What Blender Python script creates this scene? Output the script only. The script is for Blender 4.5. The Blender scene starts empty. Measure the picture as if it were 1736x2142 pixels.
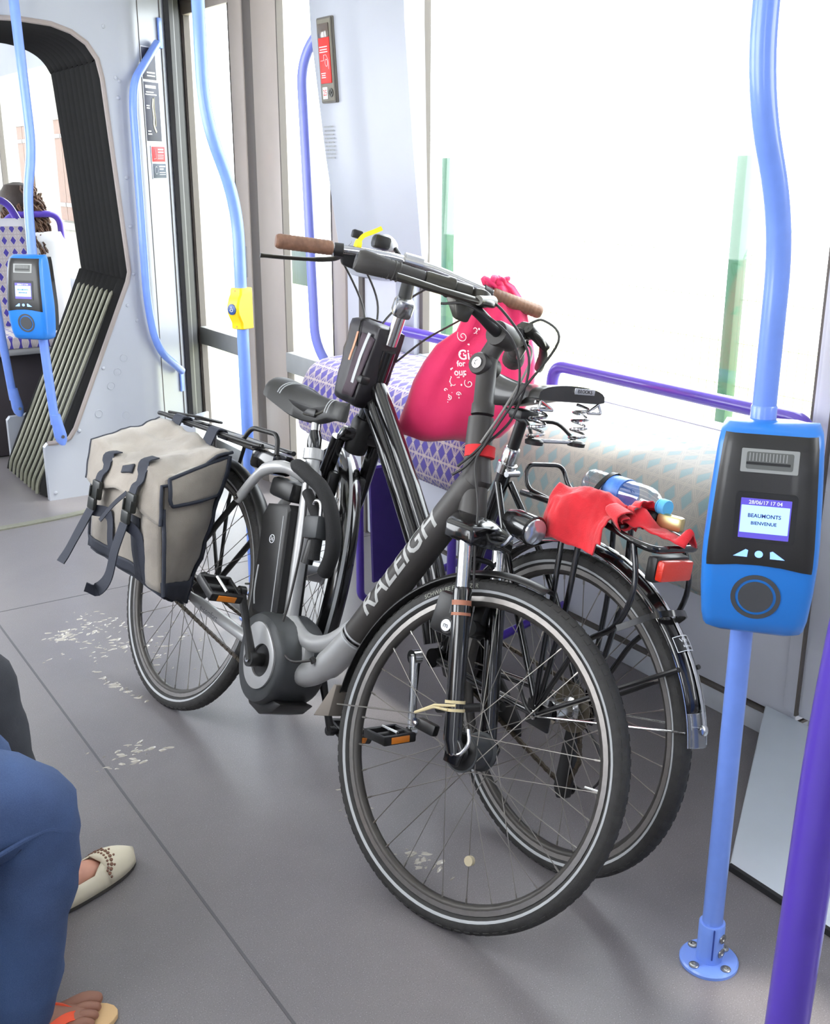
import bpy, bmesh, math, random
from mathutils import Vector, Matrix, noise
R = math.radians
scene = bpy.context.scene
col = scene.collection
random.seed(7)

# ------------------------------------------------------------------ camera, world, light, exposure
# tram axes: X towards the window side, Y along the tram, Z up; floor at z = 0
TH, PITCH = 0.58492, 0.30769
cam_d = bpy.data.cameras.new('camera'); cam = bpy.data.objects.new('camera', cam_d); col.objects.link(cam)
cam_d.sensor_fit = 'HORIZONTAL'; cam_d.sensor_width = 36.0
cam_d.lens = 36.0 * 2277.85 / 1736.0
cam_d.clip_start = 0.02; cam_d.clip_end = 300
cam.matrix_world = (Matrix.Translation((0, 0, 1.442)) @ Matrix.Rotation(-TH, 4, 'Z')
                    @ Matrix.Rotation(math.pi / 2 - PITCH, 4, 'X') @ Matrix.Rotation(0.0017, 4, 'Z'))
scene.camera = cam
world = bpy.data.worlds.new('world'); scene.world = world; world.use_nodes = True
bg = world.node_tree.nodes['Background']
bg.inputs[0].default_value = (0.93, 0.965, 1.0, 1); bg.inputs[1].default_value = 6.0
sun_d = bpy.data.lights.new('sun', 'SUN'); sun = bpy.data.objects.new('sun', sun_d); col.objects.link(sun)
sun_d.energy = 3.0; sun_d.angle = R(3.0); sun_d.color = (1.0, 0.95, 0.86)
sun.rotation_euler = Vector((-0.42, 0.30, -0.86)).to_track_quat('-Z', 'Y').to_euler()
scene.view_settings.view_transform = 'Standard'; scene.view_settings.look = 'None'
scene.view_settings.gamma = 1.0; scene.view_settings.use_curve_mapping = False
scene.view_settings.exposure = 0.6

# ------------------------------------------------------------------ helpers: materials
def lin(c):
    out = []
    for v in c[:3]:
        v /= 255.0
        out.append(v / 12.92 if v <= 0.04045 else ((v + 0.055) / 1.055) ** 2.4)
    return (*out, 1.0)
MATS = {}
class NT:
    """small node-graph helper"""
    def __init__(s, m):
        s.t = m.node_tree; s.n = s.t.nodes; s.l = s.t.links
    def node(s, typ, **kw):
        n = s.n.new(typ)
        for k, v in kw.items(): setattr(n, k, v)
        return n
    def put(s, sock, v):
        if hasattr(v, 'is_output') or isinstance(v, bpy.types.NodeSocket): s.l.new(v, sock)
        else: sock.default_value = v
    def m(s, op, a, b=0.0, c=0.0):
        n = s.node('ShaderNodeMath', operation=op)
        s.put(n.inputs[0], a); s.put(n.inputs[1], b)
        if op in ('SMOOTH_MIN', 'SMOOTH_MAX', 'MULTIPLY_ADD', 'COMPARE', 'WRAP', 'PINGPONG'): s.put(n.inputs[2], c)
        return n.outputs[0]
    def mix(s, f, a, b):
        n = s.node('ShaderNodeMix', data_type='RGBA')
        s.put(n.inputs[0], f); s.put(n.inputs[6], a); s.put(n.inputs[7], b); return n.outputs[2]
    def noise(s, scale, detail=3, coord='Object', rough=0.5):
        tc = s.node('ShaderNodeTexCoord'); n = s.node('ShaderNodeTexNoise')
        n.inputs['Scale'].default_value = scale; n.inputs['Detail'].default_value = detail
        n.inputs['Roughness'].default_value = rough
        s.l.new(tc.outputs[coord], n.inputs['Vector']); return n.outputs['Fac']
    def ramp(s, f, p0, p1):
        n = s.node('ShaderNodeMapRange'); n.clamp = True
        s.put(n.inputs[0], f); n.inputs[1].default_value = p0; n.inputs[2].default_value = p1
        return n.outputs[0]
def mat(name, rgb, rough=0.5, metal=0.0, var=0.0, vscale=20.0, bump=0.0, bscale=200.0, rgb2=None, coat=0.0, emit=None, estr=0.0, spec=0.5, trans=0.0, sheen=0.0):
    if name in MATS: return MATS[name]
    m = bpy.data.materials.new(name); m.use_nodes = True; MATS[name] = m
    g = NT(m); p = g.n['Principled BSDF']
    p.inputs['Base Color'].default_value = lin(rgb); p.inputs['Roughness'].default_value = rough
    p.inputs['Metallic'].default_value = metal; p.inputs['Specular IOR Level'].default_value = spec
    if coat: p.inputs['Coat Weight'].default_value = coat; p.inputs['Coat Roughness'].default_value = 0.08
    if sheen: p.inputs['Sheen Weight'].default_value = sheen
    if trans: p.inputs['Transmission Weight'].default_value = trans
    if var or rgb2:
        f = g.noise(vscale, 4)
        c2 = lin(rgb2) if rgb2 else tuple(max(0, x * (1 - var)) for x in lin(rgb)[:3]) + (1,)
        g.l.new(g.mix(g.ramp(f, 0.35, 0.65), lin(rgb), c2), p.inputs['Base Color'])
    if bump:
        b = g.node('ShaderNodeBump'); b.inputs['Strength'].default_value = bump; b.inputs['Distance'].default_value = 0.002
        g.l.new(g.noise(bscale, 3), b.inputs['Height']); g.l.new(b.outputs[0], p.inputs['Normal'])
    if emit:
        p.inputs['Emission Color'].default_value = lin(emit); p.inputs['Emission Strength'].default_value = estr
    return m
def glass(name, tint=(0.96, 0.98, 0.98), gloss=0.02, rough=0.02):
    if name in MATS: return MATS[name]
    m = bpy.data.materials.new(name); m.use_nodes = True; MATS[name] = m; g = NT(m)
    g.n.remove(g.n['Principled BSDF'])
    t = g.node('ShaderNodeBsdfTransparent'); t.inputs[0].default_value = (*tint, 1)
    gl = g.node('ShaderNodeBsdfGlossy'); gl.inputs['Roughness'].default_value = rough
    mx = g.node('ShaderNodeMixShader')
    lw = g.node('ShaderNodeLayerWeight'); lw.inputs[0].default_value = 0.25
    g.l.new(g.m('ADD', g.m('MULTIPLY', lw.outputs['Facing'], 0.10), gloss), mx.inputs[0])
    g.l.new(t.outputs[0], mx.inputs[1]); g.l.new(gl.outputs[0], mx.inputs[2])
    g.l.new(mx.outputs[0], g.n['Material Output'].inputs[0]); return m
def droplet_glass(name):
    m = glass(name); g = NT(m)
    return m
def cane_fabric(name, c_dia, c_bg, c_line, cell=0.03):
    """woven cane pattern print: diamonds between pairs of crossing lines, on UVs measured in metres"""
    m = bpy.data.materials.new(name); m.use_nodes = True; MATS[name] = m; g = NT(m); p = g.n['Principled BSDF']
    uv = g.node('ShaderNodeUVMap'); sp = g.node('ShaderNodeSeparateXYZ'); g.l.new(uv.outputs[0], sp.inputs[0])
    x = g.m('DIVIDE', sp.outputs[0], cell); y = g.m('DIVIDE', sp.outputs[1], cell * 1.35)
    fx = g.m('SUBTRACT', g.m('FRACT', x), 0.5); fy = g.m('SUBTRACT', g.m('FRACT', y), 0.5)
    ax = g.m('ABSOLUTE', fx); ay = g.m('ABSOLUTE', fy)
    dia = g.m('LESS_THAN', g.m('ADD', g.m('MULTIPLY', ax, 1.15), ay), 0.36)
    def line(v, off, w): return g.m('LESS_THAN', g.m('ABSOLUTE', g.m('SUBTRACT', v, off)), w)
    l = line(ax, 0.455, 0.022)
    for d in (g.m('ADD', ax, ay),):
        for o in (0.47, 0.58): l = g.m('MAXIMUM', l, line(d, o, 0.03))
    l = g.m('MAXIMUM', l, line(ay, 0.47, 0.02))
    wv = g.ramp(g.noise(900, 2), 0.3, 0.7)
    c = g.mix(dia, lin(c_bg), lin(c_dia)); c = g.mix(l, c, lin(c_line))
    c = g.mix(g.m('MULTIPLY', wv, 0.18), c, (0.02, 0.02, 0.03, 1))
    g.l.new(c, p.inputs['Base Color']); p.inputs['Roughness'].default_value = 0.85
    p.inputs['Sheen Weight'].default_value = 0.3
    b = g.node('ShaderNodeBump'); b.inputs['Strength'].default_value = 0.25; b.inputs['Distance'].default_value = 0.001
    g.l.new(wv, b.inputs['Height']); g.l.new(b.outputs[0], p.inputs['Normal'])
    return m

# ------------------------------------------------------------------ helpers: geometry
def V(*a): return Vector(a)
def frames(pts, closed=False):
    n = len(pts); T = []
    for i in range(n):
        a = pts[(i - 1) % n] if (closed or i > 0) else pts[i]
        b = pts[(i + 1) % n] if (closed or i < n - 1) else pts[i]
        t = (b - a); T.append(t.normalized() if t.length > 1e-9 else V(0, 0, 1))
    up = V(0, 0, 1) if abs(T[0].z) < 0.9 else V(1, 0, 0)
    N = [(up - T[0] * up.dot(T[0])).normalized()]
    for i in range(1, n):
        v = N[-1] - T[i] * N[-1].dot(T[i])
        N.append(v.normalized() if v.length > 1e-9 else N[-1])
    return T, N
def cr(pts, k=6, closed=False):
    """Catmull-Rom through the points"""
    P = [Vector(p) for p in pts]; n = len(P); out = []
    rng = n if closed else n - 1
    for i in range(rng):
        p1, p2 = P[i], P[(i + 1) % n]
        p0 = P[(i - 1) % n] if (closed or i > 0) else p1 * 2 - p2
        p3 = P[(i + 2) % n] if (closed or i < n - 2) else p2 * 2 - p1
        for j in range(k):
            t = j / k
            out.append(0.5 * ((2 * p1) + (p2 - p0) * t + (2 * p0 - 5 * p1 + 4 * p2 - p3) * t * t + (3 * p1 - p0 - 3 * p2 + p3) * t ** 3))
    if not closed: out.append(P[-1].copy())
    return out
def fillet(pts, r, k=5):
    """polyline with rounded corners of radius about r"""
    P = [Vector(p) for p in pts]; out = [P[0]]
    for i in range(1, len(P) - 1):
        a, b, c = P[i - 1], P[i], P[i + 1]
        rr = min(r, (a - b).length * 0.49, (c - b).length * 0.49)
        s = b + (a - b).normalized() * rr; e = b + (c - b).normalized() * rr
        for j in range(k + 1):
            t = j / k; out.append(s * (1 - t) ** 2 + b * 2 * t * (1 - t) + e * t * t)
    out.append(P[-1]); return out
class MB:
    def __init__(s): s.v = []; s.f = []; s.uv = None
    def add(s, vs, fs):
        o = len(s.v); s.v += [Vector(v) for v in vs]; s.f += [tuple(i + o for i in f) for f in fs]; return s
    def box(s, c, size, M=None):
        hx, hy, hz = [x / 2 for x in size]; c = Vector(c)
        vs = [Vector((x, y, z)) for x in (-hx, hx) for y in (-hy, hy) for z in (-hz, hz)]
        vs = [(M @ v if M else v) + c for v in vs]
        return s.add(vs, [(0, 1, 3, 2), (4, 6, 7, 5), (0, 4, 5, 1), (2, 3, 7, 6), (0, 2, 6, 4), (1, 5, 7, 3)])
    def rbox(s, c, size, b=0.004, M=None, seg=2):
        bm = bmesh.new(); bmesh.ops.create_cube(bm, size=1.0)
        for v in bm.verts: v.co = Vector((v.co.x * size[0], v.co.y * size[1], v.co.z * size[2]))
        bmesh.ops.bevel(bm, geom=bm.edges[:], offset=min(b, min(size) * 0.45), segments=seg, profile=0.5, affect='EDGES')
        return s.bm(bm, c, M)
    def bm(s, bm, c=(0, 0, 0), M=None):
        bm.verts.ensure_lookup_table(); bm.verts.index_update(); c = Vector(c)
        s.add([(M @ v.co if M else v.co) + c for v in bm.verts], [[v.index for v in f.verts] for f in bm.faces]); bm.free(); return s
    def tube(s, pts, r, n=10, closed=False, cap=True, flat=None):
        P = [Vector(p) for p in pts]; T, N = frames(P, closed); k = len(P)
        rs = r if isinstance(r, (list, tuple)) else [r] * k
        vs = []
        for i in range(k):
            B = T[i].cross(N[i])
            for j in range(n):
                a = 2 * math.pi * j / n; f = flat if flat else 1.0
                vs.append(P[i] + (N[i] * math.cos(a) * f + B * math.sin(a)) * rs[i])
        fs = []
        for i in range(k if closed else k - 1):
            for j in range(n):
                a, b = i * n + j, i * n + (j + 1) % n; i2 = (i + 1) % k
                fs.append((a, b, i2 * n + (j + 1) % n, i2 * n + j))
        if cap and not closed:
            fs.append(tuple(range(n - 1, -1, -1))); fs.append(tuple((k - 1) * n + j for j in range(n)))
        return s.add(vs, fs)
    def ribbon(s, pts, w, t, up):
        """flat strap: width w across, thickness t; up is the strap's face normal (vector or list)"""
        P = [Vector(p) for p in pts]; k = len(P); T, _ = frames(P); vs = []
        for i in range(k):
            u = Vector(up[i] if isinstance(up, list) else up); S = T[i].cross(u).normalized(); N = S.cross(T[i]).normalized()
            for a, b in ((-1, -1), (1, -1), (1, 1), (-1, 1)): vs.append(P[i] + S * a * w / 2 + N * b * t / 2)
        fs = []
        for i in range(k - 1):
            for j in range(4): fs.append((i * 4 + j, i * 4 + (j + 1) % 4, (i + 1) * 4 + (j + 1) % 4, (i + 1) * 4 + j))
        fs += [(3, 2, 1, 0), tuple((k - 1) * 4 + j for j in range(4))]
        return s.add(vs, fs)
    def lathe(s, prof, n=24, M=None, closed=False):
        """profile (radius, height) turned round local Z, placed by M"""
        M = M or Matrix.Identity(4); k = len(prof); vs = []
        for (r, z) in prof:
            for j in range(n):
                a = 2 * math.pi * j / n; vs.append(M @ Vector((r * math.cos(a), r * math.sin(a), z)))
        fs = []
        for i in range(k if closed else k - 1):
            for j in range(n):
                i2 = (i + 1) % k; fs.append((i * n + j, i * n + (j + 1) % n, i2 * n + (j + 1) % n, i2 * n + j))
        if not closed:
            fs.append(tuple(range(n - 1, -1, -1))); fs.append(tuple((k - 1) * n + j for j in range(n)))
        return s.add(vs, fs)
    def loft(s, rings, cap=True, closed=True):
        n = len(rings[0]); vs = [Vector(p) for r in rings for p in r]; fs = []
        for i in range(len(rings) - 1):
            for j in range(n if closed else n - 1):
                fs.append((i * n + j, i * n + (j + 1) % n, (i + 1) * n + (j + 1) % n, (i + 1) * n + j))
        if cap: fs.append(tuple(range(n - 1, -1, -1))); fs.append(tuple((len(rings) - 1) * n + j for j in range(n)))
        return s.add(vs, fs)
    def prism(s, outline, a, b, place):
        """outline of 2-D points pushed from depth a to b; place(u, v, d) gives the 3-D point"""
        return s.loft([[place(u, v, a) for u, v in outline], [place(u, v, b) for u, v in outline]])
    def build(s, name, material, parent=None, smooth=40, sub=0, bev=0.0, M=None):
        me = bpy.data.meshes.new(name); me.from_pydata([tuple(v) for v in s.v], [], s.f)
        bm = bmesh.new(); bm.from_mesh(me); bmesh.ops.recalc_face_normals(bm, faces=bm.faces)
        if bev: bmesh.ops.bevel(bm, geom=[e for e in bm.edges if len(e.link_faces) == 2 and e.calc_face_angle() > R(35)], offset=bev, segments=2, profile=0.5, affect='EDGES')
        bm.to_mesh(me); bm.free()
        if s.uv:
            ul = me.uv_layers.new(name='UVMap')
            for lp in me.loops: ul.data[lp.index].uv = s.uv[lp.vertex_index]
        if smooth: me.shade_smooth(); me.set_sharp_from_angle(angle=R(smooth))
        else: me.shade_flat()
        me.materials.append(material)
        o = bpy.data.objects.new(name, me); col.objects.link(o)
        if sub:
            md = o.modifiers.new('sub', 'SUBSURF'); md.levels = sub; md.render_levels = sub
        if M is not None: o.matrix_basis = M
        if parent: o.parent = parent
        return o
def mesh_obj(name, me, material, parent=None, M=None):
    o = bpy.data.objects.new(name, me); col.objects.link(o)
    if M is not None: o.matrix_basis = M
    if parent: o.parent = parent
    return o
def tag(o, label=None, cat=None, group=None, kind=None):
    if label: o['label'] = label
    if cat: o['category'] = cat
    if group: o['group'] = group
    if kind: o['kind'] = kind
    return o
def thing(name, label, cat, M=None, loc=None, group=None):
    o = bpy.data.objects.new(name, None); col.objects.link(o); o.empty_display_size = 0.1
    if M is not None: o.matrix_basis = M
    elif loc is not None: o.location = loc
    return tag(o, label, cat, group)
def copy_tree(o, parent=None):
    c = o.copy(); col.objects.link(c); c.parent = parent
    for ch in list(o.children): copy_tree(ch, c)
    return c
def struct(o): o['kind'] = 'structure'; return o
def axM(p, d, roll=0.0):
    """matrix whose local Z runs along d from p"""
    q = Vector(d).normalized().to_track_quat('Z', 'Y'); return Matrix.Translation(Vector(p)) @ q.to_matrix().to_4x4() @ Matrix.Rotation(roll, 4, 'Z')
def cols(x, y, z, o=(0, 0, 0)):
    M = Matrix.Identity(4)
    for i, c in enumerate((x, y, z, o)):
        for j in range(3): M[j][i] = c[j]
    return M
def cyl(a, b, r, n=16, r2=None):
    return MB().tube([a, b], [r, r if r2 is None else r2], n)
_dg = None
def text_mesh(body, size, extrude=0.0, align='CENTER', cuts=0, shear=0.0, bold=0.0):
    cu = bpy.data.curves.new('txt', 'FONT'); cu.body = body; cu.size = size; cu.extrude = extrude
    cu.align_x = align; cu.align_y = 'CENTER'; cu.shear = shear; cu.offset = bold; cu.resolution_u = 3
    o = bpy.data.objects.new('txt', cu); col.objects.link(o)
    dg = bpy.context.evaluated_depsgraph_get(); me = bpy.data.meshes.new_from_object(o.evaluated_get(dg))
    bpy.data.objects.remove(o); bpy.data.curves.remove(cu)
    if cuts:
        bm = bmesh.new(); bm.from_mesh(me)
        bmesh.ops.triangulate(bm, faces=bm.faces[:])
        for _ in range(cuts):
            bmesh.ops.subdivide_edges(bm, edges=[e for e in bm.edges if e.calc_length() > size * 0.16], cuts=1)
            bmesh.ops.triangulate(bm, faces=bm.faces[:])
        bm.to_mesh(me); bm.free()
    return me
def text(name, body, size, M, material, parent=None, fn=None, sx=1.0, **kw):
    me = text_mesh(body, size, **kw)
    for v in me.vertices:
        p = Vector((v.co.x * sx, v.co.y, v.co.z)); v.co = fn(p) if fn else p
    me.materials.append(material)
    return mesh_obj(name, me, material, parent, M)
def skin_mesh(name, nodes, edges, material, parent=None, sub=2, root=0):
    """one continuous body grown round a skeleton: nodes (x, y, z, rx[, ry])"""
    me = bpy.data.meshes.new(name); me.from_pydata([n[:3] for n in nodes], edges, [])
    o = bpy.data.objects.new(name, me); col.objects.link(o)
    md = o.modifiers.new('skin', 'SKIN'); md.use_smooth_shade = True
    if not me.skin_vertices: me.skin_vertices.new()
    for i, n in enumerate(nodes):
        me.skin_vertices[0].data[i].radius = (n[3], n[4] if len(n) > 4 else n[3])
        me.skin_vertices[0].data[i].use_root = (i == root)
    sb = o.modifiers.new('sub', 'SUBSURF'); sb.levels = sub; sb.render_levels = sub
    dg = bpy.context.evaluated_depsgraph_get(); m2 = bpy.data.meshes.new_from_object(o.evaluated_get(dg))
    bpy.data.objects.remove(o); m2.name = name; m2.shade_smooth()
    m2.materials.clear(); m2.materials.append(material)
    return mesh_obj(name, m2, material, parent)

# ================================================================== THE SETTING
def floor_material():
    m = bpy.data.materials.new('floor_vinyl'); m.use_nodes = True; g = NT(m); p = g.n['Principled BSDF']
    big = g.ramp(g.noise(1.3, 4), 0.3, 0.7); fine = g.noise(420, 2); stain = g.noise(11, 9, rough=0.72)
    c = g.mix(big, lin((132, 127, 128)), lin((118, 114, 118)))
    c = g.mix(g.m('MULTIPLY', stain, 0.45), c, lin((92, 88, 90)))
    c = g.mix(g.m('MULTIPLY', g.ramp(fine, 0.62, 0.70), 0.55), c, lin((176, 174, 176)))
    c = g.mix(g.m('MULTIPLY', g.ramp(fine, 0.40, 0.33), 0.5), c, lin((82, 80, 84)))
    g.l.new(c, p.inputs['Base Color'])
    r = g.m('ADD', 0.285, g.m('MULTIPLY', g.noise(3.0, 2), 0.10)); g.l.new(r, p.inputs['Roughness'])
    b = g.node('ShaderNodeBump'); b.inputs['Strength'].default_value = 0.12; b.inputs['Distance'].default_value = 0.001
    g.l.new(g.noise(260, 3), b.inputs['Height']); g.l.new(b.outputs[0], p.inputs['Normal'])
    return m
M_floor = floor_material()
M_wall = mat('wall_panel_white', (170, 174, 183), 0.34, var=0.06, vscale=3, bump=0.02)
M_wall2 = mat('wall_panel_grey', (202, 204, 214), 0.42, var=0.05, vscale=4)
M_skirt = mat('skirting_grey', (196, 200, 208), 0.4, var=0.06)
M_lightpanel = mat('kick_panel_pale', (205, 214, 224), 0.3, metal=0.15, var=0.05, vscale=6)
M_door = mat('door_grey', (176, 166, 158), 0.35, var=0.05, vscale=8)
M_doorrail = mat('door_rail_grey', (158, 160, 160), 0.4, var=0.06)
M_gasket = mat('rubber_gasket', (34, 34, 36), 0.6, bump=0.1)
M_dark = mat('dark_seal', (92, 86, 82), 0.6)
M_glass = glass('window_glass'); M_glass_b = glass('door_glass', gloss=0.03)
M_bellow = mat('bellows_rubber', (15, 14, 14), 0.8, var=0.25, vscale=40, bump=0.15, bscale=90)
M_alu = mat('aluminium', (140, 140, 124), 0.4, metal=0.3, var=0.12, vscale=60)
M_ceil = mat('ceiling_white', (225, 226, 228), 0.6, var=0.03)
M_blue = mat('pole_blue', (116, 150, 232), 0.32, var=0.05, vscale=30, coat=0.35)
M_purple = mat('tube_purple', (86, 62, 172), 0.28, var=0.05, vscale=30, coat=0.4)
M_purpled = mat('panel_purple', (72, 54, 140), 0.5, var=0.08, vscale=30)
M_screw = mat('screw_steel', (150, 150, 150), 0.3, metal=0.9)
M_black = mat('black_plastic', (26, 26, 27), 0.45, var=0.2, vscale=30)
M_grass = mat('pale_grass', (190, 196, 140), 0.9, rgb2=(212, 208, 168), vscale=6, bump=0.3, bscale=40)  # grass paled in its colour to stand for overexposure
M_pave = mat('pale_paving', (206, 204, 200), 0.85, var=0.12, vscale=10, bump=0.2, bscale=80)

# floor with its welded seams
mb = MB(); mb.box((0.93, 4.5, -0.02), (2.58, 13.4, 0.04)); floor = struct(mb.build('floor', M_floor, smooth=0))
M_seam = mat('floor_seam', (88, 86, 90), 0.5)
for x in (0.683, -0.12):
    MB().box((x, 1.45, 0.0004), (0.006, 6.6, 0.0008)).build('seam', M_seam, floor, smooth=0)
MB().box((0.93, 3.62, 0.0003), (2.5, 0.004, 0.0006)).build('seam', M_seam, floor, smooth=0)
# curved metal threshold in front of the gangway
pts = [V(0.93 + 0.9 * math.sin(a), 4.95 - 0.42 * math.cos(a), 0.003) for a in [R(x) for x in range(-58, 59, 4)]]
tag(struct(MB().ribbon(pts, 0.045, 0.006, (0, 0, 1)).build('trim_1', M_alu)), 'curved pale metal threshold strip on the floor at the gangway')

# ---- window side: lower wall, skirting, post, window
XW = 2.20
w = struct(MB().box((XW + 0.03, 2.53, 0.43), (0.06, 1.96, 0.70)).build('wall_window', M_wall2, bev=0.003))
MB().box((XW + 0.022, 2.53, 0.071), (0.064, 1.96, 0.008)).build('joint_strip', M_dark, w)
struct(MB().box((XW + 0.085, 1.05, 0.30), (0.04, 1.5, 0.62)).build('wall_backing', M_wall2, smooth=0))
struct(MB().box((XW + 0.028, 2.53, 0.034), (0.06, 1.96, 0.068)).build('baseboard_window', M_skirt, bev=0.003))
# near end of the window side: upright grey panels beside the window, kick panel standing forward of the wall
nw = struct(MB().rbox((XW + 0.04, 1.05, 1.25), (0.14, 1.06, 2.28), 0.02).build('wall_right', M_wall2))
for y in (1.525, 1.40):
    MB().box((XW - 0.034, y, 0.57), (0.012, 0.006, 0.9)).build('panel_joint', M_dark, nw)
kpl = [(1.672, 1.296, 0.013), (2.19, 1.638, 0.095), (2.19, 0.30, 0.095), (1.672, 0.30, 0.013)]
kick = struct(MB().loft([[V(a, b, 0.0) for a, b, c in kpl], [V(a, b, c) for a, b, c in kpl]]).build('trim_4', M_lightpanel, bev=0.004))
kick['label'] = 'pale sloping threshold plate on the floor behind the near pole'
MB().box((1.670, 0.80, 0.007), (0.010, 0.99, 0.014)).build('rubber_edge', M_gasket, kick)
MB().lathe([(0.005, 0), (0.005, 0.002), (0.0, 0.003)], 10, axM((2.06, 1.36, 0.0765), (-0.15, 0, 0.98))).build('screw', M_black, kick)

# pillar between door and window, with its tapering white cover
pil = struct(MB().rbox((XW + 0.03, 3.62, 1.2), (0.08, 0.36, 2.4), 0.01).build('wall_pillar', M_wall2))
MB().box((XW - 0.005, 3.675, 0.95), (0.03, 0.03, 1.9)).build('dark_slot', M_dark, pil)
rings = []
for z, x, y0, y1 in ((2.30, 2.035, 3.30, 3.80), (1.9, 2.05, 3.30, 3.80), (1.5, 2.075, 3.285, 3.76), (1.16, 2.10, 3.27, 3.715), (1.08, 2.115, 3.28, 3.70), (1.045, 2.14, 3.32, 3.69), (1.035, 2.17, 3.36, 3.65)):
    rings.append([V(x + 0.05, y1 + 0.015, z), V(x + 0.008, y1, z), V(x, y1 - 0.02, z), V(x, y0 + 0.16, z), V(x + 0.02, y0 + 0.12, z), V(x + 0.09, y0, z), V(XW + 0.02, y0, z), V(XW + 0.02, y1 + 0.015, z)])
cover = struct(MB().loft(rings).build('wall_pillar_cover', M_wall, smooth=30))
cover['label'] = 'white tapering pillar cover between tram door and window'
gp = [V(2.086, 3.62, 1.60), V(2.086, 3.60, 1.61), V(2.10, 3.60, 1.17), V(2.10, 3.66, 1.14), V(2.10, 3.745, 1.14)]
MB().tube(gp, 0.0012, 6).build('joint_line', M_dark, cover)
hole = MB().lathe([(0.0032, 0), (0.0032, 0.0012), (0, 0.0012)], 8).build('speaker_hole', M_doorrail, cover)
hole.matrix_basis = axM((2.0745, 3.70, 1.42), (-1, 0, 0.07)); hm = hole.data
first = True
for i in range(9):
    for j in range(7):
        zz = 1.578 - i * 0.0135; yy = 3.73 - j * 0.0105 - (i % 2) * 0.005
        Mx = axM((2.0705 + (1.5 - zz) * 0.0625, yy - 0.0, zz), (-1, 0, 0.07))
        if first: hole.matrix_basis = Mx; first = False
        else: mesh_obj('speaker_hole', hm, None, cover, Mx)

# window: frame bars, dark seal, pane
wf = thing('window_1', 'large tram side window with pale frame above the perch seats', None); del_keys = None
wf['kind'] = 'structure'
for (y0, y1, z0, z1, x, mt, nm) in ((3.325, 3.46, 0.72, 2.4, XW, M_wall, 'frame_post'), (1.52, 1.60, 0.72, 2.4, XW, M_wall2, 'frame_post'), (1.60, 3.325, 0.735, 0.785, XW + 0.01, M_wall, 'sill'), (1.60, 3.325, 2.14, 2.4, XW, M_wall, 'frame_head')):
    MB().rbox((x + 0.03, (y0 + y1) / 2, (z0 + z1) / 2), (0.07, y1 - y0, z1 - z0), 0.006).build(nm, mt, wf)
for (y, z0, z1) in ((3.315, 0.78, 2.14), (1.612, 0.78, 2.14)):
    MB().box((XW + 0.035, y, (z0 + z1) / 2), (0.03, 0.022, z1 - z0)).build('seal', M_dark, wf)
MB().box((XW + 0.04, 2.46, 1.46), (0.006, 1.70, 1.37)).build('pane', M_glass, wf, smooth=0)

# ---- double door
door = thing('door_1', 'closed glazed tram double door with grey frames', None); door['kind'] = 'structure'
XD = 2.205
def leaf(y0, y1, s0, s1):
    """y0 far edge, y1 near edge, s0/s1 stile widths"""
    MB().rbox((XD, y0 - s0 / 2, 1.12), (0.045, s0, 2.24), 0.008).build('stile', M_door, door)
    MB().rbox((XD, y1 + s1 / 2, 1.12), (0.045, s1, 2.24), 0.008).build('stile', M_door, door)
    a, b = y0 - s0, y1 + s1
    for z0, z1, mt, nm in ((0.0, 0.09, M_doorrail, 'bottom_rail'), (0.565, 0.655, M_doorrail, 'middle_rail'), (2.12, 2.24, M_door, 'top_rail')):
        MB().rbox((XD - 0.004, (a + b) / 2, (z0 + z1) / 2), (0.042, a - b + 0.012, z1 - z0), 0.006).build(nm, mt, door)
    for z0, z1 in ((0.09, 0.565), (0.655, 2.12)):
        MB().box((XD + 0.008, (a + b) / 2, (z0 + z1) / 2), (0.006, a - b, z1 - z0)).build('pane', M_glass_b, door, smooth=0)
        for yy in (a - 0.004, b + 0.004):
            MB().box((XD - 0.006, yy, (z0 + z1) / 2), (0.03, 0.008, z1 - z0)).build('seal', M_dark, door)
leaf(5.40, 4.655, 0.10, 0.135); leaf(4.565, 3.80, 0.235, 0.10)
MB().tube([V(XD - 0.005, 4.61, 0.0), V(XD - 0.005, 4.61, 2.24)], 0.048, 12, flat=0.5).build('centre_gasket', M_dark, door)
MB().rbox((XD - 0.02, 4.72, 1.02), (0.02, 0.05, 0.14), 0.006).build('door_handle_plate', M_doorrail, door)
struct(MB().box((XD + 0.02, 4.6, 2.32), (0.1, 1.7, 0.16)).build('trim_2', M_wall))

# jamb between gangway wall and door: rounded white panel corner, angled strip, black gasket
plan = [V(1.675, 4.82, 0), V(1.72, 4.821, 0), V(1.755, 4.828, 0), V(1.785, 4.848, 0), V(1.805, 4.872, 0), V(1.975, 5.0, 0)]
back = [V(1.96, 5.04, 0), V(1.70, 4.90, 0), V(1.675, 4.86, 0)]
jamb = struct(MB().loft([[p + V(0, 0, z) for p in plan + back] for z in (0.0, 2.4)]).build('wall_jamb', M_wall, smooth=35))
for t in (-0.02, 0.80):
    p = V(1.805, 4.872, 0).lerp(V(1.975, 5.0, 0), t) + V(0.001, -0.0014, 0)
    MB().box((p.x, p.y, 1.2), (0.003, 0.004, 2.4), Matrix.Rotation(R(37), 3, 'Z')).build('joint_line', M_dark, jamb)
gk = [V(1.968, 4.985, 0), V(1.99, 4.98, 0), V(2.015, 5.0, 0), V(2.06, 5.1, 0), V(2.09, 5.12, 0), V(2.15, 5.27, 0), V(2.23, 5.40, 0), V(2.2, 5.5, 0), V(2.0, 5.14, 0)]
struct(MB().loft([[p + V(0, 0, z) for p in gk] for z in (0.0, 2.3)]).build('trim_3', M_gasket, smooth=25))
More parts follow.
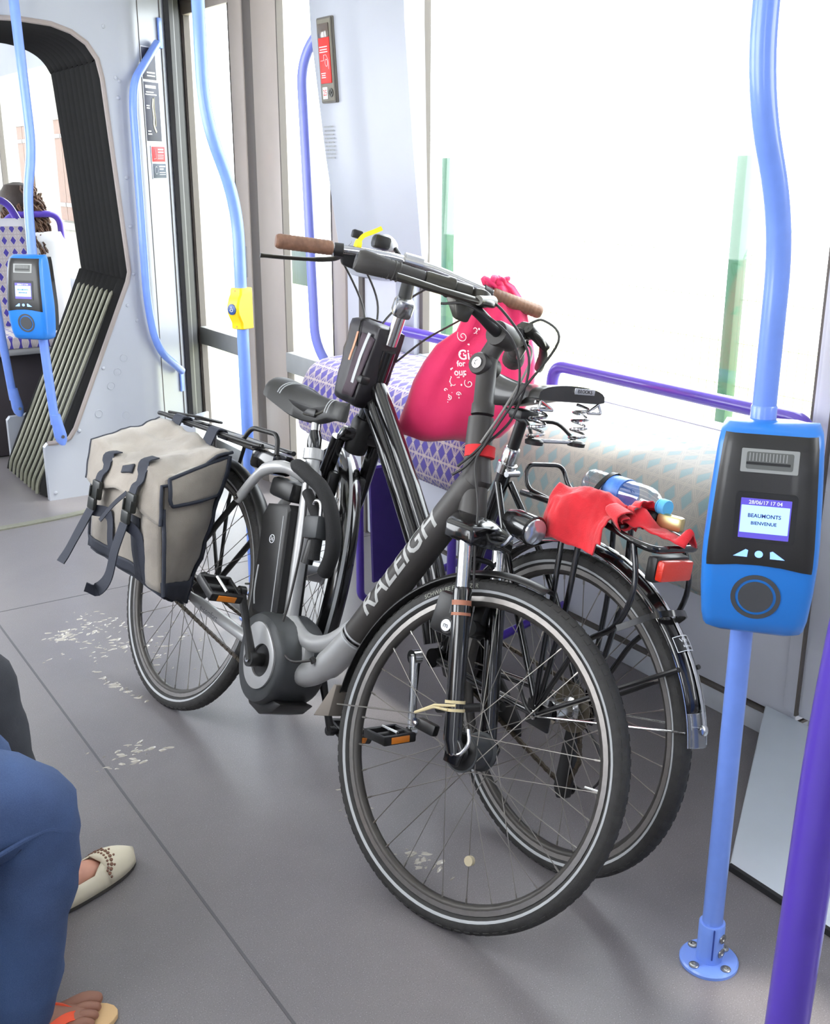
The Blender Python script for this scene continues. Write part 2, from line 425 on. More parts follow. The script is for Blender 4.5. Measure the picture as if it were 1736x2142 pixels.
ld = [V(1.81, 4.872, 0), V(1.90, 4.74, 0), V(2.10, 5.05, 0), V(1.99, 5.0, 0)]
struct(MB().loft([[p for p in ld], [p * 1.0 + V(0, 0, 0.27) for p in ld]]).build('wall_ledge', M_wall, bev=0.006))

# ---- gangway wall with its shaped opening (both halves), rivets
def opening_half():
    return [(0.93, 2.0), (1.30, 2.0), (1.42, 1.99), (1.50, 1.965), (1.56, 1.925), (1.60, 1.865), (1.615, 1.79), (1.668, 0.99), (1.655, 0.945), (1.365, 0.315), (1.335, 0.275), (1.30, 0.262), (1.235, 0.262), (1.22, 0.245), (1.22, 0.0)]
def gang_panel(y, name, t=0.035, xr=1.70):
    h = opening_half(); mb = MB()
    for sx in (1, -1):
        poly = [(0.93, 2.4), (xr, 2.4), (xr, 0.0)] + h[::-1]
        q = [(0.93 + sx * (a - 0.93), b) for a, b in poly]
        mb.prism(q, y, y + t, lambda u, v, d: V(u, d, v))
    return mb.build(name, M_wall, smooth=0)
gw = struct(gang_panel(4.82, 'wall_gangway', xr=1.69)); gw2 = struct(gang_panel(5.47, 'wall_gangway_far', xr=2.25))
riv = MB().lathe([(0.0085, 0), (0.0075, 0.003), (0.004, 0.0048), (0, 0.005)], 12).build('rivet', M_wall, gw); rm = riv.data
rv = [(289, 573), (267, 639), (296, 670), (216, 770), (166, 901), (117, 1031), (247, 205), (300, 172), (242, 163), (268, 372), (281, 474), (216, 55)]
import itertools
def px_ray(px, py):
    f = 2277.85; d = Vector(((px - 868) / f, -(py - 1071) / f, -1)); return cam.matrix_world.to_3x3() @ d
def at_y(px, py, y):
    d = px_ray(px, py); t = y / d.y; return V(0, 0, 1.442) + d * t
def at_x(px, py, x):
    d = px_ray(px, py); t = x / d.x; return V(0, 0, 1.442) + d * t
def at_z(px, py, z):
    d = px_ray(px, py); t = (z - 1.442) / d.z; return V(0, 0, 1.442) + d * t
for i, (a, b) in enumerate(rv):
    p = at_y(a, b, 4.82); p.x = min(p.x, 1.685); Mx = axM(p, (0, -1, 0))
    if i == 0: riv.matrix_basis = Mx
    else: mesh_obj('rivet', rm, None, gw, Mx)
plug = MB().lathe([(0.018, 0), (0.018, 0.002), (0.015, 0.0022), (0.014, 0.0008), (0, 0.0008)], 16).build('plug', M_wall, gw); pm = plug.data
for i, (a, b) in enumerate([(259, 749), (246, 778), (233, 807), (207, 865), (264, 868)]):
    p = at_y(a, b, 4.82); Mx = axM(p, (0, -1, 0))
    if i == 0: plug.matrix_basis = Mx
    else: mesh_obj('plug', pm, None, gw, Mx)
M_edge = mat('panel_edge_grey', (150, 140, 136), 0.5)
MB().tube([V(a, 4.825, b) for a, b in opening_half()[:-2]], 0.011, 8).build('opening_edge', M_edge, gw)

# ---- bellows: one mesh per fold, metal rods on the slanted lower part
bel = thing('gangway_bellows', 'black folded rubber bellows lining the gangway opening', 'bellows', loc=(0.93, 5.15, 0))
def bl(p): return p - V(0.93, 5.15, 0)
hp = [Vector((a, 0, b)) for a, b in opening_half()[:9]] + [V(1.52, 0, 0.652), V(1.365, 0, 0.335), V(1.24, 0, 0.08), V(1.215, 0, 0.01)]
full = cr(hp, 3)
def offs(pts, o):
    out = []
    for i, p in enumerate(pts):
        a = pts[max(0, i - 1)]; b = pts[min(len(pts) - 1, i + 1)]; t = (b - a).normalized(); out.append(p + V(t.z, 0, -t.x) * -o)
    return out
NF = 9
for sx in (1, -1):
    for k in range(NF):
        y0 = 4.86 + k * (5.46 - 4.86) / NF; dy = (5.46 - 4.86) / NF
        rr = []
        for fy, o in ((0.0, -0.05), (0.30, -0.012), (0.5, 0.0), (0.70, -0.012), (1.0, -0.05)):
            rr.append([bl(V(0.93 + sx * (p.x - 0.93), y0 + fy * dy, p.z)) for p in offs(full, -o - 0.022 - 0.0015 * k)])
        if sx == 1 or k % 3 == 0:
            MB().loft(rr, cap=False, closed=False).build('fold', M_bellow, bel, smooth=50)
for k in range(8):
    y = 4.895 + k * 0.0665
    a, b = V(1.606, y, 0.905), V(1.222, y, 0.125)
    pts = [a, a.lerp(b, 0.03), a.lerp(b, 0.97), V(1.192, y + 0.004, 0.07), V(1.188, y + 0.01, 0.02)]
    MB().tube([bl(p) for p in fillet(pts, 0.08)], [0.002] + [0.009] * (len(fillet(pts, 0.08)) - 1), 8).build('rod', M_alu, bel)
    if k < 7:
        pts = [V(1.65, y + 0.033, 0.93), V(1.26, y + 0.033, 0.13)]
        MB().tube([bl(p) for p in pts], 0.012, 6).build('fold_lip', M_black, bel)

# ---- ceiling with added fill light strips, far side of this module, far module
ce = struct(MB().box((0.93, 4.5, 2.42), (2.6, 13.4, 0.04)).build('ceiling', M_ceil, smooth=0))
M_fill_lamp = mat('fill_luminaire', (255, 250, 240), 0.5, emit=(255, 250, 240), estr=1.2)  # glow of the unseen strips added to fill the interior with light
for x in (0.35, 1.5):
    lt = thing('fill_light_strip', 'added fill light strip on the unseen tram ceiling, %s' % ('window side' if x > 1 else 'camera side'), 'light', loc=(x, 2.2, 2.39), group='added ceiling fill strips')
    MB().rbox((0, 0, 0.006), (0.16, 5.0, 0.02), 0.006).build('housing', M_wall, lt); MB().rbox((0, 0, -0.006), (0.12, 4.9, 0.012), 0.004).build('diffuser', M_fill_lamp, lt)
ow = struct(MB().box((-0.39, 4.5, 0.475), (0.06, 13.4, 0.95)).build('wall_opposite', M_wall2, smooth=0))
struct(MB().box((-0.39, 4.5, 2.17), (0.06, 13.4, 0.46)).build('wall_opposite_head', M_wall2, smooth=0))
for y, wd in ((-1.7, 1.1), (0.1, 1.5), (2.1, 0.5), (5.2, 0.8), (7.2, 0.3), (9.5, 0.3)):
    MB().box((-0.39, y, 1.445), (0.07, wd, 1.0)).build('post', M_wall2, ow)
struct(MB().box((0.93, -2.2, 1.2), (2.6, 0.06, 2.44)).build('wall_added_back', M_wall2, smooth=0))  # unseen wall added behind the camera to cut light from that end
struct(MB().box((XW + 0.04, -0.85, 0.70), (0.1, 2.74, 1.4)).build('wall_right_low', M_wall2, smooth=0))
struct(MB().box((XW + 0.04, -0.85, 2.2), (0.1, 2.74, 0.42)).build('wall_right_head', M_wall2, smooth=0))
fw = struct(MB().box((2.25, 8.3, 0.345), (0.06, 5.6, 0.69)).build('wall_far', M_wall2, smooth=0))
w2 = thing('window_2', 'side window of the next tram car seen through the gangway', None); w2['kind'] = 'structure'
for (y0, y1, z0, z1) in ((5.5, 6.3, 0.66, 2.4), (10.9, 11.1, 0.66, 2.4), (6.3, 10.9, 0.64, 0.72), (6.3, 10.9, 2.06, 2.4)):
    MB().rbox((2.235, (y0 + y1) / 2, (z0 + z1) / 2), (0.08, y1 - y0, z1 - z0), 0.01).build('frame', M_wall, w2)
MB().box((2.235, 9.17, 1.39), (0.04, 0.025, 1.35)).build('mullion', M_dark, w2)
MB().box((2.24, 8.6, 1.39), (0.006, 4.6, 1.36)).build('pane', M_glass, w2, smooth=0)
struct(MB().box((0.93, 11.2, 1.2), (2.6, 0.06, 2.5)).build('wall_end', M_wall2, smooth=0))

# ================================================================== OUTSIDE
struct(MB().box((40, 15, -0.45), (80, 90, 0.1)).build('ground', M_pave, smooth=0))
tag(MB().box((6.9, 3.0, -0.395), (5.6, 30, 0.01)).build('grass_verge', M_grass, smooth=0), 'pale sunlit grass strip beyond the fence', 'grass', kind='stuff')
M_green = mat('fence_green', (34, 78, 52), 0.45, coat=0.2)
fence = thing('wire_fence', 'green wire mesh fence with square posts beyond the window', 'fence', loc=(4.0, 3.4, -0.4))
for y in (-1.16, 1.12, 3.40, 5.68):
    post = MB().rbox((0, y - 3.4, 0.93), (0.06, 0.06, 1.92), 0.006).build('post', M_green, fence)
for i, y in enumerate((-1.16, 1.12, 3.40)):
    mb = MB()
    for k in range(1, 45): mb.box((0.034, y - 3.4 + k * 0.0507, 0.84), (0.0024, 0.0024, 1.62))
    for k in range(9): mb.box((0.038, y - 3.4 + 1.14, 0.06 + k * 0.2), (0.003, 2.28, 0.003))
    o = mb.build('wire_mesh', mat('wire_pale_green', (128, 140, 104), 0.6), fence, smooth=0); o['kind'] = 'stuff'
M_steel = mat('lamp_post_grey', (200, 204, 210), 0.5)
for (x, y, r, h, lb) in ((4.6, 10.9, 0.07, 5.0, 'pale round street post seen through the far door leaf'), (5.2, 9.05, 0.05, 5.0, 'thin pale post standing behind the green sign')):
    lp = thing('street_post', lb, 'post', loc=(x, y, -0.4), group='street posts by the platform')
    MB().lathe([(r * 1.5, 0), (r * 1.5, 0.05), (r, 0.07), (r * 0.8, h)], 16).build('pole', M_steel, lp)
    MB().lathe([(r * 2.2, 0), (r * 2.2, 0.02)], 12).build('base_plate', M_steel, lp)
sg = thing('platform_sign', 'small dark green platform sign seen through the near door leaf', 'sign', loc=(5.0, 9.5, -0.4))
MB().rbox((0, 0.06, 0.92), (0.02, 0.40, 0.36), 0.01).build('board', mat('sign_green', (6, 42, 38), 0.5), sg); MB().tube([V(0.02, 0.06, 0), V(0.02, 0.06, 1.1)], 0.02, 10).build('pole', M_steel, sg)
# old stone house with wooden shutters beyond the next car
hs = thing('stone_house', 'pale stone house with brown wooden shutters seen through the gangway', 'house', loc=(6.2, 27.5, -0.4))
M_stone = mat('shaded_stone', (138, 134, 124), 0.9, rgb2=(116, 114, 106), vscale=3, bump=0.3, bscale=20)  # stone and shutters darkened in colour for a facade in shade
M_shut = mat('shutter_wood', (92, 62, 44), 0.7, var=0.25, vscale=14)
MB().box((1.0, 0, 3.5), (2.0, 16, 7.0)).build('facade', M_stone, hs, smooth=0)
for y, z in ((-6.6, 1.75), (-4.0, 1.7), (-1.1, 1.75), (2.2, 1.7)):
    MB().box((-0.02, y, z - 0.98), (0.16, 1.0, 0.12)).build('window_sill', M_stone, hs, bev=0.01)
    MB().box((-0.02, y, z + 0.98), (0.12, 1.0, 0.2)).build('lintel', M_stone, hs, bev=0.01)
    for s in (-1, 1):
        sh = MB().box((-0.03, y + s * 0.21, z), (0.05, 0.40, 1.76)).build('shutter', M_shut, hs, smooth=0)
        for zz in (-0.6, 0.6): MB().box((-0.062, y + s * 0.21, z + zz), (0.02, 0.38, 0.07)).build('hinge_bar', M_dark, sh, smooth=0)

# ================================================================== POLES, RAILS, VALIDATORS
def flange(mb_parent, r=0.055):
    MB().lathe([(r, 0), (r, 0.006), (r - 0.003, 0.009), (0.0, 0.009)], 32).build('base_flange', M_blue, mb_parent)
    MB().lathe([(0.0245, 0.008), (0.0245, 0.088), (0.023, 0.09), (0.0, 0.09)], 24).build('sleeve', M_blue, mb_parent)
    MB().box((-0.015, -0.0185, 0.055), (0.0025, 0.006, 0.066), Matrix.Rotation(R(-40), 3, 'Z')).build('sleeve_slot', mat('slot_blue', (40, 66, 150), 0.5), mb_parent)
    sc = MB().lathe([(0.0095, 0), (0.0095, 0.002), (0.008, 0.003), (0.004, 0.003), (0.003, 0.0012), (0, 0.0012)], 14).build('screw', M_screw, mb_parent, M=axM((0.041, 0, 0.009), (0, 0, 1)))
    for a in (90, 180, 270): mesh_obj('screw', sc.data, None, mb_parent, axM((0.041 * math.cos(R(a)), 0.041 * math.sin(R(a)), 0.009), (0, 0, 1)))
    for z in (0.032, 0.064):
        d = Vector((0.15, -1, 0)).normalized(); mesh_obj('screw', sc.data, None, mb_parent, axM(d * 0.024 + V(0, 0, z), d))
pole = thing('grab_pole', 'blue upright grab pole with screwed floor flange carrying the nearest ticket validator', 'pole', loc=(1.416, 1.123, 0))
flange(pole)
MB().tube(fillet([V(0, 0, 0.085), V(0, 0, 1.36), V(-0.083, 0, 1.545), V(-0.083, 0, 2.40)], 0.12, 8), 0.019, 20).build('tube', M_blue, pole)
MB().lathe([(0.0205, 1.045), (0.0205, 1.075), (0.019, 1.078)], 20).build('collar', M_blue, pole)
pole2 = thing('grab_pole', 'blue upright grab pole with a yellow call button, in front of the door', 'pole', loc=(1.42, 3.11, 0))
flange(pole2)
MB().tube(fillet([V(0, 0, 0.085), V(0, 0, 1.34), V(-0.09, 0, 1.57), V(-0.09, 0, 2.40)], 0.12, 8), 0.0185, 20).build('tube', M_blue, pole2)
# yellow call button
n2 = Vector((-0.92, -0.39, 0)).normalized(); x2 = Vector((-n2.y, n2.x, 0)) * -1
cb = thing('call_button', 'yellow wheelchair call button box clamped on the blue pole', 'button', M=cols(x2, -n2, V(0, 0, 1), (1.42, 3.11, 1.025)))
M_yel = mat('call_yellow', (246, 202, 24), 0.4)
rings = []
for z, d, hw in ((-0.062, 0.024, 0.0215), (-0.06, 0.026, 0.0235), (-0.042, 0.027, 0.0235), (-0.03, 0.034, 0.0235), (-0.012, 0.043, 0.0235), (0.01, 0.044, 0.0235), (0.032, 0.036, 0.0235), (0.044, 0.028, 0.0235), (0.058, 0.026, 0.0235), (0.062, 0.024, 0.0215)):
    rings.append([V(-hw, 0.024, z), V(-hw, -d + 0.006, z), V(-hw + 0.005, -d, z), V(hw - 0.005, -d, z), V(hw, -d + 0.006, z), V(hw, 0.024, z)])
MB().loft(rings).build('housing', M_yel, cb, smooth=35)
bt = MB().lathe([(0.0165, 0), (0.0165, 0.003), (0.0145, 0.004), (0, 0.004)], 20).build('button', mat('button_blue', (30, 66, 130), 0.35), cb, M=axM((0, -0.0425, 0.0), (0, -1, 0.05)))
M_white = mat('print_white', (236, 238, 242), 0.6)
ic = MB(); ic.lathe([(0.0016, 0), (0.0016, 0.0006)], 8, Matrix.Translation((0, 0.0075, 0.0044)))
ic.tube([V(0, 0.0055, 0.0046), V(0, 0, 0.0046), V(0.004, 0, 0.0046), V(0.006, -0.005, 0.0046)], 0.0008, 6)
ic.tube([V(-0.001 + 0.005 * math.cos(R(a)), -0.002 + 0.005 * math.sin(R(a)), 0.0046) for a in range(120, 361, 20)], 0.0008, 6)
ic.build('wheelchair_icon', M_white, bt)
for z in (0.054, -0.054): MB().lathe([(0.003, 0), (0.003, 0.001), (0, 0.001)], 10, axM((0, -0.0262, z), (0, -1, 0))).build('screw', mat('screw_brass', (190, 140, 60), 0.4), cb)

# gangway poles on their panel brackets
def bracket(par, p, s=1):
    prof = []
    mb = MB(); rr = []
    for dz, hw, y in ((0.085, 0.022, -0.022), (0.05, 0.023, -0.023), (0.02, 0.026, -0.023), (-0.01, 0.028, -0.021), (-0.035, 0.024, -0.018), (-0.052, 0.012, -0.014)):
        rr.append([p + V(0.02 * (0.085 - dz) / 0.137 + hw * math.cos(a), y * 0.5 + 0.024 * math.sin(a), dz) for a in [2 * math.pi * k / 14 for k in range(14)]])
    mb.loft(rr).build('bracket', M_blue, par); MB().lathe([(0.008, 0), (0.007, 0.003), (0, 0.003)], 12, axM(p + V(0.018, -0.036, -0.012), (0, -1, 0))).build('bolt', M_screw, par)
gp1 = thing('grab_pole', 'blue bent grab pole bracketed to the near gangway wall, carrying the far validator', 'pole', loc=(1.27, 4.775, 0.30))
MB().tube([p - V(1.27, 4.775, 0.30) for p in fillet([V(1.262, 4.765, 0.36), V(1.245, 4.76, 0.74), V(1.232, 4.75, 1.04), V(1.236, 4.74, 1.33), V(1.27, 4.735, 1.50), V(1.258, 4.735, 2.06), V(1.25, 4.735, 2.40)], 0.12, 6)], 0.0195, 16).build('tube', M_blue, gp1)
bracket(gp1, V(-0.008, -0.012, 0.02))
gp0 = thing('grab_pole', 'blue grab pole bracketed to the far gangway wall, at the left picture edge', 'pole', loc=(1.25, 5.42, 0.31))
MB().tube([p - V(1.25, 5.42, 0.31) for p in fillet([V(1.245, 5.405, 0.36), V(1.219, 5.40, 0.70), V(1.20, 5.40, 1.2), V(1.20, 5.40, 2.40)], 0.12, 6)], 0.0195, 16).build('tube', M_blue, gp0)
bracket(gp0, V(-0.005, -0.012, 0.02))

# wall grab bar on the jamb, its end plates flat on the strip
wb_ = thing('wall_grab_bar', 'pale blue bowed grab bar fixed to the jamb beside the stickers', 'grab bar', loc=(1.93, 4.95, 1.2))
o_ = V(1.93, 4.95, 1.2)
MB().tube([p - o_ for p in fillet([V(1.900, 4.915, 1.95), V(1.735, 4.775, 1.785), V(1.722, 4.775, 1.69), V(1.722, 4.775, 0.845), V(1.755, 4.78, 0.645), V(1.925, 4.93, 0.505)], 0.10, 7)], 0.0175, 18).build('tube', M_blue, wb_)
for z0, z1 in ((1.935, 2.06), (0.40, 0.50)):
    MB().rbox(V(1.935, 4.962, (z0 + z1) / 2) - o_, (0.03, 0.010, z1 - z0), 0.004, Matrix.Rotation(R(37), 3, 'Z')).build('end_plate', M_blue, wb_)
# purple-blue bar behind the pillar, its colour lightened to stand for window glare
vb = thing('wall_grab_bar', 'purple-blue upright grab bar between door and pillar, paled as by glare', 'grab bar', loc=(2.11, 3.93, 0.62))
MB().tube([p - V(2.11, 3.93, 0.62) for p in fillet([V(2.16, 3.80, 1.99), V(2.10, 3.962, 1.83), V(2.10, 3.95, 1.6), V(2.10, 3.905, 0.74), V(2.17, 3.83, 0.60)], 0.10, 7)], 0.0195, 18).build('tube', mat('pole_glare_pale', (128, 138, 222), 0.35, coat=0.3), vb)

# purple tubular loop close to the camera at the right
nb = thing('seat_grab_tube', 'thick purple tube standing close by at the right picture edge', 'grab bar', loc=(0.80, 0.52, 0.0))
MB().tube([p - V(0.80, 0.52, 0.0) for p in fillet([V(0.79, 0.515, 0.0), V(0.783, 0.522, 0.55), V(0.795, 0.522, 0.95), V(0.800, 0.514, 1.10), V(0.826, 0.494, 1.185), V(0.92, 0.43, 1.22)], 0.10, 7)], 0.0205, 20).build('tube', M_purple, nb)
MB().lathe([(0.045, 0), (0.045, 0.008), (0.022, 0.012)], 20, Matrix.Translation((-0.01, -0.005, 0))).build('base_flange', M_purple, nb)

# ---- ticket validators
M_vblue = mat('validator_blue', (38, 124, 214), 0.35, var=0.04, coat=0.2)
M_vblack = mat('validator_black', (38, 37, 36), 0.38, var=0.15, vscale=12, coat=0.1)
M_vgrey = mat('validator_slot_grey', (150, 152, 150), 0.5)
M_disc = mat('reader_disc', (70, 71, 74), 0.6)
M_led = mat('lit_arrows', (150, 190, 255), 0.5, emit=(110, 160, 255), estr=0.8)
M_scr = mat('screen_blue', (158, 198, 255), 0.4, emit=(150, 195, 255), estr=0.75)
M_scr2 = mat('screen_purple', (80, 70, 170), 0.4, emit=(78, 66, 170), estr=0.6)
M_scrt = mat('screen_text', (40, 52, 120), 0.5)
def rr_outline(x0, x1, z0, z1, r, k=5):
    pts = []
    for cx, cz, a0 in ((x1 - r, z1 - r, 0), (x0 + r, z1 - r, 90), (x0 + r, z0 + r, 180), (x1 - r, z0 + r, 270)):
        for j in range(k + 1): a = R(a0 + 90 * j / k); pts.append((cx + r * math.cos(a), cz + r * math.sin(a)))
    return pts
def validator(name, label, p, n):
    n = Vector(n).normalized(); xr = Vector((0, 0, 1)).cross(n)   # viewer's right when looking at the face
    t = thing(name, label, 'ticket validator', M=cols(xr, -n, V(0, 0, 1), p), group='ticket validators on the poles')
    # heights 0 .. 0.345; front surface y(z), half-width w(z)
    lev = [(0.0, -0.070, 0.070), (0.008, -0.082, 0.079), (0.03, -0.090, 0.083), (0.08, -0.096, 0.087), (0.13, -0.098, 0.089), (0.16, -0.097, 0.0885), (0.22, -0.092, 0.0855), (0.28, -0.084, 0.082), (0.315, -0.077, 0.0795), (0.333, -0.068, 0.077), (0.345, -0.050, 0.071)]
    def fy(z):
        for a, b in zip(lev, lev[1:]):
            if z <= b[0]:
                q = (z - a[0]) / (b[0] - a[0]); return a[1] + (b[1] - a[1]) * q
        return lev[-1][1]
    def hw(z):
        for a, b in zip(lev, lev[1:]):
            if z <= b[0]:
                q = (z - a[0]) / (b[0] - a[0]); return a[2] + (b[2] - a[2]) * q
        return lev[-1][2]
    def section(z, f, w, yb):
        r = 0.020
        return [V(-w, yb, z), V(-w, f + r, z), V(-w + r * 0.3, f + r * 0.3, z), V(-w + r, f, z), V(w - r, f, z), V(w - r * 0.3, f + r * 0.3, z), V(w, f + r, z), V(w, yb, z)]
    MB().loft([section(z, f, w, -0.015) for z, f, w in lev]).build('blue_shell', M_vblue, t, smooth=45)
    MB().loft([[V(-w + 0.008, -0.016, z), V(w - 0.008, -0.016, z), V(w - 0.012, 0.03, z), V(w * 0.5, 0.055, z), V(-w * 0.5, 0.055, z), V(-w + 0.012, 0.03, z)] for z, f, w in lev if 0.02 < z < 0.34]).build('rear_case', M_vblack, t, smooth=45)
    # black front panel following the shell
    zs = [0.118, 0.13, 0.16, 0.22, 0.28, 0.315, 0.333]
    mb = MB(); rows = []
    for z in zs:
        w = hw(z) - 0.003; f = fy(z) - 0.0028; r = 0.020; row = []
        for u, dy in ((-w, r * 0.95), (-w + r * 0.3, r * 0.28), (-w + r, 0.0), (-w * 0.4, 0.0), (0, 0.0), (w * 0.4, 0.0), (w - r, 0.0), (w - r * 0.3, r * 0.28), (w, r * 0.95)):
            dz = 0.010 * (1 - (u / w) ** 2) if z < 0.12 else 0.0
            row.append(V(u, f + dy, z + dz))
        rows.append(row)
    mb.loft(rows, cap=False, closed=False).build('black_panel', M_vblack, t, smooth=60)
    def face(u, z, d=0.0):   # point on the front, d proud
        return V(u, fy(z) - 0.0027 - d, z)
    tilt = lambda z: Vector((0, fy(z + 0.01) - fy(z - 0.01), 0.02)).normalized()
    def plate(name, outline, d0, d1, m, par=t):
        return MB().loft([[face(u, z, d0) for u, z in outline], [face(u, z, d1) for u, z in outline]]).build(name, m, par, smooth=30)
    sl = plate('slot_frame', rr_outline(-0.042, 0.044, 0.276, 0.312, 0.002), -0.002, 0.0012, M_vgrey)
    plate('slot_throat', rr_outline(-0.034, 0.036, 0.281, 0.3075, 0.003), 0.0, 0.0016, mat('slot_throat', (96, 98, 96), 0.6), sl)
    plate('slot_gap', rr_outline(-0.034, 0.032, 0.288, 0.292, 0.001), 0.0012, 0.0022, M_black, sl)
    for k in range(12): plate('slot_rib', rr_outline(-0.030 + k * 0.005, -0.0285 + k * 0.005, 0.2935, 0.306, 0.0005, 1), 0.001, 0.0022, M_vgrey, sl)
    bz = plate('screen_bezel', rr_outline(-0.044, 0.049, 0.166, 0.245, 0.006), -0.002, 0.0014, M_black)
    plate('screen_border', rr_outline(-0.036, 0.040, 0.172, 0.2355, 0.001), 0.0, 0.0018, M_scr2, bz)
    plate('screen', rr_outline(-0.0345, 0.038, 0.181, 0.2245, 0.0008), 0.0, 0.0022, M_scr, bz)
    for txt, z, sz, m in (('28/06/17 17 04', 0.2296, 0.0066, M_white), ('BEAUMONTS', 0.2085, 0.0068, M_scrt), ('BIENVENUE', 0.1965, 0.0060, M_scrt)):
        text('screen_text', txt, sz * 1.25, None, m, bz, fn=lambda q, z=z: face(q.x + 0.001, z + q.y, 0.0026), bold=0.0002)
    for nm, ol in (('lit_arrow', [(-0.040, 0.1405), (-0.019, 0.1405), (-0.018, 0.1515), (-0.022, 0.1530)]), ('lit_arrow', [(0.038, 0.1405), (0.016, 0.1405), (0.015, 0.1515), (0.019, 0.1530)])):
        plate(nm, ol, -0.001, 0.0009, M_led)
    plate('lit_dot', [(0.0063 * math.cos(R(a)) - 0.0015, 0.1465 + 0.0058 * math.sin(R(a))) for a in range(0, 360, 24)], -0.001, 0.0009, M_led)
    cz = 0.072
    for nm, ro, ri, m in (('reader_ring', 0.0385, 0.0315, M_disc), ('reader_disc', 0.0270, 0.0, M_disc)):
        mb = MB(); N = 36
        ou = [face(ro * math.cos(2 * math.pi * k / N), cz + ro * math.sin(2 * math.pi * k / N), -0.0012) for k in range(N)]
        if ri:
            inn = [face(ri * math.cos(2 * math.pi * k / N), cz + ri * math.sin(2 * math.pi * k / N), -0.0012) for k in range(N)]
            mb.add(ou + inn, [(k, (k + 1) % N, N + (k + 1) % N, N + k) for k in range(N)])
        else: mb.add(ou, [tuple(range(N))])
        o = mb.build(nm, m, t, smooth=0)
        md = o.modifiers.new('thick', 'SOLIDIFY'); md.thickness = 0.001; md.offset = 0
    return t
validator('ticket_validator', 'blue and black ticket validator on the nearest pole, screen reading BEAUMONTS BIENVENUE', (1.426, 1.111, 0.712), (-0.784, -0.62, 0))
validator('ticket_validator', 'small far blue and black ticket validator on the gangway pole', (1.236, 4.752, 0.745), (-0.74, -0.67, 0))

# ================================================================== PERCH SEATS AND RAILS
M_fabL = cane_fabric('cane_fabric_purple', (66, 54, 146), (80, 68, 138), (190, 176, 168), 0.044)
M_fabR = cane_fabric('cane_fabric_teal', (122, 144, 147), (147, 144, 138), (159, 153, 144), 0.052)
prof = [(2.19, 0.500), (1.86, 0.503), (1.825, 0.510), (1.803, 0.524), (1.795, 0.545), (1.794, 0.58), (1.80, 0.64), (1.812, 0.69), (1.843, 0.741), (1.883, 0.766), (1.944, 0.777), (2.06, 0.781), (2.19, 0.783)]
prof_s = [(p.x, p.z) for p in cr([V(a, 0, b) for a, b in prof], 3)]
def perch(label, y0, y1, m):
    t = thing('standing_perch', label, 'perch', loc=(2.0, (y0 + y1) / 2, 0.5)); o0 = V(2.0, (y0 + y1) / 2, 0.5)
    ys = [y0, y0 + 0.006, y0 + 0.018] + [y0 + 0.018 + (y1 - y0 - 0.036) * k / 14 for k in range(1, 14)] + [y1 - 0.018, y1 - 0.006, y1]
    mb = MB(); rows = []; uv = []; L = [0]
    for a, b in zip(prof_s, prof_s[1:]): L.append(L[-1] + math.hypot(b[0] - a[0], b[1] - a[1]))
    for j, y in enumerate(ys):
        e = min(j, len(ys) - 1 - j); sh = (0.016, 0.005, 0.0)[e] if e < 3 else 0
        row = []
        for (px_, pz_), l in zip(prof_s, L):
            cx, cz = 2.19, 0.645; k = 1 - sh / 0.3
            row.append(V(cx + (px_ - cx) * k, y, cz + (pz_ - cz) * (1 - sh / 0.14)) - o0); uv.append((y, l))
        rows.append(row)
    mb.loft(rows, cap=True, closed=False); mb.uv = uv
    mb.build('pad', m, t, smooth=60)
    MB().rbox(V(2.12, (y0 + y1) / 2, 0.49) - o0, (0.14, y1 - y0 - 0.1, 0.03), 0.004).build('mounting_plate', M_purpled, t)
    return t
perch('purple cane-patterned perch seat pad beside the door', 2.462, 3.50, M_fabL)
perch('teal-grey patterned perch seat pad behind the right bicycle', 1.555, 2.456, M_fabR)
for y, lb in ((2.965, 'purple tube and plate support under the purple perch seat'), (2.44, 'purple tube and plate support where the two perch seats meet')):
    t = thing('perch_support', lb, 'bracket', loc=(1.9, y, 0), group='purple perch supports')
    MB().tube([V(*q) - V(1.9, 0, 0) for q in fillet([V(1.745, 0, 0.497), V(1.742, 0, 0.045), V(1.80, 0, 0.026), V(2.19, 0, 0.10)], 0.07, 6)], 0.0135, 14).build('tube', M_purple, t)
    MB().prism([(-0.12, 0.10), (0.02, 0.12), (0.02, 0.498), (-0.13, 0.498)], -0.006, 0.006, lambda u, v, d: V(u, d - 0.02, v)).build('plate', M_purpled, t)
    MB().tube([V(-0.157, 0, 0.488), V(0.18, 0, 0.488)], 0.011, 12).build('cross_tube', M_purple, t)
for y0, y1, lb in ((2.60, 3.44, 'purple handrail loop over the purple perch seat, left of the pink bag'), (1.53, 2.435, 'purple handrail loop over the teal perch seat')):
    t = thing('handrail', lb, 'handrail', loc=(2.1, (y0 + y1) / 2, 0.77))
    q = [V(2.1, y1, 0.77), V(2.1, y1, 0.886), V(2.1, y0, 0.886), V(2.1, y0, 0.77)]
    MB().tube([p - V(2.1, (y0 + y1) / 2, 0.77) for p in fillet(q, 0.075, 8)], 0.0185, 18).build('tube', M_purple, t)
    for y in (y0, y1): MB().lathe([(0.032, 0.003), (0.032, 0.012), (0.019, 0.016)], 18, Matrix.Translation((0, y - (y0 + y1) / 2, 0))).build('flange', M_purple, t)

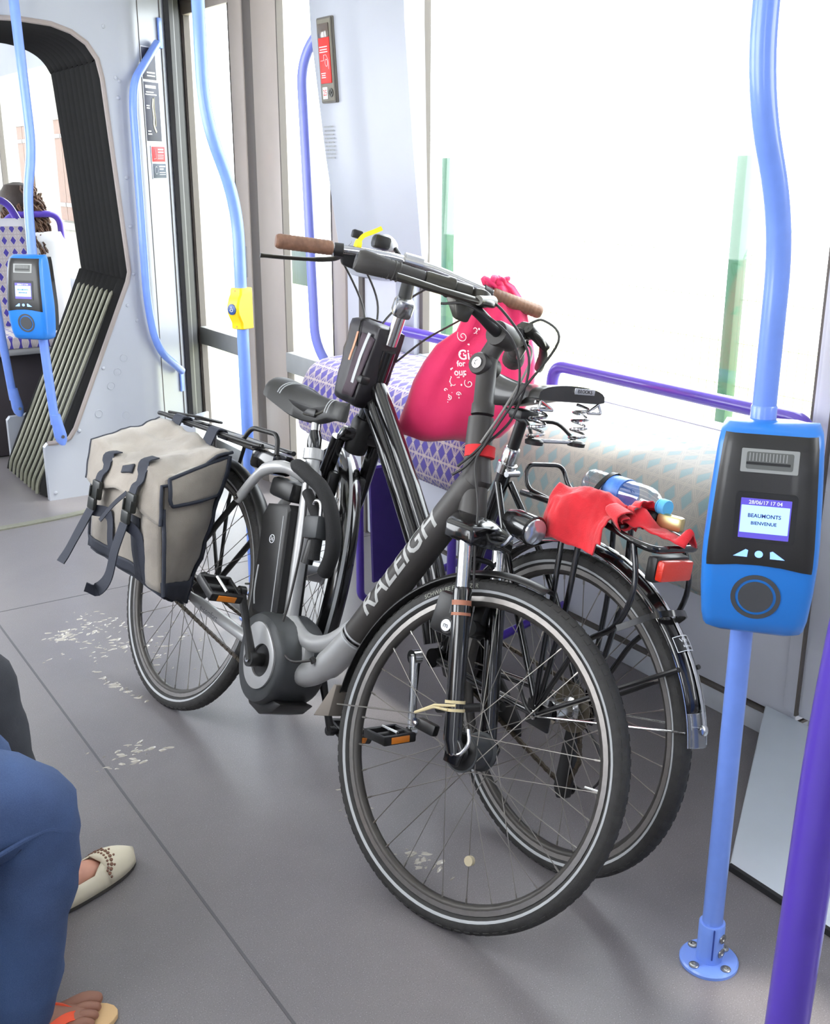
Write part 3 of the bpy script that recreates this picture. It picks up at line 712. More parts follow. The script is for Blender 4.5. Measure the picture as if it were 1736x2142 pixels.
# ================================================================== SIGNS ON PILLAR AND JAMB
tl, tr_, br, bl_ = at_x(668, 41, 2.05), at_x(707, 36, 2.05), at_x(717, 210, 2.064), at_x(680, 214, 2.064)
cx_ = V(0, -1, 0); cy_ = Vector((-0.06, 0, 1)).normalized(); cz_ = cx_.cross(cy_)
eb = thing('emergency_box', 'grey emergency handle panel with a red instruction sign numbered 25 on the pillar', 'sign', M=cols(cx_, cy_, cz_, (2.052, 3.665, 1.80)))
M_ebox = mat('panel_olive_grey', (120, 116, 104), 0.5, var=0.1); M_red = mat('sign_red', (222, 44, 36), 0.5)
MB().rbox((0, 0, 0), (0.105, 0.285, 0.012), 0.004).build('back_plate', M_ebox, eb)
MB().prism(rr_outline(-0.052, 0.052, -0.142, 0.142, 0.008), 0.004, 0.008, lambda u, v, d: V(u, v, d)).build('rim', mat('panel_rim_dark', (84, 80, 72), 0.5), eb)
MB().rbox((0.0, 0.0, 0.008), (0.095, 0.272, 0.004), 0.002).build('face_plate', M_ebox, eb)
MB().rbox((0.0, 0.098, 0.012), (0.074, 0.048, 0.006), 0.003).build('handle_window', mat('smoked_window', (96, 84, 74), 0.15, coat=0.5), eb)
rs = MB().rbox((0.0, 0.0, 0.012), (0.076, 0.152, 0.004), 0.002).build('red_sign', M_red, eb)
for i, (yy, wd) in enumerate(((0.045, 0.055), (0.036, 0.05), (0.028, 0.056), (-0.042, 0.032), (-0.049, 0.026), (-0.056, 0.030))):
    MB().box((-0.004 if i < 3 else -0.014, yy, 0.0144), (wd, 0.003, 0.0006)).build('printed_line', M_white, rs, smooth=0)
MB().tube([V(-0.028, 0.0, 0.0146), V(-0.005, 0.0, 0.0146), V(-0.005, 0.018, 0.0146), V(0.012, 0.018, 0.0146), V(0.026, 0.0, 0.0146), V(0.026, -0.03, 0.0146)], 0.0008, 5).build('printed_drawing', M_white, rs)
MB().tube([V(0.012 + 0.009 * math.cos(R(a)), -0.008 + 0.012 * math.sin(R(a)), 0.0146) for a in range(0, 361, 30)], 0.0008, 5).build('printed_drawing', M_white, rs)
nl = MB().rbox((-0.016, -0.108, 0.0115), (0.034, 0.040, 0.002), 0.0008).build('number_label', M_white, eb)
text('number', '25', 0.028, Matrix.Translation((-0.016, -0.108, 0.0128)), M_red, nl, bold=0.0004)
MB().lathe([(0.015, 0), (0.015, 0.003), (0.010, 0.003), (0.009, 0.001), (0.004, 0.001), (0.004, 0.004), (0, 0.004)], 20, Matrix.Translation((0.026, -0.108, 0.0105))).build('key_lock', mat('lock_dark', (70, 70, 66), 0.4, metal=0.5), eb)
M_navy = mat('sticker_navy', (52, 54, 76), 0.5); M_stred = mat('sticker_red', (206, 44, 52), 0.5); M_stbl = mat('sticker_slate', (70, 82, 100), 0.5)
P1 = V(1.805, 4.872, 0); sd = Vector((0.17, 0.128, 0)); sdn = sd.normalized(); sn = Vector((sd.y, -sd.x, 0)).normalized()
def sticker(label, t0, t1, z0, z1, m, draw):
    c = P1 + sd * ((t0 + t1) / 2) + sn * 0.0016 + V(0, 0, (z0 + z1) / 2); wd = sd.length * (t1 - t0); h = z1 - z0
    t = thing('sticker', label, 'sticker', M=cols(sdn, V(0, 0, 1), sn, c))
    MB().rbox((0, 0, 0), (wd + 0.008, h + 0.008, 0.002), 0.0008).build('border', M_white, t); MB().rbox((0, 0, 0.001), (wd, h, 0.0016), 0.0005).build('print', m, t)
    for (x, y, w_, h_) in draw: MB().box((x * wd, y * h, 0.0022), (w_ * wd, h_ * h, 0.0006)).build('printed_line', M_white, t, smooth=0)
    return t
sticker('dark sticker at the top of the jamb, partly behind the grab bar', 0.02, 0.52, 1.80, 1.93, M_navy, [(0.1, -0.28, 0.6, 0.05), (0.1, -0.38, 0.6, 0.04)])
st = sticker('tall dark sticker with drawing of a handle on the jamb', 0.02, 0.58, 1.545, 1.79, M_navy, [(-0.05, 0.42, 0.7, 0.05), (-0.12, 0.33, 0.5, 0.02), (-0.05, 0.29, 0.75, 0.02), (-0.3, 0.1, 0.2, 0.02), (-0.3, 0.06, 0.2, 0.02), (-0.3, -0.33, 0.2, 0.02), (-0.28, -0.38, 0.25, 0.02)])
M_cream = mat('print_cream', (222, 216, 190), 0.6)
MB().tube(cr([V(0.006, 0.055, 0.0028), V(0.0, 0.02, 0.0028), V(0.004, -0.02, 0.0028), V(0.002, -0.055, 0.0028), V(0.018, -0.085, 0.0028)], 5), 0.006, 6, flat=0.2).build('printed_drawing', M_cream, st)
MB().tube(cr([V(0.014, 0.06, 0.0028), V(0.012, 0.02, 0.0028), V(0.018, -0.03, 0.0028), V(0.016, -0.06, 0.0028)], 5), 0.0022, 6).build('printed_drawing', M_cream, st)
s2 = sticker('small red warning sticker on the jamb', 0.16, 0.66, 1.458, 1.522, M_stred, [(0.18, 0.32, 0.42, 0.09), (0.18, 0.14, 0.42, 0.08), (0.16, -0.06, 0.46, 0.03), (0.16, -0.18, 0.46, 0.03), (0.14, -0.30, 0.46, 0.03)])
MB().tube([V(-0.04, -0.02, 0.0026), V(-0.02, -0.018, 0.0026), V(-0.024, 0.01, 0.0026), V(-0.03, 0.024, 0.0026)], 0.001, 5).build('printed_drawing', M_white, s2)
s3 = sticker('small slate blue no smoking sticker below the red one', 0.17, 0.67, 1.388, 1.450, M_stbl, [(0.2, 0.3, 0.46, 0.09), (0.14, 0.12, 0.3, 0.08), (0.2, -0.12, 0.46, 0.03), (0.2, -0.26, 0.46, 0.03)])
MB().tube([V(-0.028 + 0.011 * math.cos(R(a)), 0.002 + 0.016 * math.sin(R(a)), 0.0026) for a in range(0, 361, 24)], 0.0012, 5).build('printed_drawing', M_white, s3)

# ================================================================== NEXT CAR: SEAT AND PASSENGER
seat = thing('tram_seat', 'white shelled tram seat with purple cane-patterned fabric beyond the gangway', 'seat', loc=(1.38, 6.0, 0.0))
M_shell = mat('seat_shell_white', (232, 230, 232), 0.35)
M_fabS = cane_fabric('cane_fabric_seat', (78, 66, 168), (214, 206, 204), (190, 176, 178), 0.045)
def backrest(nm, w0, w1, y, th, m, z0, z1, uvs=False):
    rows = []; uv = []
    for k in range(13):
        q = k / 12; z = z0 + (z1 - z0) * q; w_ = w0 + (w1 - w0) * q - (0.03 * max(0, q - 0.9) / 0.1 if True else 0)
        row = []
        for j in range(9):
            u = -w_ + 2 * w_ * j / 8; row.append(V(u, y + 0.10 * q - 0.015 * (1 - (u / w_) ** 2) * 0 + 0.02 * (u / w_) ** 2 * -1, z)); uv.append((u + 0.5, z))
        rows.append(row)
    mb = MB(); mb.loft(rows, cap=False, closed=False); mb.uv = uv if uvs else None
    o = mb.build(nm, m, seat, smooth=60); md = o.modifiers.new('thick', 'SOLIDIFY'); md.thickness = th; md.offset = 0; return o
backrest('shell', 0.245, 0.215, 0.03, 0.03, M_shell, 0.50, 1.175); backrest('back_cushion', 0.225, 0.19, 0.003, 0.03, M_fabS, 0.60, 1.135, True)
mb = MB(); mb.rbox((0, -0.20, 0.60), (0.44, 0.42, 0.07), 0.03); mb.uv = [(v.x + 0.5, v.y) for v in mb.v]; mb.build('seat_cushion', M_fabS, seat)
MB().rbox((0, -0.19, 0.555), (0.47, 0.44, 0.035), 0.015).build('seat_pan', mat('seat_pan_grey', (150, 150, 150), 0.4), seat)
MB().rbox((0, -0.12, 0.27), (0.46, 0.30, 0.54), 0.02).build('pedestal', mat('pedestal_dark', (58, 52, 56), 0.6), seat)
MB().tube(fillet([V(-0.20, 0.10, 1.13), V(-0.19, 0.12, 1.275), V(0.10, 0.12, 1.275), V(0.16, 0.12, 1.15)], 0.09, 7), 0.019, 14).build('hand_loop', M_purple, seat)

# ================================================================== BICYCLES
M_tyre = mat('tyre_rubber', (52, 51, 50), 0.75, var=0.25, vscale=60, bump=0.35, bscale=300)
M_rim = mat('rim_dark', (74, 71, 68), 0.42, metal=0.5, var=0.15, vscale=30)
M_track = mat('rim_brake_track', (176, 172, 168), 0.34, metal=0.8, var=0.1, vscale=80)
M_refl = mat('reflective_stripe', (172, 174, 176), 0.45)
M_spoke = mat('spoke_steel', (150, 146, 140), 0.35, metal=0.85)
M_chrome = mat('chrome', (206, 206, 206), 0.18, metal=1.0)
M_silver = mat('frame_silver', (172, 172, 172), 0.38, metal=0.35, var=0.07, vscale=25, coat=0.25)
M_frblk = mat('frame_matt_black', (58, 55, 53), 0.48, metal=0.1, var=0.12, vscale=20)
M_gloss = mat('gloss_black', (22, 21, 22), 0.16, coat=0.6, var=0.2, vscale=15)
M_satin = mat('satin_black', (27, 26, 26), 0.42, var=0.25, vscale=30)
M_grey = mat('motor_grey', (60, 62, 64), 0.5, var=0.15, vscale=20)
M_grip = mat('grip_dark_rubber', (58, 56, 54), 0.7, bump=0.3, bscale=120)
M_lever = mat('lever_dark', (62, 60, 54), 0.3, metal=0.4)
M_cable = mat('cable_black', (40, 38, 38), 0.5)
M_leather = mat('grip_brown_leather', (128, 92, 72), 0.5, var=0.3, vscale=60, bump=0.25, bscale=150)
M_orange = mat('reflector_orange', (224, 128, 24), 0.3, coat=0.4)
M_redrf = mat('reflector_red', (226, 50, 28), 0.25, coat=0.5, bump=0.4, bscale=500)
RX90 = Matrix.Rotation(R(90), 4, 'X')
def bike_matrix(o, x, z):
    x = Vector(x).normalized(); z = (Vector(z) - x * Vector(z).dot(x)).normalized(); return cols(x, z.cross(x), z, o)
def wheel(par, name, Mx, Rt=0.348, tr=0.0195, hub=(0.018, 0.035, 0.028), n=32, seed=0, hub_m=None, word=None, stripe_side=(1, -1)):
    rim = MB().lathe([(0.312, -0.0115), (0.2985, -0.0115), (0.2925, -0.007), (0.290, 0), (0.2925, 0.007), (0.2985, 0.0115), (0.312, 0.0115), (0.306, 0)], 72, RX90, closed=True).build(name, M_rim, par, M=Mx)
    mb = MB()
    for s in (-1, 1): mb.lathe([(0.3115, s * 0.0117), (0.3115, s * 0.0124), (0.3015, s * 0.0124), (0.3015, s * 0.0117)], 72, RX90, closed=True)
    mb.build('brake_track', M_track, rim)
    rc = Rt - tr
    sec = [(rc + tr * math.cos(2 * math.pi * k / 18) * (1.0 if math.cos(2 * math.pi * k / 18) > 0 else 1.02), tr * 0.98 * math.sin(2 * math.pi * k / 18)) for k in range(18)]
    ty = MB().lathe(sec, 96, RX90, closed=True).build('tyre', M_tyre, rim)
    mb = MB()     # tread blocks round the running surface
    for k in range(96):
        for s in (-1, 1):
            a = 2 * math.pi * (k + (0.25 if s > 0 else 0.75)) / 96; q = Matrix.Rotation(-a, 4, 'Y')
            t = math.radians(38) * s; rr_ = rc + (tr - 0.0003) * math.cos(t)
            mb.box(q @ V(rr_, (tr - 0.0003) * math.sin(t), 0), (0.0016, 0.0085, 0.0135), (q @ Matrix.Rotation(t, 4, 'Z')).to_3x3())
    tb = mb.build('tread', M_tyre, rim, smooth=0); tb['kind'] = 'stuff'
    for s in stripe_side:
        pr = []
        for r_ in (rc - 0.0095, rc - 0.0075, rc - 0.0055, rc - 0.0040):
            pr.append((r_, s * (math.sqrt(max(0, (tr * 0.985) ** 2 - (r_ - rc) ** 2)) + 0.0006)))
        pr2 = [(r_, y_ - s * 0.0012) for r_, y_ in pr]
        MB().lathe(pr + pr2[::-1], 96, RX90, closed=True).build('reflective_stripe', M_refl, rim)
    hr, fl, fr = hub
    hb = MB().lathe([(0.006, -fl - 0.022), (0.010, -fl - 0.02), (0.010, -fl - 0.004), (fr, -fl - 0.002), (fr, -fl + 0.002), (hr, -fl + 0.006), (hr, fl - 0.006), (fr, fl - 0.002), (fr, fl + 0.002), (0.010, fl + 0.004), (0.010, fl + 0.02), (0.006, fl + 0.022)], 28, RX90).build('hub', hub_m or M_satin, rim)
    meshes = []
    for side in (1, -1):
        for dr in (1, -1):
            a = 1.15 * dr; p0 = V(fr * 0.93 * math.cos(a), side * fl, fr * 0.93 * math.sin(a)); p1 = V(0.2935, side * 0.003, 0)
            pn = p1 + (p0 - p1).normalized() * 0.014
            meshes.append(MB().tube([p0, pn, pn + (p1 - p0).normalized() * 0.0003, p1], [0.00105, 0.00105, 0.0021, 0.0021], 6).build('spoke', M_spoke, rim))
    q = n // 4
    for i, o in enumerate(meshes):
        for k in range(q):
            an = 2 * math.pi * (k / q + i / n) + seed; Mr = Matrix.Rotation(an, 4, 'Y')
            if k == 0: o.matrix_basis = Mr
            else: mesh_obj('spoke', o.data, None, rim, Mr)
    a = seed + 0.1
    MB().tube([V(0.294 * math.cos(a), 0, 0.294 * math.sin(a)), V(0.262 * math.cos(a), 0, 0.262 * math.sin(a))], 0.003, 8).build('valve', M_chrome, rim)
    return rim
def steer_matrix(p, d, ang):
    return Matrix.Translation(p) @ Matrix.Rotation(ang, 4, Vector(d).normalized()) @ Matrix.Translation(-Vector(p))
def ground_shift(B, Mx, Rt, tr):
    """local offset that sets a steered wheel down on the floor"""
    Mw = B.matrix_basis @ Mx; c = Mw.translation; ax = (Mw.to_3x3() @ V(0, 1, 0)).normalized()
    low = c.z - (Rt - tr) * math.sqrt(max(0, 1 - ax.z ** 2)) - tr
    return B.matrix_basis.to_3x3().inverted() @ V(0, 0, -low)
def pedal(par, c, sgn, tilt=0.0, orange=True):
    """platform pedal as sub-parts of a crank; c is its axle centre"""
    Mt = Matrix.Translation(c) @ Matrix.Rotation(tilt, 4, 'Y')
    pd = MB()
    for x in (-0.036, 0.036): pd.rbox((x, 0, 0), (0.012, 0.088, 0.022), 0.003)
    for y in (-0.04, 0.04): pd.rbox((0, y, 0), (0.084, 0.010, 0.020), 0.003)
    pd.tube([V(0, -sgn * 0.055, 0), V(0, sgn * 0.044, 0)], 0.009, 12)
    o = pd.build('pedal', M_satin, par, M=Mt)
    if orange:
        for x in (-0.0425, 0.0425): 
            q = MB().rbox((x, 0, 0), (0.003, 0.05, 0.015), 0.001).build('pedal_reflector', M_orange, par, M=Mt)
    MB().tube([V(-0.03, 0, 0.0125), V(0.03, 0, 0.0125)], 0.004, 8).build('pedal_bar', M_chrome, par, M=Mt)
def saddle(par, xr, xn, zt, hwr, m, thick=0.03, drop=0.045, flat=False, nose=None):
    rows = []; N = 22
    for k in range(N + 1):
        q = k / N; x = xr + (xn - xr) * q
        wd = hwr * (1 - 0.80 * min(1, max(0, (q - 0.10) / 0.50)) ** 1.0 * (1.5 - 0.5 * min(1, max(0, (q - 0.1) / 0.5))) ) if q > 0.1 else hwr * ((0.92 if nose else 0.75) + (0.08 if nose else 0.25) * math.sin(q / 0.1 * math.pi / 2))
        wd = max(wd, hwr * (0.27 if nose else 0.21))
        if q > 0.93: wd *= math.sqrt(max(0.05, 1 - ((q - 0.93) / 0.075) ** 2))
        zz = zt + (0.012 * q * q if nose else 0) + 0.010 * math.cos(q * math.pi * 1.1) - 0.006 * math.sin(q * math.pi)
        dp = drop * (0.65 + 0.5 * math.sin(min(1, q * 1.25) * math.pi))
        if nose: dp = drop + (nose - drop) * min(1, max(0, (q - 0.35) / 0.55))
        row = []
        for j in range(15):
            a = math.pi * j / 14; u = math.cos(a); s_ = math.sin(a)
            row.append(V(x, wd * u, zz - (dp * (1 - s_ ** 0.6)) + (0.0 if flat else 0.004 * s_)))
        row += [V(x, wd * 0.8 * c_, zz - dp - 0.004) for c_ in (-1, -0.3, 0.3, 1)]
        rows.append(row)
    return MB().loft(rows).build('saddle', m, par, smooth=60)
def grip(par, a, b, r, m, Mx, ends=True, rows=0):
    a, b = Vector(a), Vector(b); L = (b - a).length; d = (b - a) / L
    prof = [(0.010, 0), (r * 0.8, 0.0005), (r, 0.006)]
    k = rows or 12
    for i in range(k):
        z = 0.008 + (L - 0.016) * i / k
        prof += [(r, z), (r * 1.035, z + (L - 0.016) / k * 0.3), (r * 1.035, z + (L - 0.016) / k * 0.7), (r, z + (L - 0.016) / k * 0.98)]
    prof += [(r, L - 0.004), (r * 0.75, L)]
    MB().lathe(prof, 20, axM(a, d)).build('grip', m, par, M=Mx)
def crank(par, c, e, m, orange=True, tilt=0.0, pd=True):
    c, e = Vector(c), Vector(e); sgn = 1 if e.y > 0 else -1
    ax = (e - c); pts = [c, c + ax * 0.12, c + ax * 0.5, e]
    mb = MB().tube(pts, [0.017, 0.014, 0.0105, 0.0115], 10, flat=0.8); mb.lathe([(0.018, -0.010), (0.018, 0.010)], 16, Matrix.Translation(c) @ RX90); mb.lathe([(0.013, -0.008), (0.013, 0.008)], 14, Matrix.Translation(e) @ RX90)
    o = mb.build('crank_arm', m, par)
    MB().lathe([(0.0075, -0.003), (0.0075, 0.003)], 12, Matrix.Translation(c + V(0, sgn * 0.011, 0)) @ RX90).build('crank_bolt', M_chrome, o)
    if pd: pedal(o, e + V(0, sgn * 0.062, 0), sgn, tilt, orange)
    return o

# ---------------------------------------------------------------- bicycle A: silver and black electric bicycle in front
bA = thing('electric_bicycle', 'silver and black electric bicycle in front with RALEIGH down tube', 'bicycle',
           M=bike_matrix((0.9293, 2.6985, 0.0), (0.09101, -0.99585, 0), (0.34506, 0.03154, 0.93805)))
HA, HD = V(0.94, 0, 1.0), V(-0.26, 0, 0.966)
SA = steer_matrix(HA, HD, 0.17)
wheel(bA, 'rear_wheel', Matrix.Translation((0, 0, 0.348)), seed=0.2, hub=(0.026, 0.034, 0.040))
cF = Matrix.Translation((1.165, 0, 0.348)); dF = ground_shift(bA, SA @ cF, 0.348, 0.0195)
MF = Matrix.Translation(dF) @ SA @ cF
fwA = wheel(bA, 'front_wheel', MF, seed=0.05, hub=(0.034, 0.034, 0.040), hub_m=M_grey)
# lettering on the front tyre's right side wall
def tyre_text(body, a0, size, m, par, r0=0.3285, sgn=-1):
    me = text_mesh(body, size, cuts=1)
    for v in me.vertices:
        r_ = r0 + 0.003 + v.co.y; an = R(a0) - v.co.x / r0; y_ = math.sqrt(max(0, 0.0195 ** 2 - (r_ - r0) ** 2)) + 0.0008
        v.co = V(r_ * math.cos(an), sgn * y_, r_ * math.sin(an))
    me.materials.append(m); return mesh_obj('tyre_lettering', me, m, par)
tyre_text('SCHWALBE ENERGIZER', 118, 0.013, mat('tyre_print', (150, 152, 140), 0.7), fwA)
# hub ends: axle nuts, quick release lever, dynamo lettering
text('hub_lettering', 'SHIMANO', 0.010, None, M_white, fwA, fn=lambda p: V((0.030 + p.y) * math.sin(R(150) + p.x / 0.030) * 1.0, -0.0372, (0.030 + p.y) * math.cos(R(150) + p.x / 0.030)))
MB().lathe([(0.036, -0.034), (0.036, -0.037), (0.020, -0.040), (0.012, -0.052), (0.0, -0.052)], 24, Matrix.Rotation(R(-90), 4, 'X') @ Matrix.Scale(1, 4)).build('hub_cap', M_satin, fwA)
MB().tube(cr([V(0, -0.064, 0), V(0.02, -0.068, 0.004), V(0.03, -0.066, 0.03), V(0.018, -0.064, 0.055)], 5), 0.004, 8).build('quick_release_lever', M_chrome, fwA)
MB().lathe([(0.009, 0), (0.011, 0.004), (0.011, 0.010), (0.006, 0.013)], 14, axM((0, -0.056, 0), (0, -1, 0))).build('axle_nut', M_chrome, fwA)
# frame
def PA(name, mb, m, **k): return mb.build(name, m, bA, **k)
PA('seat_tube', MB().tube([V(0.495, 0, 0.335), V(0.392, 0, 0.80)], 0.0185, 18), M_silver)
PA('seat_clamp', MB().lathe([(0.0195, -0.016), (0.0255, -0.014), (0.0255, 0.012), (0.0195, 0.014)], 20, axM((0.389, 0, 0.806), (-0.22, 0, 0.97))), M_silver)
PA('seat_post', MB().tube([V(0.40, 0, 0.77), V(0.352, 0, 0.925)], 0.0125, 14), M_chrome)
PA('post_boot', MB().lathe([(0.017, 0), (0.0185, 0.004), (0.0185, 0.03), (0.013, 0.05)], 16, axM((0.386, 0, 0.815), (-0.30, 0, 0.95))), M_gloss)
sdA = saddle(bA, 0.195, 0.478, 0.958, 0.080, mat('saddle_black', (46, 46, 45), 0.5, bump=0.15, bscale=260), drop=0.062)
for xx in (0.255, 0.412):
    for dx in (0, 0.010):
        q = (xx + dx - 0.195) / 0.283; hw_ = 0.07 if xx < 0.3 else 0.027
        z0 = 0.958 + 0.010 * math.cos(q * math.pi * 1.1) - 0.006 * math.sin(q * math.pi) + 0.0046
        MB().tube([V(xx + dx + 0.01 * abs(math.cos(a)), hw_ * math.cos(a), z0 - 0.058 * (1 - math.sin(a) ** 0.6)) for a in [math.pi * k / 16 for k in range(1, 16)]], 0.0014, 6).build('piping_stripe', M_refl, sdA)
PA('saddle_base', MB().loft([[V(0.23, 0.06, 0.925), V(0.23, -0.06, 0.925), V(0.36, -0.025, 0.92), V(0.46, -0.012, 0.945), V(0.46, 0.012, 0.945), V(0.36, 0.025, 0.92)], [V(0.28, 0.03, 0.895), V(0.28, -0.03, 0.895), V(0.36, -0.016, 0.893), V(0.41, -0.010, 0.905), V(0.41, 0.010, 0.905), V(0.36, 0.016, 0.893)]]), M_satin, bev=0.006)
for s in (-1, 1): PA('saddle_rail', MB().tube(cr([V(0.22, s * 0.03, 0.935), V(0.27, s * 0.022, 0.90), V(0.37, s * 0.020, 0.90), V(0.44, s * 0.008, 0.94)], 5), 0.0035, 8), M_lever)
PA('saddle_clamp', MB().rbox((0.353, 0, 0.905), (0.06, 0.05, 0.022), 0.006), M_satin)
# big down tube: lower silver elbow, upper black sleeve
dtp = cr([V(0.50, 0, 0.275), V(0.594, 0, 0.300), V(0.668, 0, 0.352), V(0.742, 0, 0.452)], 7)
PA('down_tube_elbow', MB().tube(dtp, [0.026] * 7 + [0.030] * 7 + [0.0345] * (len(dtp) - 14), 22), M_silver)
dA_, dB_ = V(0.738, 0, 0.446), V(0.972, 0, 0.868)
dts = PA('down_tube', MB().tube([dA_, dA_.lerp(dB_, 0.5), dA_.lerp(dB_, 0.8), dB_], [0.0355, 0.0355, 0.036, 0.034], 26), M_frblk)
for t_, m in ((0.004, M_refl), (0.022, M_gloss), (0.036, M_refl)):
    p = dA_.lerp(dB_, t_ - 0.02); PA('band_ring', MB().lathe([(0.0358, -0.0022), (0.0362, -0.0022), (0.0362, 0.0022), (0.0358, 0.0022)], 26, axM(p, dB_ - dA_), closed=True), m)
def on_tube(p, along0=0.222, rad=0.0364):
    d = (dB_ - dA_).normalized(); n_ = V(0, -1, 0); up = d.cross(n_) * -1; a = p.y / rad + 0.12
    return dA_ + d * (along0 + p.x) + n_ * (rad * math.cos(a)) + up * (rad * math.sin(a))
text('down_tube_lettering', 'RALEIGH', 0.068, None, mat('print_silver', (168, 168, 166), 0.45), dts, fn=on_tube, sx=1.08, cuts=2, shear=0.22, bold=0.0009)
gt = cr([V(0.468, 0, 0.405), V(0.56, 0, 0.375), V(0.65, 0, 0.40), V(0.735, 0, 0.475)], 6)
PA('cross_tube', MB().tube(gt, 0.021, 16), M_silver)
PA('frame_web', MB().prism([(0.495, 0.40), (0.585, 0.375), (0.60, 0.31), (0.53, 0.30)], -0.016, 0.016, lambda u, v, d: V(u, d, v)), M_silver, bev=0.006)
PA('frame_plug', MB().tube([V(0.655, -0.032, 0.352), V(0.650, -0.040, 0.360)], [0.009, 0.006], 10), M_satin)
ht = PA('head_tube', MB().lathe([(0.030, 0), (0.0305, 0.02), (0.028, 0.05), (0.0285, 0.17), (0.027, 0.22)], 24, axM((0.992, 0, 0.785), HD)), M_frblk)
PA('head_gusset', MB().tube([V(0.95, 0, 0.83), V(0.972, 0, 0.872), V(0.955, 0, 0.925)], [0.036, 0.034, 0.026], 20), M_frblk)
rb = PA('red_strap', MB().lathe([(0.0295, 0), (0.032, 0.001), (0.032, 0.024), (0.0295, 0.025)], 24, axM((0.963, 0, 0.915), HD)), mat('velcro_red', (208, 40, 46), 0.8))
# rear end
for s in (-1, 1):
    cs = PA('chain_stay', MB().tube(cr([V(0.0, s * 0.068, 0.348), V(0.12, s * 0.068, 0.343), V(0.30, s * 0.052, 0.325), V(0.47, s * 0.036, 0.312)], 4), [0.011] * 5 + [0.0155] * 8, 14), M_silver)
    if s == -1:
        text('stay_lettering', 'e-comfort', 0.020, None, mat('print_dark', (70, 70, 72), 0.5), cs, fn=lambda p: V(0.235 + p.x, -0.060 - 0.0165 - p.x * -0.09, 0.3325 + p.y - p.x * 0.085))
    PA('seat_stay', MB().tube(cr([V(0.405, s * 0.012, 0.745), V(0.35, s * 0.050, 0.755), V(0.285, s * 0.066, 0.725), V(0.215, s * 0.068, 0.635)], 6), [0.015] * 6 + [0.016] * 6 + [0.013] * 7, 14), M_silver)
    PA('stay_link', MB().tube([V(0.222, s * 0.068, 0.645), V(0.0, s * 0.068, 0.352)], 0.0085, 10), M_satin)
    PA('stay_bolt', MB().lathe([(0.009, 0), (0.009, 0.003), (0.005, 0.003), (0, 0.001)], 12, axM((0.222, s * 0.079, 0.642), (0, s, 0))), M_chrome)
    PA('drop_out', MB().rbox((0.0, s * 0.066, 0.35), (0.06, 0.008, 0.05), 0.004), M_silver)
# motor: dark housing, silver teardrop ring, dark centre
def mo(u, v, d): return V(u, d, v)
hull = [(0.395, 0.340), (0.40, 0.375), (0.43, 0.402), (0.475, 0.412), (0.53, 0.398), (0.575, 0.36), (0.592, 0.31), (0.585, 0.255), (0.555, 0.212), (0.51, 0.190), (0.465, 0.196), (0.43, 0.225), (0.405, 0.275)]
def shrink(pts, c, k): return [(c[0] + (a - c[0]) * k, c[1] + (b - c[1]) * k) for a, b in pts]
hp2 = [(p.x, p.z) for p in cr([V(a, 0, b) for a, b in hull], 3, closed=True)]
mot = PA('motor', MB().loft([[mo(u, v, d) for u, v in shrink(hp2, (0.5, 0.30), k)] for d, k in ((-0.074, 0.86), (-0.070, 0.93), (-0.055, 0.985), (0.0, 1.0), (0.055, 0.985), (0.068, 0.92), (0.072, 0.85))]), M_grey, smooth=40)
tear = []
for k in range(40):
    a = 2 * math.pi * k / 40; r_ = 0.062 + 0.030 * max(0, math.cos(a - R(128))) ** 3; tear.append((0.505 + r_ * math.cos(a), 0.298 + r_ * 1.08 * math.sin(a)))
inner = [(0.513 + 0.037 * math.cos(2 * math.pi * k / 40), 0.303 + 0.040 * math.sin(2 * math.pi * k / 40)) for k in range(40)]
MB().loft([[mo(u, v, -0.070) for u, v in tear], [mo(u, v, -0.079) for u, v in tear], [mo(u, v, -0.080) for u, v in shrink(tear, (0.505, 0.3), 0.96)], [mo(u, v, -0.080) for u, v in inner], [mo(u, v, -0.070) for u, v in inner]], cap=False).build('silver_ring', M_silver, mot, smooth=30)
MB().prism(inner, -0.070, -0.0745, mo).build('chainring_guard', M_satin, mot)
MB().lathe([(0.016, -0.07), (0.016, -0.105)], 14, Matrix.Translation((0.511, 0, 0.303)) @ Matrix.Rotation(R(-90), 4, 'X') @ Matrix.Scale(1, 4)).build('spindle', M_satin, mot)
PA('motor_guard', MB().prism([(0.44, 0.215), (0.47, 0.178), (0.52, 0.170), (0.57, 0.192), (0.60, 0.225), (0.55, 0.22), (0.50, 0.20)], -0.05, 0.05, mo), M_satin, bev=0.006)
crank(bA, (0.511, -0.104, 0.303), (0.432, -0.128, 0.446), M_satin, tilt=0.35)
crank(bA, (0.511, 0.104, 0.303), (0.590, 0.128, 0.160), M_satin, tilt=0.2)
# chain with links
def chain(par, pts, y, n, r=0.0052):
    P = [V(a, y, b) for a, b in pts]; L = [0]
    for a, b in zip(P, P[1:]): L.append(L[-1] + (b - a).length)
    mb = MB()
    for k in range(n):
        d = L[-1] * (k + 0.5) / n; i = max(j for j in range(len(L)) if L[j] <= d); i = min(i, len(P) - 2)
        t = (P[i + 1] - P[i]).normalized(); c = P[i] + t * (d - L[i]); up = V(0, 1, 0)
        Mx = Matrix((t, up, t.cross(up))).transposed()
        mb.box(c, (L[-1] / n * 0.96, 0.0062 if k % 2 else 0.0088, 0.0078), Mx)
    o = mb.build('chain', mat('chain_steel', (74, 66, 56), 0.45, metal=0.7), par, smooth=0); return o
chain(bA, [(0.50, 0.255), (0.44, 0.255), (0.02, 0.303), (-0.03, 0.315), (-0.045, 0.348), (-0.03, 0.385), (0.02, 0.392), (0.47, 0.355), (0.53, 0.345)], -0.052, 96)
PA('rear_sprocket', MB().lathe([(0.044, -0.002), (0.044, 0.002)], 20, Matrix.Translation((0, -0.052, 0.348)) @ RX90), M_chrome)
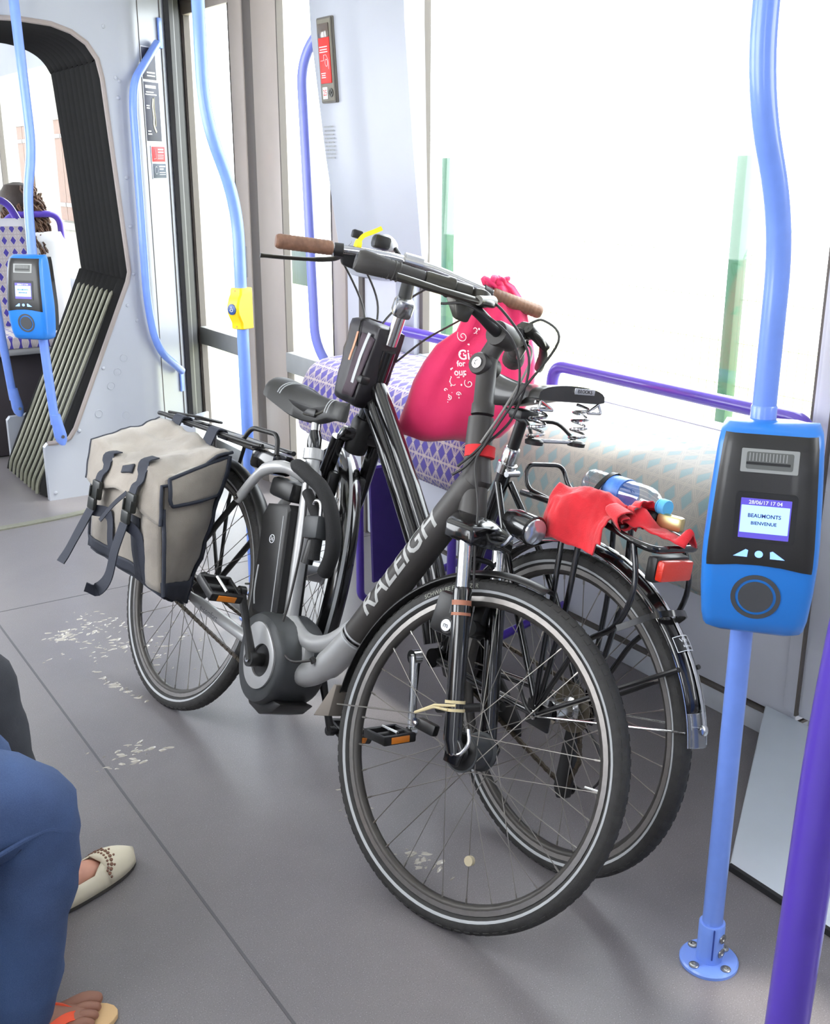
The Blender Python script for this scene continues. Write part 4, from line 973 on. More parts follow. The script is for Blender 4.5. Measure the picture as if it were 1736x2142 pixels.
PA('axle_nut', MB().lathe([(0.009, -0.09), (0.011, -0.085), (0.011, -0.07)], 12, Matrix.Translation((0, 0, 0.348)) @ Matrix.Rotation(R(-90), 4, 'X')), M_chrome)
# battery between seat tube and rear wheel
bt_ = [(0.300, 0.628), (0.31, 0.655), (0.398, 0.672), (0.411, 0.66), (0.472, 0.395), (0.462, 0.382), (0.365, 0.382), (0.357, 0.395)]
bat = PA('battery', MB().loft([[mo(u, v, d) for u, v in shrink(bt_, (0.385, 0.52), k)] for d, k in ((-0.041, 0.93), (-0.036, 0.99), (0.0, 1.0), (0.036, 0.99), (0.041, 0.93))]), M_satin, smooth=30)
MB().tube([V(0.395, -0.0415, 0.64), V(0.452, -0.0415, 0.405)], 0.0014, 6).build('battery_line', M_refl, bat)
MB().tube(cr([V(0.345, -0.0412, 0.50), V(0.352, -0.0418, 0.46), V(0.360, -0.0418, 0.43), V(0.372, -0.0412, 0.405)], 4), 0.0022, 6).build('battery_swoosh', M_refl, bat)
MB().lathe([(0.011, -0.0006), (0.011, 0.0006), (0.0095, 0.0006), (0.0095, -0.0006)], 20, Matrix.Translation((0.372, -0.0416, 0.575)) @ RX90, closed=True).build('battery_badge', M_white, bat)
text('battery_number', '36', 0.014, axM((0.372, -0.0420, 0.575), (0, -1, 0)) @ Matrix.Rotation(R(0), 4, 'Z'), M_white, bat)
PA('battery_tray', MB().rbox((0.345, 0, 0.70), (0.10, 0.08, 0.05), 0.012), M_satin)
# rear mudguard, front mudguard
def mudguard(name, par, c, r, a0, a1, w_, m, Mx=None, crown=0.012, n=40):
    rows = []
    for k in range(n + 1):
        a = R(a0 + (a1 - a0) * k / n); row = []
        for j in range(9):
            t = -1 + 2 * j / 8; rr_ = r - crown * t * t; row.append(V(c[0] + rr_ * math.cos(a), t * w_ / 2, c[2] + rr_ * math.sin(a)))
        rows.append(row)
    o = MB().loft(rows, cap=False, closed=False).build(name, m, par, M=Mx, smooth=60)
    md = o.modifiers.new('thick', 'SOLIDIFY'); md.thickness = 0.002; return o
mudguard('rear_mudguard', bA, (0, 0, 0.348), 0.372, 28, 150, 0.050, M_satin)
mudguard('front_mudguard', bA, (0, 0, 0), 0.366, 80, 182, 0.046, M_satin, Mx=MF)
PA('mudguard_flap', MB().prism([(-0.366, 0.0), (-0.362, -0.07), (-0.405, -0.085), (-0.374, 0.0)], -0.026, 0.026, mo), mat('flap_grey', (120, 112, 104), 0.7), M=MF, bev=0.002)
PA('mudguard_stay', MB().tube([V(-0.345, -0.03, -0.035), V(-0.05, -0.062, 0.055)], 0.0016, 6), M_spoke, M=MF)
# rack
for s in (-1, 1):
    PA('rack_rail', MB().tube(cr([V(0.235, s * 0.05, 0.785), V(0.18, s * 0.060, 0.782), V(-0.20, s * 0.060, 0.776), V(-0.32, s * 0.055, 0.775)], 5), 0.0065, 10), M_satin)
    PA('rack_leg', MB().tube(fillet([V(-0.02, s * 0.060, 0.776), V(-0.06, s * 0.078, 0.60), V(0.0, s * 0.078, 0.37)], 0.05), 0.0055, 10), M_satin)
    PA('rack_leg', MB().tube(fillet([V(-0.20, s * 0.060, 0.776), V(-0.14, s * 0.078, 0.56), V(-0.005, s * 0.078, 0.37)], 0.05), 0.0055, 10), M_satin)
PA('rack_end', MB().tube(fillet([V(-0.31, 0.055, 0.775), V(-0.36, 0.05, 0.772), V(-0.36, -0.05, 0.772), V(-0.31, -0.055, 0.775)], 0.03), 0.0065, 10), M_satin)
for x in (0.20, 0.05, -0.10, -0.24): PA('rack_bar', MB().tube([V(x, -0.06, 0.778), V(x, 0.06, 0.778)], 0.005, 8), M_satin)
PA('rack_clip', MB().tube(fillet([V(-0.30, 0.045, 0.785), V(-0.13, 0.045, 0.80), V(-0.13, -0.045, 0.80), V(-0.30, -0.045, 0.785)], 0.03), 0.004, 8), M_satin)
PA('rack_handle', MB().tube(fillet([V(0.13, -0.045, 0.785), V(0.155, -0.045, 0.822), V(0.275, -0.040, 0.826), V(0.285, -0.035, 0.776)], 0.022), 0.0065, 10), M_satin)
PA('rack_cover', MB().rbox((0.10, 0.0, 0.775), (0.24, 0.085, 0.022), 0.010), M_frblk)
PA('battery_lock_case', MB().rbox((0.235, -0.01, 0.752), (0.11, 0.075, 0.06), 0.016), M_gloss)
# steering group of bicycle A
def SAo(name, mb, m, **k): return mb.build(name, m, bA, M=SA, **k)
SAo('steerer', MB().lathe([(0.0245, 0.0), (0.0245, 0.022), (0.0215, 0.026), (0.0215, 0.105), (0.023, 0.125)], 22, axM((0.936, 0, 1.004), HD)), M_frblk)
st_ = SAo('stem', MB().tube(cr([V(0.906, 0, 1.09), V(0.905, 0, 1.12), V(0.912, 0, 1.148), V(0.924, 0, 1.172)], 4), [0.023, 0.024, 0.023, 0.022, 0.0215, 0.021, 0.0205, 0.020, 0.020, 0.0205, 0.021, 0.021, 0.021], 18), M_frblk)
MB().lathe([(0.022, -0.030), (0.024, -0.026), (0.024, 0.026), (0.022, 0.030)], 20, Matrix.Translation((0.904, 0, 1.105)) @ RX90).build('stem_pivot', M_frblk, st_)
MB().lathe([(0.012, 0), (0.012, 0.003), (0.006, 0.003), (0.005, 0.001), (0, 0.001)], 16, axM((0.904, -0.030, 1.105), (0, -1, 0))).build('stem_bolt', M_chrome, st_)
MB().lathe([(0.026, -0.028), (0.027, -0.024), (0.027, 0.024), (0.026, 0.028)], 20, Matrix.Translation((0.926, 0, 1.175)) @ RX90).build('bar_clamp', M_frblk, st_)
SAB = SA @ Matrix.Translation((0, 0, -0.035)) @ Matrix.Translation((0, 0, 1.21)) @ Matrix.Rotation(-0.075, 4, 'X') @ Matrix.Translation((0, 0, -1.21))
def SAb(name, mb, m, **k): return mb.build(name, m, bA, M=SAB, **k)
barR = [V(0.926, 0, 1.21), V(0.925, -0.04, 1.212), V(0.908, -0.085, 1.228), V(0.872, -0.13, 1.243), V(0.835, -0.18, 1.245), V(0.745, -0.305, 1.228)]
barL = [V(p.x, -p.y, p.z) for p in barR]
SAb('handlebar', MB().tube(cr(barL[::-1][:-1] + barR, 5), 0.0125, 14), M_satin)
for s in (-1, 1):
    e0, e1 = V(0.745, s * 0.305, 1.228), V(0.828, s * 0.19, 1.245)
    d_ = (e1 - e0).normalized(); L_ = (e1 - e0).length
    mb = MB(); rr = []   # ergonomic grip, wider palm end
    for q, r_, fl in ((0.0, 0.011, 1.0), (0.015, 0.020, 1.0), (0.08, 0.0235, 1.15), (0.3, 0.022, 1.2), (0.55, 0.019, 1.05), (0.85, 0.0175, 1.0), (0.98, 0.0175, 1.0), (1.0, 0.0155, 1.0)):
        c_ = e0 + d_ * L_ * q; bx_ = V(0, 0, 1); ax_ = d_.cross(bx_).normalized()
        rr.append([c_ + ax_ * r_ * fl * math.cos(2 * math.pi * k / 18) + bx_ * r_ * math.sin(2 * math.pi * k / 18) for k in range(18)])
    g_ = mb.loft(rr).build('grip', M_grip, bA, M=SAB)
    for q in (0.42, 0.49, 0.56, 0.63):
        MB().lathe([(0.0192, -0.0022), (0.0212, 0), (0.0192, 0.0022)], 16, axM(e0 + d_ * L_ * q, d_)).build('grip_rib', M_grip, g_)
    # twist shifter body, clamp, brake lever
    a0 = e1 + d_ * 0.004
    SAb('shifter', MB().lathe([(0.0175, 0), (0.0195, 0.004), (0.0195, 0.045), (0.022, 0.05), (0.022, 0.062), (0.017, 0.065), (0.017, 0.10), (0.0125, 0.104)], 20, axM(a0, d_)), M_lever)
    piv = a0 + d_ * 0.115
    SAb('lever_clamp', MB().rbox(piv + V(0.012, 0, -0.004), (0.034, 0.032, 0.034), 0.008), M_lever)
    lp = [piv + V(0.022, s * -0.012, -0.004), piv + V(0.045, s * 0.008, -0.014), piv + V(0.030, s * 0.06, -0.026), piv + V(-0.012, s * 0.125, -0.036), piv + V(-0.055, s * 0.185, -0.042)]
    SAb('brake_lever', MB().tube(cr(lp, 5), [0.012, 0.012, 0.012, 0.0115, 0.011] * 4 + [0.010], 12, flat=0.62), M_lever)
    SAb('brake_reservoir', MB().tube([piv + V(0.028, s * -0.02, -0.002), piv + V(0.045, s * 0.045, -0.022)], [0.013, 0.010], 12), M_lever)
    SAb('shifter_pod', MB().loft([[p_ + V(0, 0, 0) for p_ in [a0 + d_ * 0.05 + V(0.0, 0, -0.018), a0 + d_ * 0.10 + V(0.0, 0, -0.018), a0 + d_ * 0.10 + V(0.03, 0, -0.020), a0 + d_ * 0.05 + V(0.03, 0, -0.020)]], [a0 + d_ * 0.075 + V(0.01, 0, -0.06), a0 + d_ * 0.10 + V(0.01, 0, -0.062), a0 + d_ * 0.10 + V(0.022, 0, -0.062), a0 + d_ * 0.075 + V(0.022, 0, -0.06)]]), M_lever, bev=0.004)
SAb('bell', MB().lathe([(0.016, 0), (0.017, 0.006), (0.014, 0.014), (0.006, 0.018), (0, 0.0185)], 18, axM((0.905, 0.075, 1.235), (0, 0.2, 1))), M_satin)
# cables
def cab(par, pts, r, m, Mx=None, k=7): return MB().tube(cr(pts, k), r, 8).build('cable', m, par, M=Mx)
cab(bA, [(0.862, -0.15, 1.19), (0.92, -0.13, 1.20), (0.985, -0.05, 1.165), (1.01, -0.01, 1.08), (0.995, -0.02, 0.985), (0.975, -0.032, 0.93), (0.945, -0.040, 0.885)], 0.0028, M_cable, SA)
cab(bA, [(0.90, -0.09, 1.225), (0.96, -0.08, 1.215), (1.02, -0.02, 1.14), (1.01, 0.005, 1.02), (0.985, -0.028, 0.94), (0.965, -0.040, 0.89), (0.94, -0.042, 0.865)], 0.0028, M_cable, SA)
cab(bA, [(0.90, 0.10, 1.225), (0.97, 0.06, 1.235), (1.05, 0.02, 1.19), (1.02, -0.015, 1.06), (0.99, -0.03, 0.95), (0.985, -0.036, 0.90), (1.03, -0.045, 0.82), (1.06, -0.055, 0.74), (1.085, -0.05, 0.66)], 0.0028, M_cable, SA)
cab(bA, [(0.86, 0.15, 1.19), (0.93, 0.10, 1.18), (0.99, 0.03, 1.13), (0.995, -0.012, 1.03), (0.978, -0.032, 0.945)], 0.0028, mat('cable_grey', (130, 128, 124), 0.5), SA)
cab(bA, [(0.43, -0.024, 0.74), (0.47, -0.022, 0.60), (0.495, -0.03, 0.46), (0.53, -0.055, 0.37), (0.60, -0.062, 0.335), (0.655, -0.038, 0.355)], 0.0032, M_cable)
# fork
SAo('fork_crown', MB().loft([[V(0.99, -0.078, 0.742), V(1.065, -0.078, 0.742), V(1.072, 0, 0.742), V(1.065, 0.078, 0.742), V(0.99, 0.078, 0.742), V(0.985, 0, 0.742)], [V(0.985, -0.080, 0.775), V(1.058, -0.080, 0.775), V(1.065, 0, 0.79), V(1.058, 0.080, 0.775), V(0.985, 0.080, 0.775), V(0.975, 0, 0.79)], [V(0.968, -0.03, 0.80), V(1.022, -0.03, 0.80), V(1.028, 0, 0.80), V(1.022, 0.03, 0.80), V(0.968, 0.03, 0.80), V(0.962, 0, 0.80)]]), M_gloss, bev=0.008)
sd_ = V(0.125, 0, -0.405).normalized()
for s in (-1, 1):
    t0 = V(1.037, s * 0.062, 0.752)
    SAo('stanchion', MB().tube([t0, t0 + sd_ * 0.115], 0.0145, 18), M_chrome)
    lg = SAo('fork_leg', MB().tube([t0 + sd_ * 0.100, t0 + sd_ * 0.106, t0 + sd_ * 0.25, t0 + sd_ * 0.40, t0 + sd_ * 0.425 + V(0.005, 0, 0)], [0.017, 0.0195, 0.019, 0.0185, 0.014], 18), M_gloss)
    if s == -1:
        for z_, h_, m in ((0.175, 0.010, None), (0.150, 0.006, None)):
            c_ = t0 + sd_ * (0.10 + (0.21 - z_) * 0.9); MB().lathe([(0.0193, -h_ / 2), (0.0197, -h_ / 2), (0.0197, h_ / 2), (0.0193, h_ / 2)], 20, axM(c_, sd_), closed=True).build('fork_decal', mat('decal_copper', (170, 110, 84), 0.5), lg)
    SAo('drop_out', MB().prism([(1.145, 0.40), (1.19, 0.36), (1.185, 0.325), (1.15, 0.325)], s * 0.055, s * 0.068, mo), M_gloss, bev=0.003)
    # rim brake cylinders with badge
    bc = t0 + sd_ * 0.165 + V(-0.004, s * -0.004, 0)
    bk = SAo('rim_brake', MB().rbox(bc + V(-0.038, -s * 0.012, 0.0), (0.062, 0.034, 0.085), 0.010), M_satin)
    MB().tube([bc + V(-0.02, -s * 0.045, -0.02), bc + V(-0.02, s * 0.01, -0.02)], 0.017, 14).build('brake_cylinder', M_satin, bk)
    MB().lathe([(0.012, 0), (0.012, 0.002), (0.0095, 0.0021), (0.0095, 0.0012), (0, 0.0012)], 18, axM(bc + V(-0.02, s * 0.0105, -0.02) + V(0, s * 0.001, 0), (0, s, 0))).build('brake_badge', M_white, bk)
text('brake_badge_letter', 'm', 0.016, axM((1.0675 - 0.02 + 0.0, -0.0705, 0.575), (0, -1, 0)), M_black, bA).matrix_basis = SA @ Matrix.Translation((1.0617, -0.0722, 0.5743)) @ Matrix.Rotation(R(90), 4, 'X')
SAo('brake_booster', MB().tube(fillet([V(1.065, -0.070, 0.60), V(1.045, -0.06, 0.715), V(1.045, 0.06, 0.715), V(1.065, 0.070, 0.60)], 0.04), 0.006, 10), M_satin)
# headlight on the crown
hl = SAo('headlight', MB().lathe([(0.010, -0.04), (0.020, -0.036), (0.028, -0.01), (0.0305, 0.026), (0.0315, 0.044), (0.029, 0.047)], 26, axM((1.112, 0.0, 0.812), (1, -0.25, -0.12))), M_gloss)
MB().lathe([(0.029, 0.043), (0.0255, 0.050), (0.014, 0.054), (0, 0.055)], 26, axM((1.112, 0.0, 0.812), (1, -0.25, -0.12))).build('lens', mat('lamp_lens', (190, 194, 200), 0.06, metal=0.7), hl)
SAo('headlight_arm', MB().tube(cr([V(1.04, 0, 0.755), V(1.085, 0.0, 0.76), V(1.10, 0, 0.785)], 4), 0.006, 8), M_chrome)
# beige rubber band tying the mudguard stay to the fork leg, magnet sensor
lb_ = V(1.037, -0.062, 0.752) + sd_ * 0.335
M_band = mat('rubber_band_beige', (206, 190, 148), 0.7)
for dz in (0.008, -0.008): SAo('rubber_band', MB().lathe([(0.0188, -0.003), (0.0205, -0.003), (0.0205, 0.003), (0.0188, 0.003)], 20, axM(lb_ + sd_ * dz, sd_), closed=True), M_band)
SAo('rubber_band', MB().tube([lb_ + V(0.012, -0.016, 0.005), lb_ + V(-0.03, -0.025, -0.01), lb_ + V(-0.072, -0.022, -0.042)], 0.0028, 8), M_band)
SAo('rubber_band', MB().tube([lb_ + V(0.0, -0.020, -0.009), lb_ + V(-0.03, -0.025, -0.014), lb_ + V(-0.072, -0.022, -0.042)], 0.0028, 8), M_band)
SAo('speed_sensor', MB().rbox(lb_ + V(-0.045, -0.004, -0.062), (0.05, 0.02, 0.024), 0.005), M_satin)
SAo('sensor_bolt', MB().lathe([(0.008, 0), (0.008, 0.003), (0.004, 0.003), (0, 0.001)], 12, axM(lb_ + V(-0.068, -0.014, -0.060), (0, -1, 0))), M_chrome)
MB().lathe([(0.010, -0.005), (0.010, 0.005)], 12, Matrix.Translation((0.18 * math.cos(R(-62)), -0.018, 0.215 * math.sin(R(-62)))) @ RX90).build('spoke_magnet', mat('magnet_tan', (190, 178, 150), 0.5), fwA)

# ---------------------------------------------------------------- bicycle B: black trekking bicycle behind, facing the other way
bB = thing('trekking_bicycle', 'black step-through bicycle behind with sprung leather saddle and rear rack', 'bicycle',
           M=bike_matrix((1.34268, 1.55978, 0.0), (-0.03886, 0.99924, 0), (0.17640, 0.00686, 0.98429)))
HB, HBD = V(0.79, 0, 1.06), V(-0.307, 0, 0.952)
SB = steer_matrix(HB, HBD, -0.41)
rwB = wheel(bB, 'rear_wheel', Matrix.Translation((0, 0, 0.345)), Rt=0.345, tr=0.019, seed=0.4, hub=(0.0185, 0.032, 0.027), hub_m=M_chrome)
cB = Matrix.Translation((1.05, 0, 0.345)); dB__ = ground_shift(bB, SB @ cB, 0.345, 0.019)
MFB = Matrix.Translation(dB__) @ SB @ cB
fwB = wheel(bB, 'front_wheel', MFB, Rt=0.345, tr=0.019, seed=0.3, hub=(0.030, 0.034, 0.036), hub_m=mat('hub_alloy', (150, 152, 156), 0.35, metal=0.8))
def PB(name, mb, m, **k): return mb.build(name, m, bB, **k)
def SBo(name, mb, m, **k): return mb.build(name, m, bB, M=SB, **k)
PB('seat_tube', MB().tube([V(0.405, 0, 0.31), V(0.292, 0, 0.80)], 0.0165, 16), M_gloss)
PB('seat_clamp', MB().lathe([(0.018, -0.012), (0.023, -0.010), (0.023, 0.012), (0.018, 0.014)], 18, axM((0.290, 0, 0.808), (-0.23, 0, 0.97))), M_chrome)
PB('clamp_bolt', MB().tube([V(0.268, -0.018, 0.80), V(0.262, 0.022, 0.80)], 0.007, 10), M_chrome)
PB('seat_post_collar', MB().lathe([(0.0165, 0), (0.0185, 0.002), (0.0185, 0.032), (0.016, 0.036)], 18, axM((0.287, 0, 0.822), (-0.23, 0, 0.97))), M_chrome)
PB('seat_post', MB().tube([V(0.285, 0, 0.83), V(0.262, 0, 0.93)], 0.0135, 14), M_satin)
PB('saddle_clamp', MB().rbox((0.262, 0, 0.935), (0.045, 0.055, 0.024), 0.007), M_satin)
M_hide = mat('saddle_leather', (44, 42, 40), 0.38, var=0.2, vscale=30, coat=0.3)
sB = saddle(bB, 0.122, 0.368, 1.010, 0.105, M_hide, drop=0.030, flat=True, nose=0.062)
MB().rbox((0.1205, -0.030, 1.010), (0.003, 0.060, 0.013), 0.001).build('name_plate', M_chrome, sB)
text('plate_lettering', 'BROOKS', 0.011, Matrix.Translation((0.1186, -0.030, 1.010)) @ Matrix.Rotation(R(-90), 4, 'Z') @ Matrix.Rotation(R(90), 4, 'X'), M_black, sB)
for s in (-1, 1):
    pts = [V(0.150 + 0.017 * math.cos(a), s * 0.062 + 0.017 * math.sin(a), 0.903 + 0.074 * a / (2 * math.pi * 4)) for a in [2 * math.pi * k / 14 for k in range(14 * 4 + 1)]]
    PB('saddle_spring', MB().tube(pts, 0.0034, 7), M_chrome)
    PB('spring_foot', MB().lathe([(0.019, -0.008), (0.020, 0.0), (0.014, 0.004)], 16, Matrix.Translation((0.150, s * 0.062, 0.897))), M_satin)
    PB('spring_bracket', MB().tube(fillet([V(0.127, s * 0.085, 0.985), V(0.122, s * 0.05, 0.966), V(0.122, s * 0.092, 0.966), V(0.127, s * 0.085, 0.985)], 0.004, 3), 0.003, 8), M_chrome)
    PB('saddle_rail', MB().tube(cr([V(0.345, s * 0.012, 0.985), V(0.31, s * 0.018, 0.945), V(0.25, s * 0.024, 0.925), V(0.20, s * 0.045, 0.928), V(0.156, s * 0.062, 0.90)], 5), 0.004, 8), M_satin)
PB('spring_bar', MB().tube([V(0.150, -0.07, 0.897), V(0.150, 0.07, 0.897)], 0.0045, 10), M_chrome)
# frame of two parallel main tubes
cB_ = cr([V(0.868, 0, 0.905), V(0.817, 0, 0.857), V(0.615, 0, 0.637), V(0.50, 0, 0.495), V(0.425, 0, 0.345)], 6)
def off2(pts, o):
    T_, _n = frames(pts); return [p + Vector((-t.z, 0, t.x)).normalized() * o for p, t in zip(pts, T_)]
dtB = PB('down_tube', MB().tube(off2(cB_, 0.021), 0.0265, 22), M_gloss)
PB('top_tube', MB().tube(off2(cB_, -0.023), 0.0235, 20), M_gloss)
PB('head_tube', MB().lathe([(0.0215, 0), (0.0215, 0.225)], 20, axM((0.877, 0, 0.79), HBD)), M_gloss)
PB('bottom_bracket', MB().lathe([(0.023, -0.036), (0.023, 0.036)], 20, Matrix.Translation((0.40, 0, 0.318)) @ RX90), M_gloss)
for s in (-1, 1):
    PB('chain_stay', MB().tube(cr([V(0.0, s * 0.066, 0.345), V(0.14, s * 0.062, 0.338), V(0.38, s * 0.028, 0.318)], 5), 0.0095, 12), M_gloss)
    PB('seat_stay', MB().tube(cr([V(0.0, s * 0.066, 0.35), V(0.16, s * 0.055, 0.60), V(0.29, s * 0.018, 0.775)], 5), 0.0078, 12), M_gloss)
    PB('drop_out', MB().rbox((-0.005, s * 0.066, 0.345), (0.07, 0.008, 0.055), 0.005), M_satin)
    PB('axle_nut', MB().lathe([(0.010, 0), (0.010, 0.008), (0.005, 0.010)], 12, axM((0, s * 0.07, 0.345), (0, s, 0))), M_chrome)
PB('quick_release_lever', MB().tube(cr([V(0, 0.078, 0.345), V(0.02, 0.084, 0.36), V(0.05, 0.080, 0.39)], 4), 0.0042, 8), M_satin)
for r_, y_ in ((0.028, -0.058), (0.034, -0.052), (0.040, -0.047), (0.046, -0.042), (0.052, -0.037)):
    PB('sprocket', MB().lathe([(r_, -0.0012), (r_, 0.0012)], 24, Matrix.Translation((0, y_, 0.345)) @ RX90), mat('sprocket_steel', (120, 112, 98), 0.4, metal=0.8))
crank(bB, (0.40, 0.088, 0.325), (0.335, 0.118, 0.168), M_chrome, tilt=0.15)
crank(bB, (0.40, -0.088, 0.325), (0.465, -0.118, 0.482), M_chrome, tilt=0.15)
PB('chain_ring', MB().lathe([(0.078, -0.002), (0.078, 0.002)], 40, Matrix.Translation((0.40, -0.052, 0.325)) @ RX90), M_satin)
PB('chain_guard', MB().prism([(0.30, 0.255), (0.36, 0.235), (0.46, 0.24), (0.50, 0.30), (0.47, 0.41), (0.38, 0.42), (0.17, 0.245), (0.16, 0.205), (0.22, 0.205)], -0.066, -0.058, mo), M_satin, bev=0.003)
chain(bB, [(0.40, 0.403), (0.0, 0.389), (-0.044, 0.345), (-0.02, 0.30), (-0.035, 0.235), (-0.01, 0.16), (0.36, 0.255), (0.42, 0.25)], -0.052, 110)
der = PB('derailleur', MB().prism([(-0.012, 0.300), (0.014, 0.296), (0.020, 0.155), (0.006, 0.132), (-0.018, 0.140), (-0.016, 0.22)], -0.068, -0.044, mo), M_satin, bev=0.004)
MB().lathe([(0.018, -0.004), (0.018, 0.004)], 16, Matrix.Translation((0.002, -0.074, 0.155)) @ RX90).build('jockey_wheel', M_satin, der)
cab(bB, [(-0.01, -0.08, 0.30), (-0.05, -0.085, 0.27), (-0.075, -0.085, 0.215), (-0.05, -0.08, 0.17), (-0.012, -0.075, 0.165)], 0.003, M_cable)
PB('kickstand', MB().tube([V(0.10, 0.070, 0.32), V(0.30, 0.078, 0.235)], 0.010, 12), M_satin)
# rack of bicycle B
for s in (-1, 1):
    PB('rack_rail', MB().tube(cr([V(0.165, s * 0.058, 0.782), V(0.10, s * 0.068, 0.786), V(-0.05, s * 0.070, 0.785), V(-0.175, s * 0.070, 0.768)], 5), 0.0065, 10), M_gloss)
    PB('rack_leg', MB().tube(fillet([V(0.015, s * 0.071, 0.786), V(-0.002, s * 0.082, 0.60), V(0.0, s * 0.078, 0.37)], 0.05), 0.0062, 10), M_gloss)
    PB('rack_leg', MB().tube(fillet([V(-0.035, s * 0.071, 0.784), V(-0.044, s * 0.082, 0.60), V(-0.01, s * 0.078, 0.36)], 0.05), 0.0062, 10), M_gloss)
    PB('rack_hoop', MB().tube(fillet([V(-0.172, s * 0.070, 0.768), V(-0.208, s * 0.080, 0.69), V(-0.185, s * 0.082, 0.60), V(-0.10, s * 0.082, 0.545), V(-0.012, s * 0.080, 0.37)], 0.05, 6), 0.0058, 10), M_gloss)
    PB('mudguard_stay', MB().tube([V(-0.01, s * 0.074, 0.352), V(-0.30, s * 0.03, 0.555)], 0.0048, 8), M_satin)
    PB('mudguard_stay', MB().tube([V(-0.01, s * 0.074, 0.345), V(-0.34, s * 0.026, 0.445)], 0.0022, 8), M_chrome)
for x in (0.05, -0.06, -0.13): PB('rack_bar', MB().tube([V(x, -0.07, 0.785), V(x, 0.07, 0.785)], 0.0045, 8), M_gloss)
PB('rack_end', MB().tube(fillet([V(-0.165, 0.070, 0.768), V(-0.218, 0.066, 0.763), V(-0.218, -0.066, 0.763), V(-0.165, -0.070, 0.768)], 0.03), 0.0075, 12), M_gloss)
PB('rack_front_loop', MB().tube(fillet([V(0.075, 0.062, 0.788), V(0.15, 0.062, 0.795), V(0.17, 0.055, 0.842), V(0.17, -0.055, 0.842), V(0.15, -0.062, 0.795), V(0.075, -0.062, 0.788)], 0.025), 0.0048, 10), M_gloss)
PB('rear_reflector', MB().rbox((-0.222, 0, 0.722), (0.020, 0.088, 0.040), 0.005), M_redrf)
PB('reflector_case', MB().rbox((-0.205, 0, 0.722), (0.026, 0.098, 0.052), 0.008), M_satin)
PB('elastic_strap', MB().ribbon(cr([V(-0.185, 0.086, 0.60), V(-0.235, 0.045, 0.640), V(-0.255, 0.0, 0.648), V(-0.235, -0.045, 0.635), V(-0.185, -0.086, 0.60)], 4), 0.012, 0.003, (-0.8, 0, 0.6)), M_gloss)
mgB = mudguard('rear_mudguard', bB, (0, 0, 0.345), 0.376, -4, 158, 0.054, M_gloss, crown=0.014)
mudguard('mudguard_tail', bB, (0, 0, 0.345), 0.3765, 158, 168, 0.054, glass('clear_tail', gloss=0.15), crown=0.014)
for s in (-1, 1):
    PB('mudguard_edge', MB().tube([V(0.3615 * math.cos(R(a)), s * 0.0272, 0.345 + 0.3615 * math.sin(R(a))) for a in range(0, 169, 4)], 0.0014, 6), M_chrome)
PB('mudguard_highlight', MB().tube([V(0.3785 * math.cos(R(a)), 0, 0.345 + 0.3785 * math.sin(R(a))) for a in range(40, 167, 4)], 0.0042, 6, flat=0.3), M_chrome)  # chrome strip standing in for the glare along the mudguard crown
PB('tail_bolt', MB().lathe([(0.010, 0), (0.010, 0.004), (0.006, 0.007), (0, 0.008)], 14, axM((0.376 * math.cos(R(163)), 0, 0.345 + 0.376 * math.sin(R(163))), (math.cos(R(163)), 0, math.sin(R(163))))), M_chrome)
# printed shop label on the mudguard
def on_guard(p, a0=138.0, r_=0.3795):
    a = R(a0) - p.y / r_; t = p.x / 0.027; rr_ = r_ - 0.014 * t * t; return V(rr_ * math.cos(a), -p.x, 0.345 + rr_ * math.sin(a))
lab = MB(); g_ = [[on_guard(V(-0.022 + 0.044 * i / 8, -0.016 + 0.032 * j / 4, 0), r_=0.3792) for i in range(9)] for j in range(5)]
lab.loft(g_, cap=False, closed=False).build('shop_label', M_black, mgB)
ol = [V(-0.021, -0.015, 0), V(0.021, -0.015, 0), V(0.021, 0.015, 0), V(-0.021, 0.015, 0)]
for a, b in zip(ol, ol[1:] + ol[:1]): MB().tube([on_guard(a.lerp(b, k / 6), r_=0.380) for k in range(7)], 0.0007, 5).build('label_border', M_white, mgB)
for tx, yy, sz in (('Van N', 0.006, 0.012), ('Rijwielen', -0.006, 0.007)):
    text('label_lettering', tx, sz, None, M_white, mgB, fn=lambda p, yy=yy: on_guard(V(p.x + 0.004, p.y + yy, 0), r_=0.3801))
# front end of bicycle B
fmB = mudguard('front_mudguard', bB, (0, 0, 0), 0.372, 40, 222, 0.060, M_gloss, Mx=MFB, crown=0.016, n=60)
MB().tube([V(0.3745 * math.cos(R(a)), 0.004, 0.3745 * math.sin(R(a))) for a in range(108, 222, 4)], 0.0052, 6, flat=0.35).build('mudguard_stripe', M_refl, fmB)
SBo('fork_crown', MB().loft([[V(0.868, -0.058, 0.745), V(0.918, -0.058, 0.735), V(0.928, 0.058, 0.735), V(0.868, 0.058, 0.745)], [V(0.85, -0.05, 0.785), V(0.905, -0.05, 0.785), V(0.905, 0.05, 0.785), V(0.85, 0.05, 0.785)]]), M_gloss, bev=0.012)
SBo('steerer_boot', MB().lathe([(0.030, 0.0), (0.033, 0.02), (0.030, 0.05), (0.033, 0.08), (0.026, 0.10)], 18, axM((0.899, 0, 0.722), HBD)), M_satin)
for s in (-1, 1):
    SBo('fork_leg', MB().tube(cr([V(0.893, s * 0.052, 0.75), V(0.948, s * 0.056, 0.60), V(1.0, s * 0.058, 0.45), V(1.05, s * 0.056, 0.342)], 5), [0.0195] * 6 + [0.017] * 5 + [0.0135] * 5, 16), M_gloss)
    SBo('rim_brake', MB().rbox((0.912, s * 0.036, 0.62), (0.05, 0.03, 0.07), 0.008), M_satin)
SBo('stem_post', MB().lathe([(0.0165, 0), (0.0165, 0.10)], 18, axM((0.80, 0, 1.02), HBD)), M_chrome)
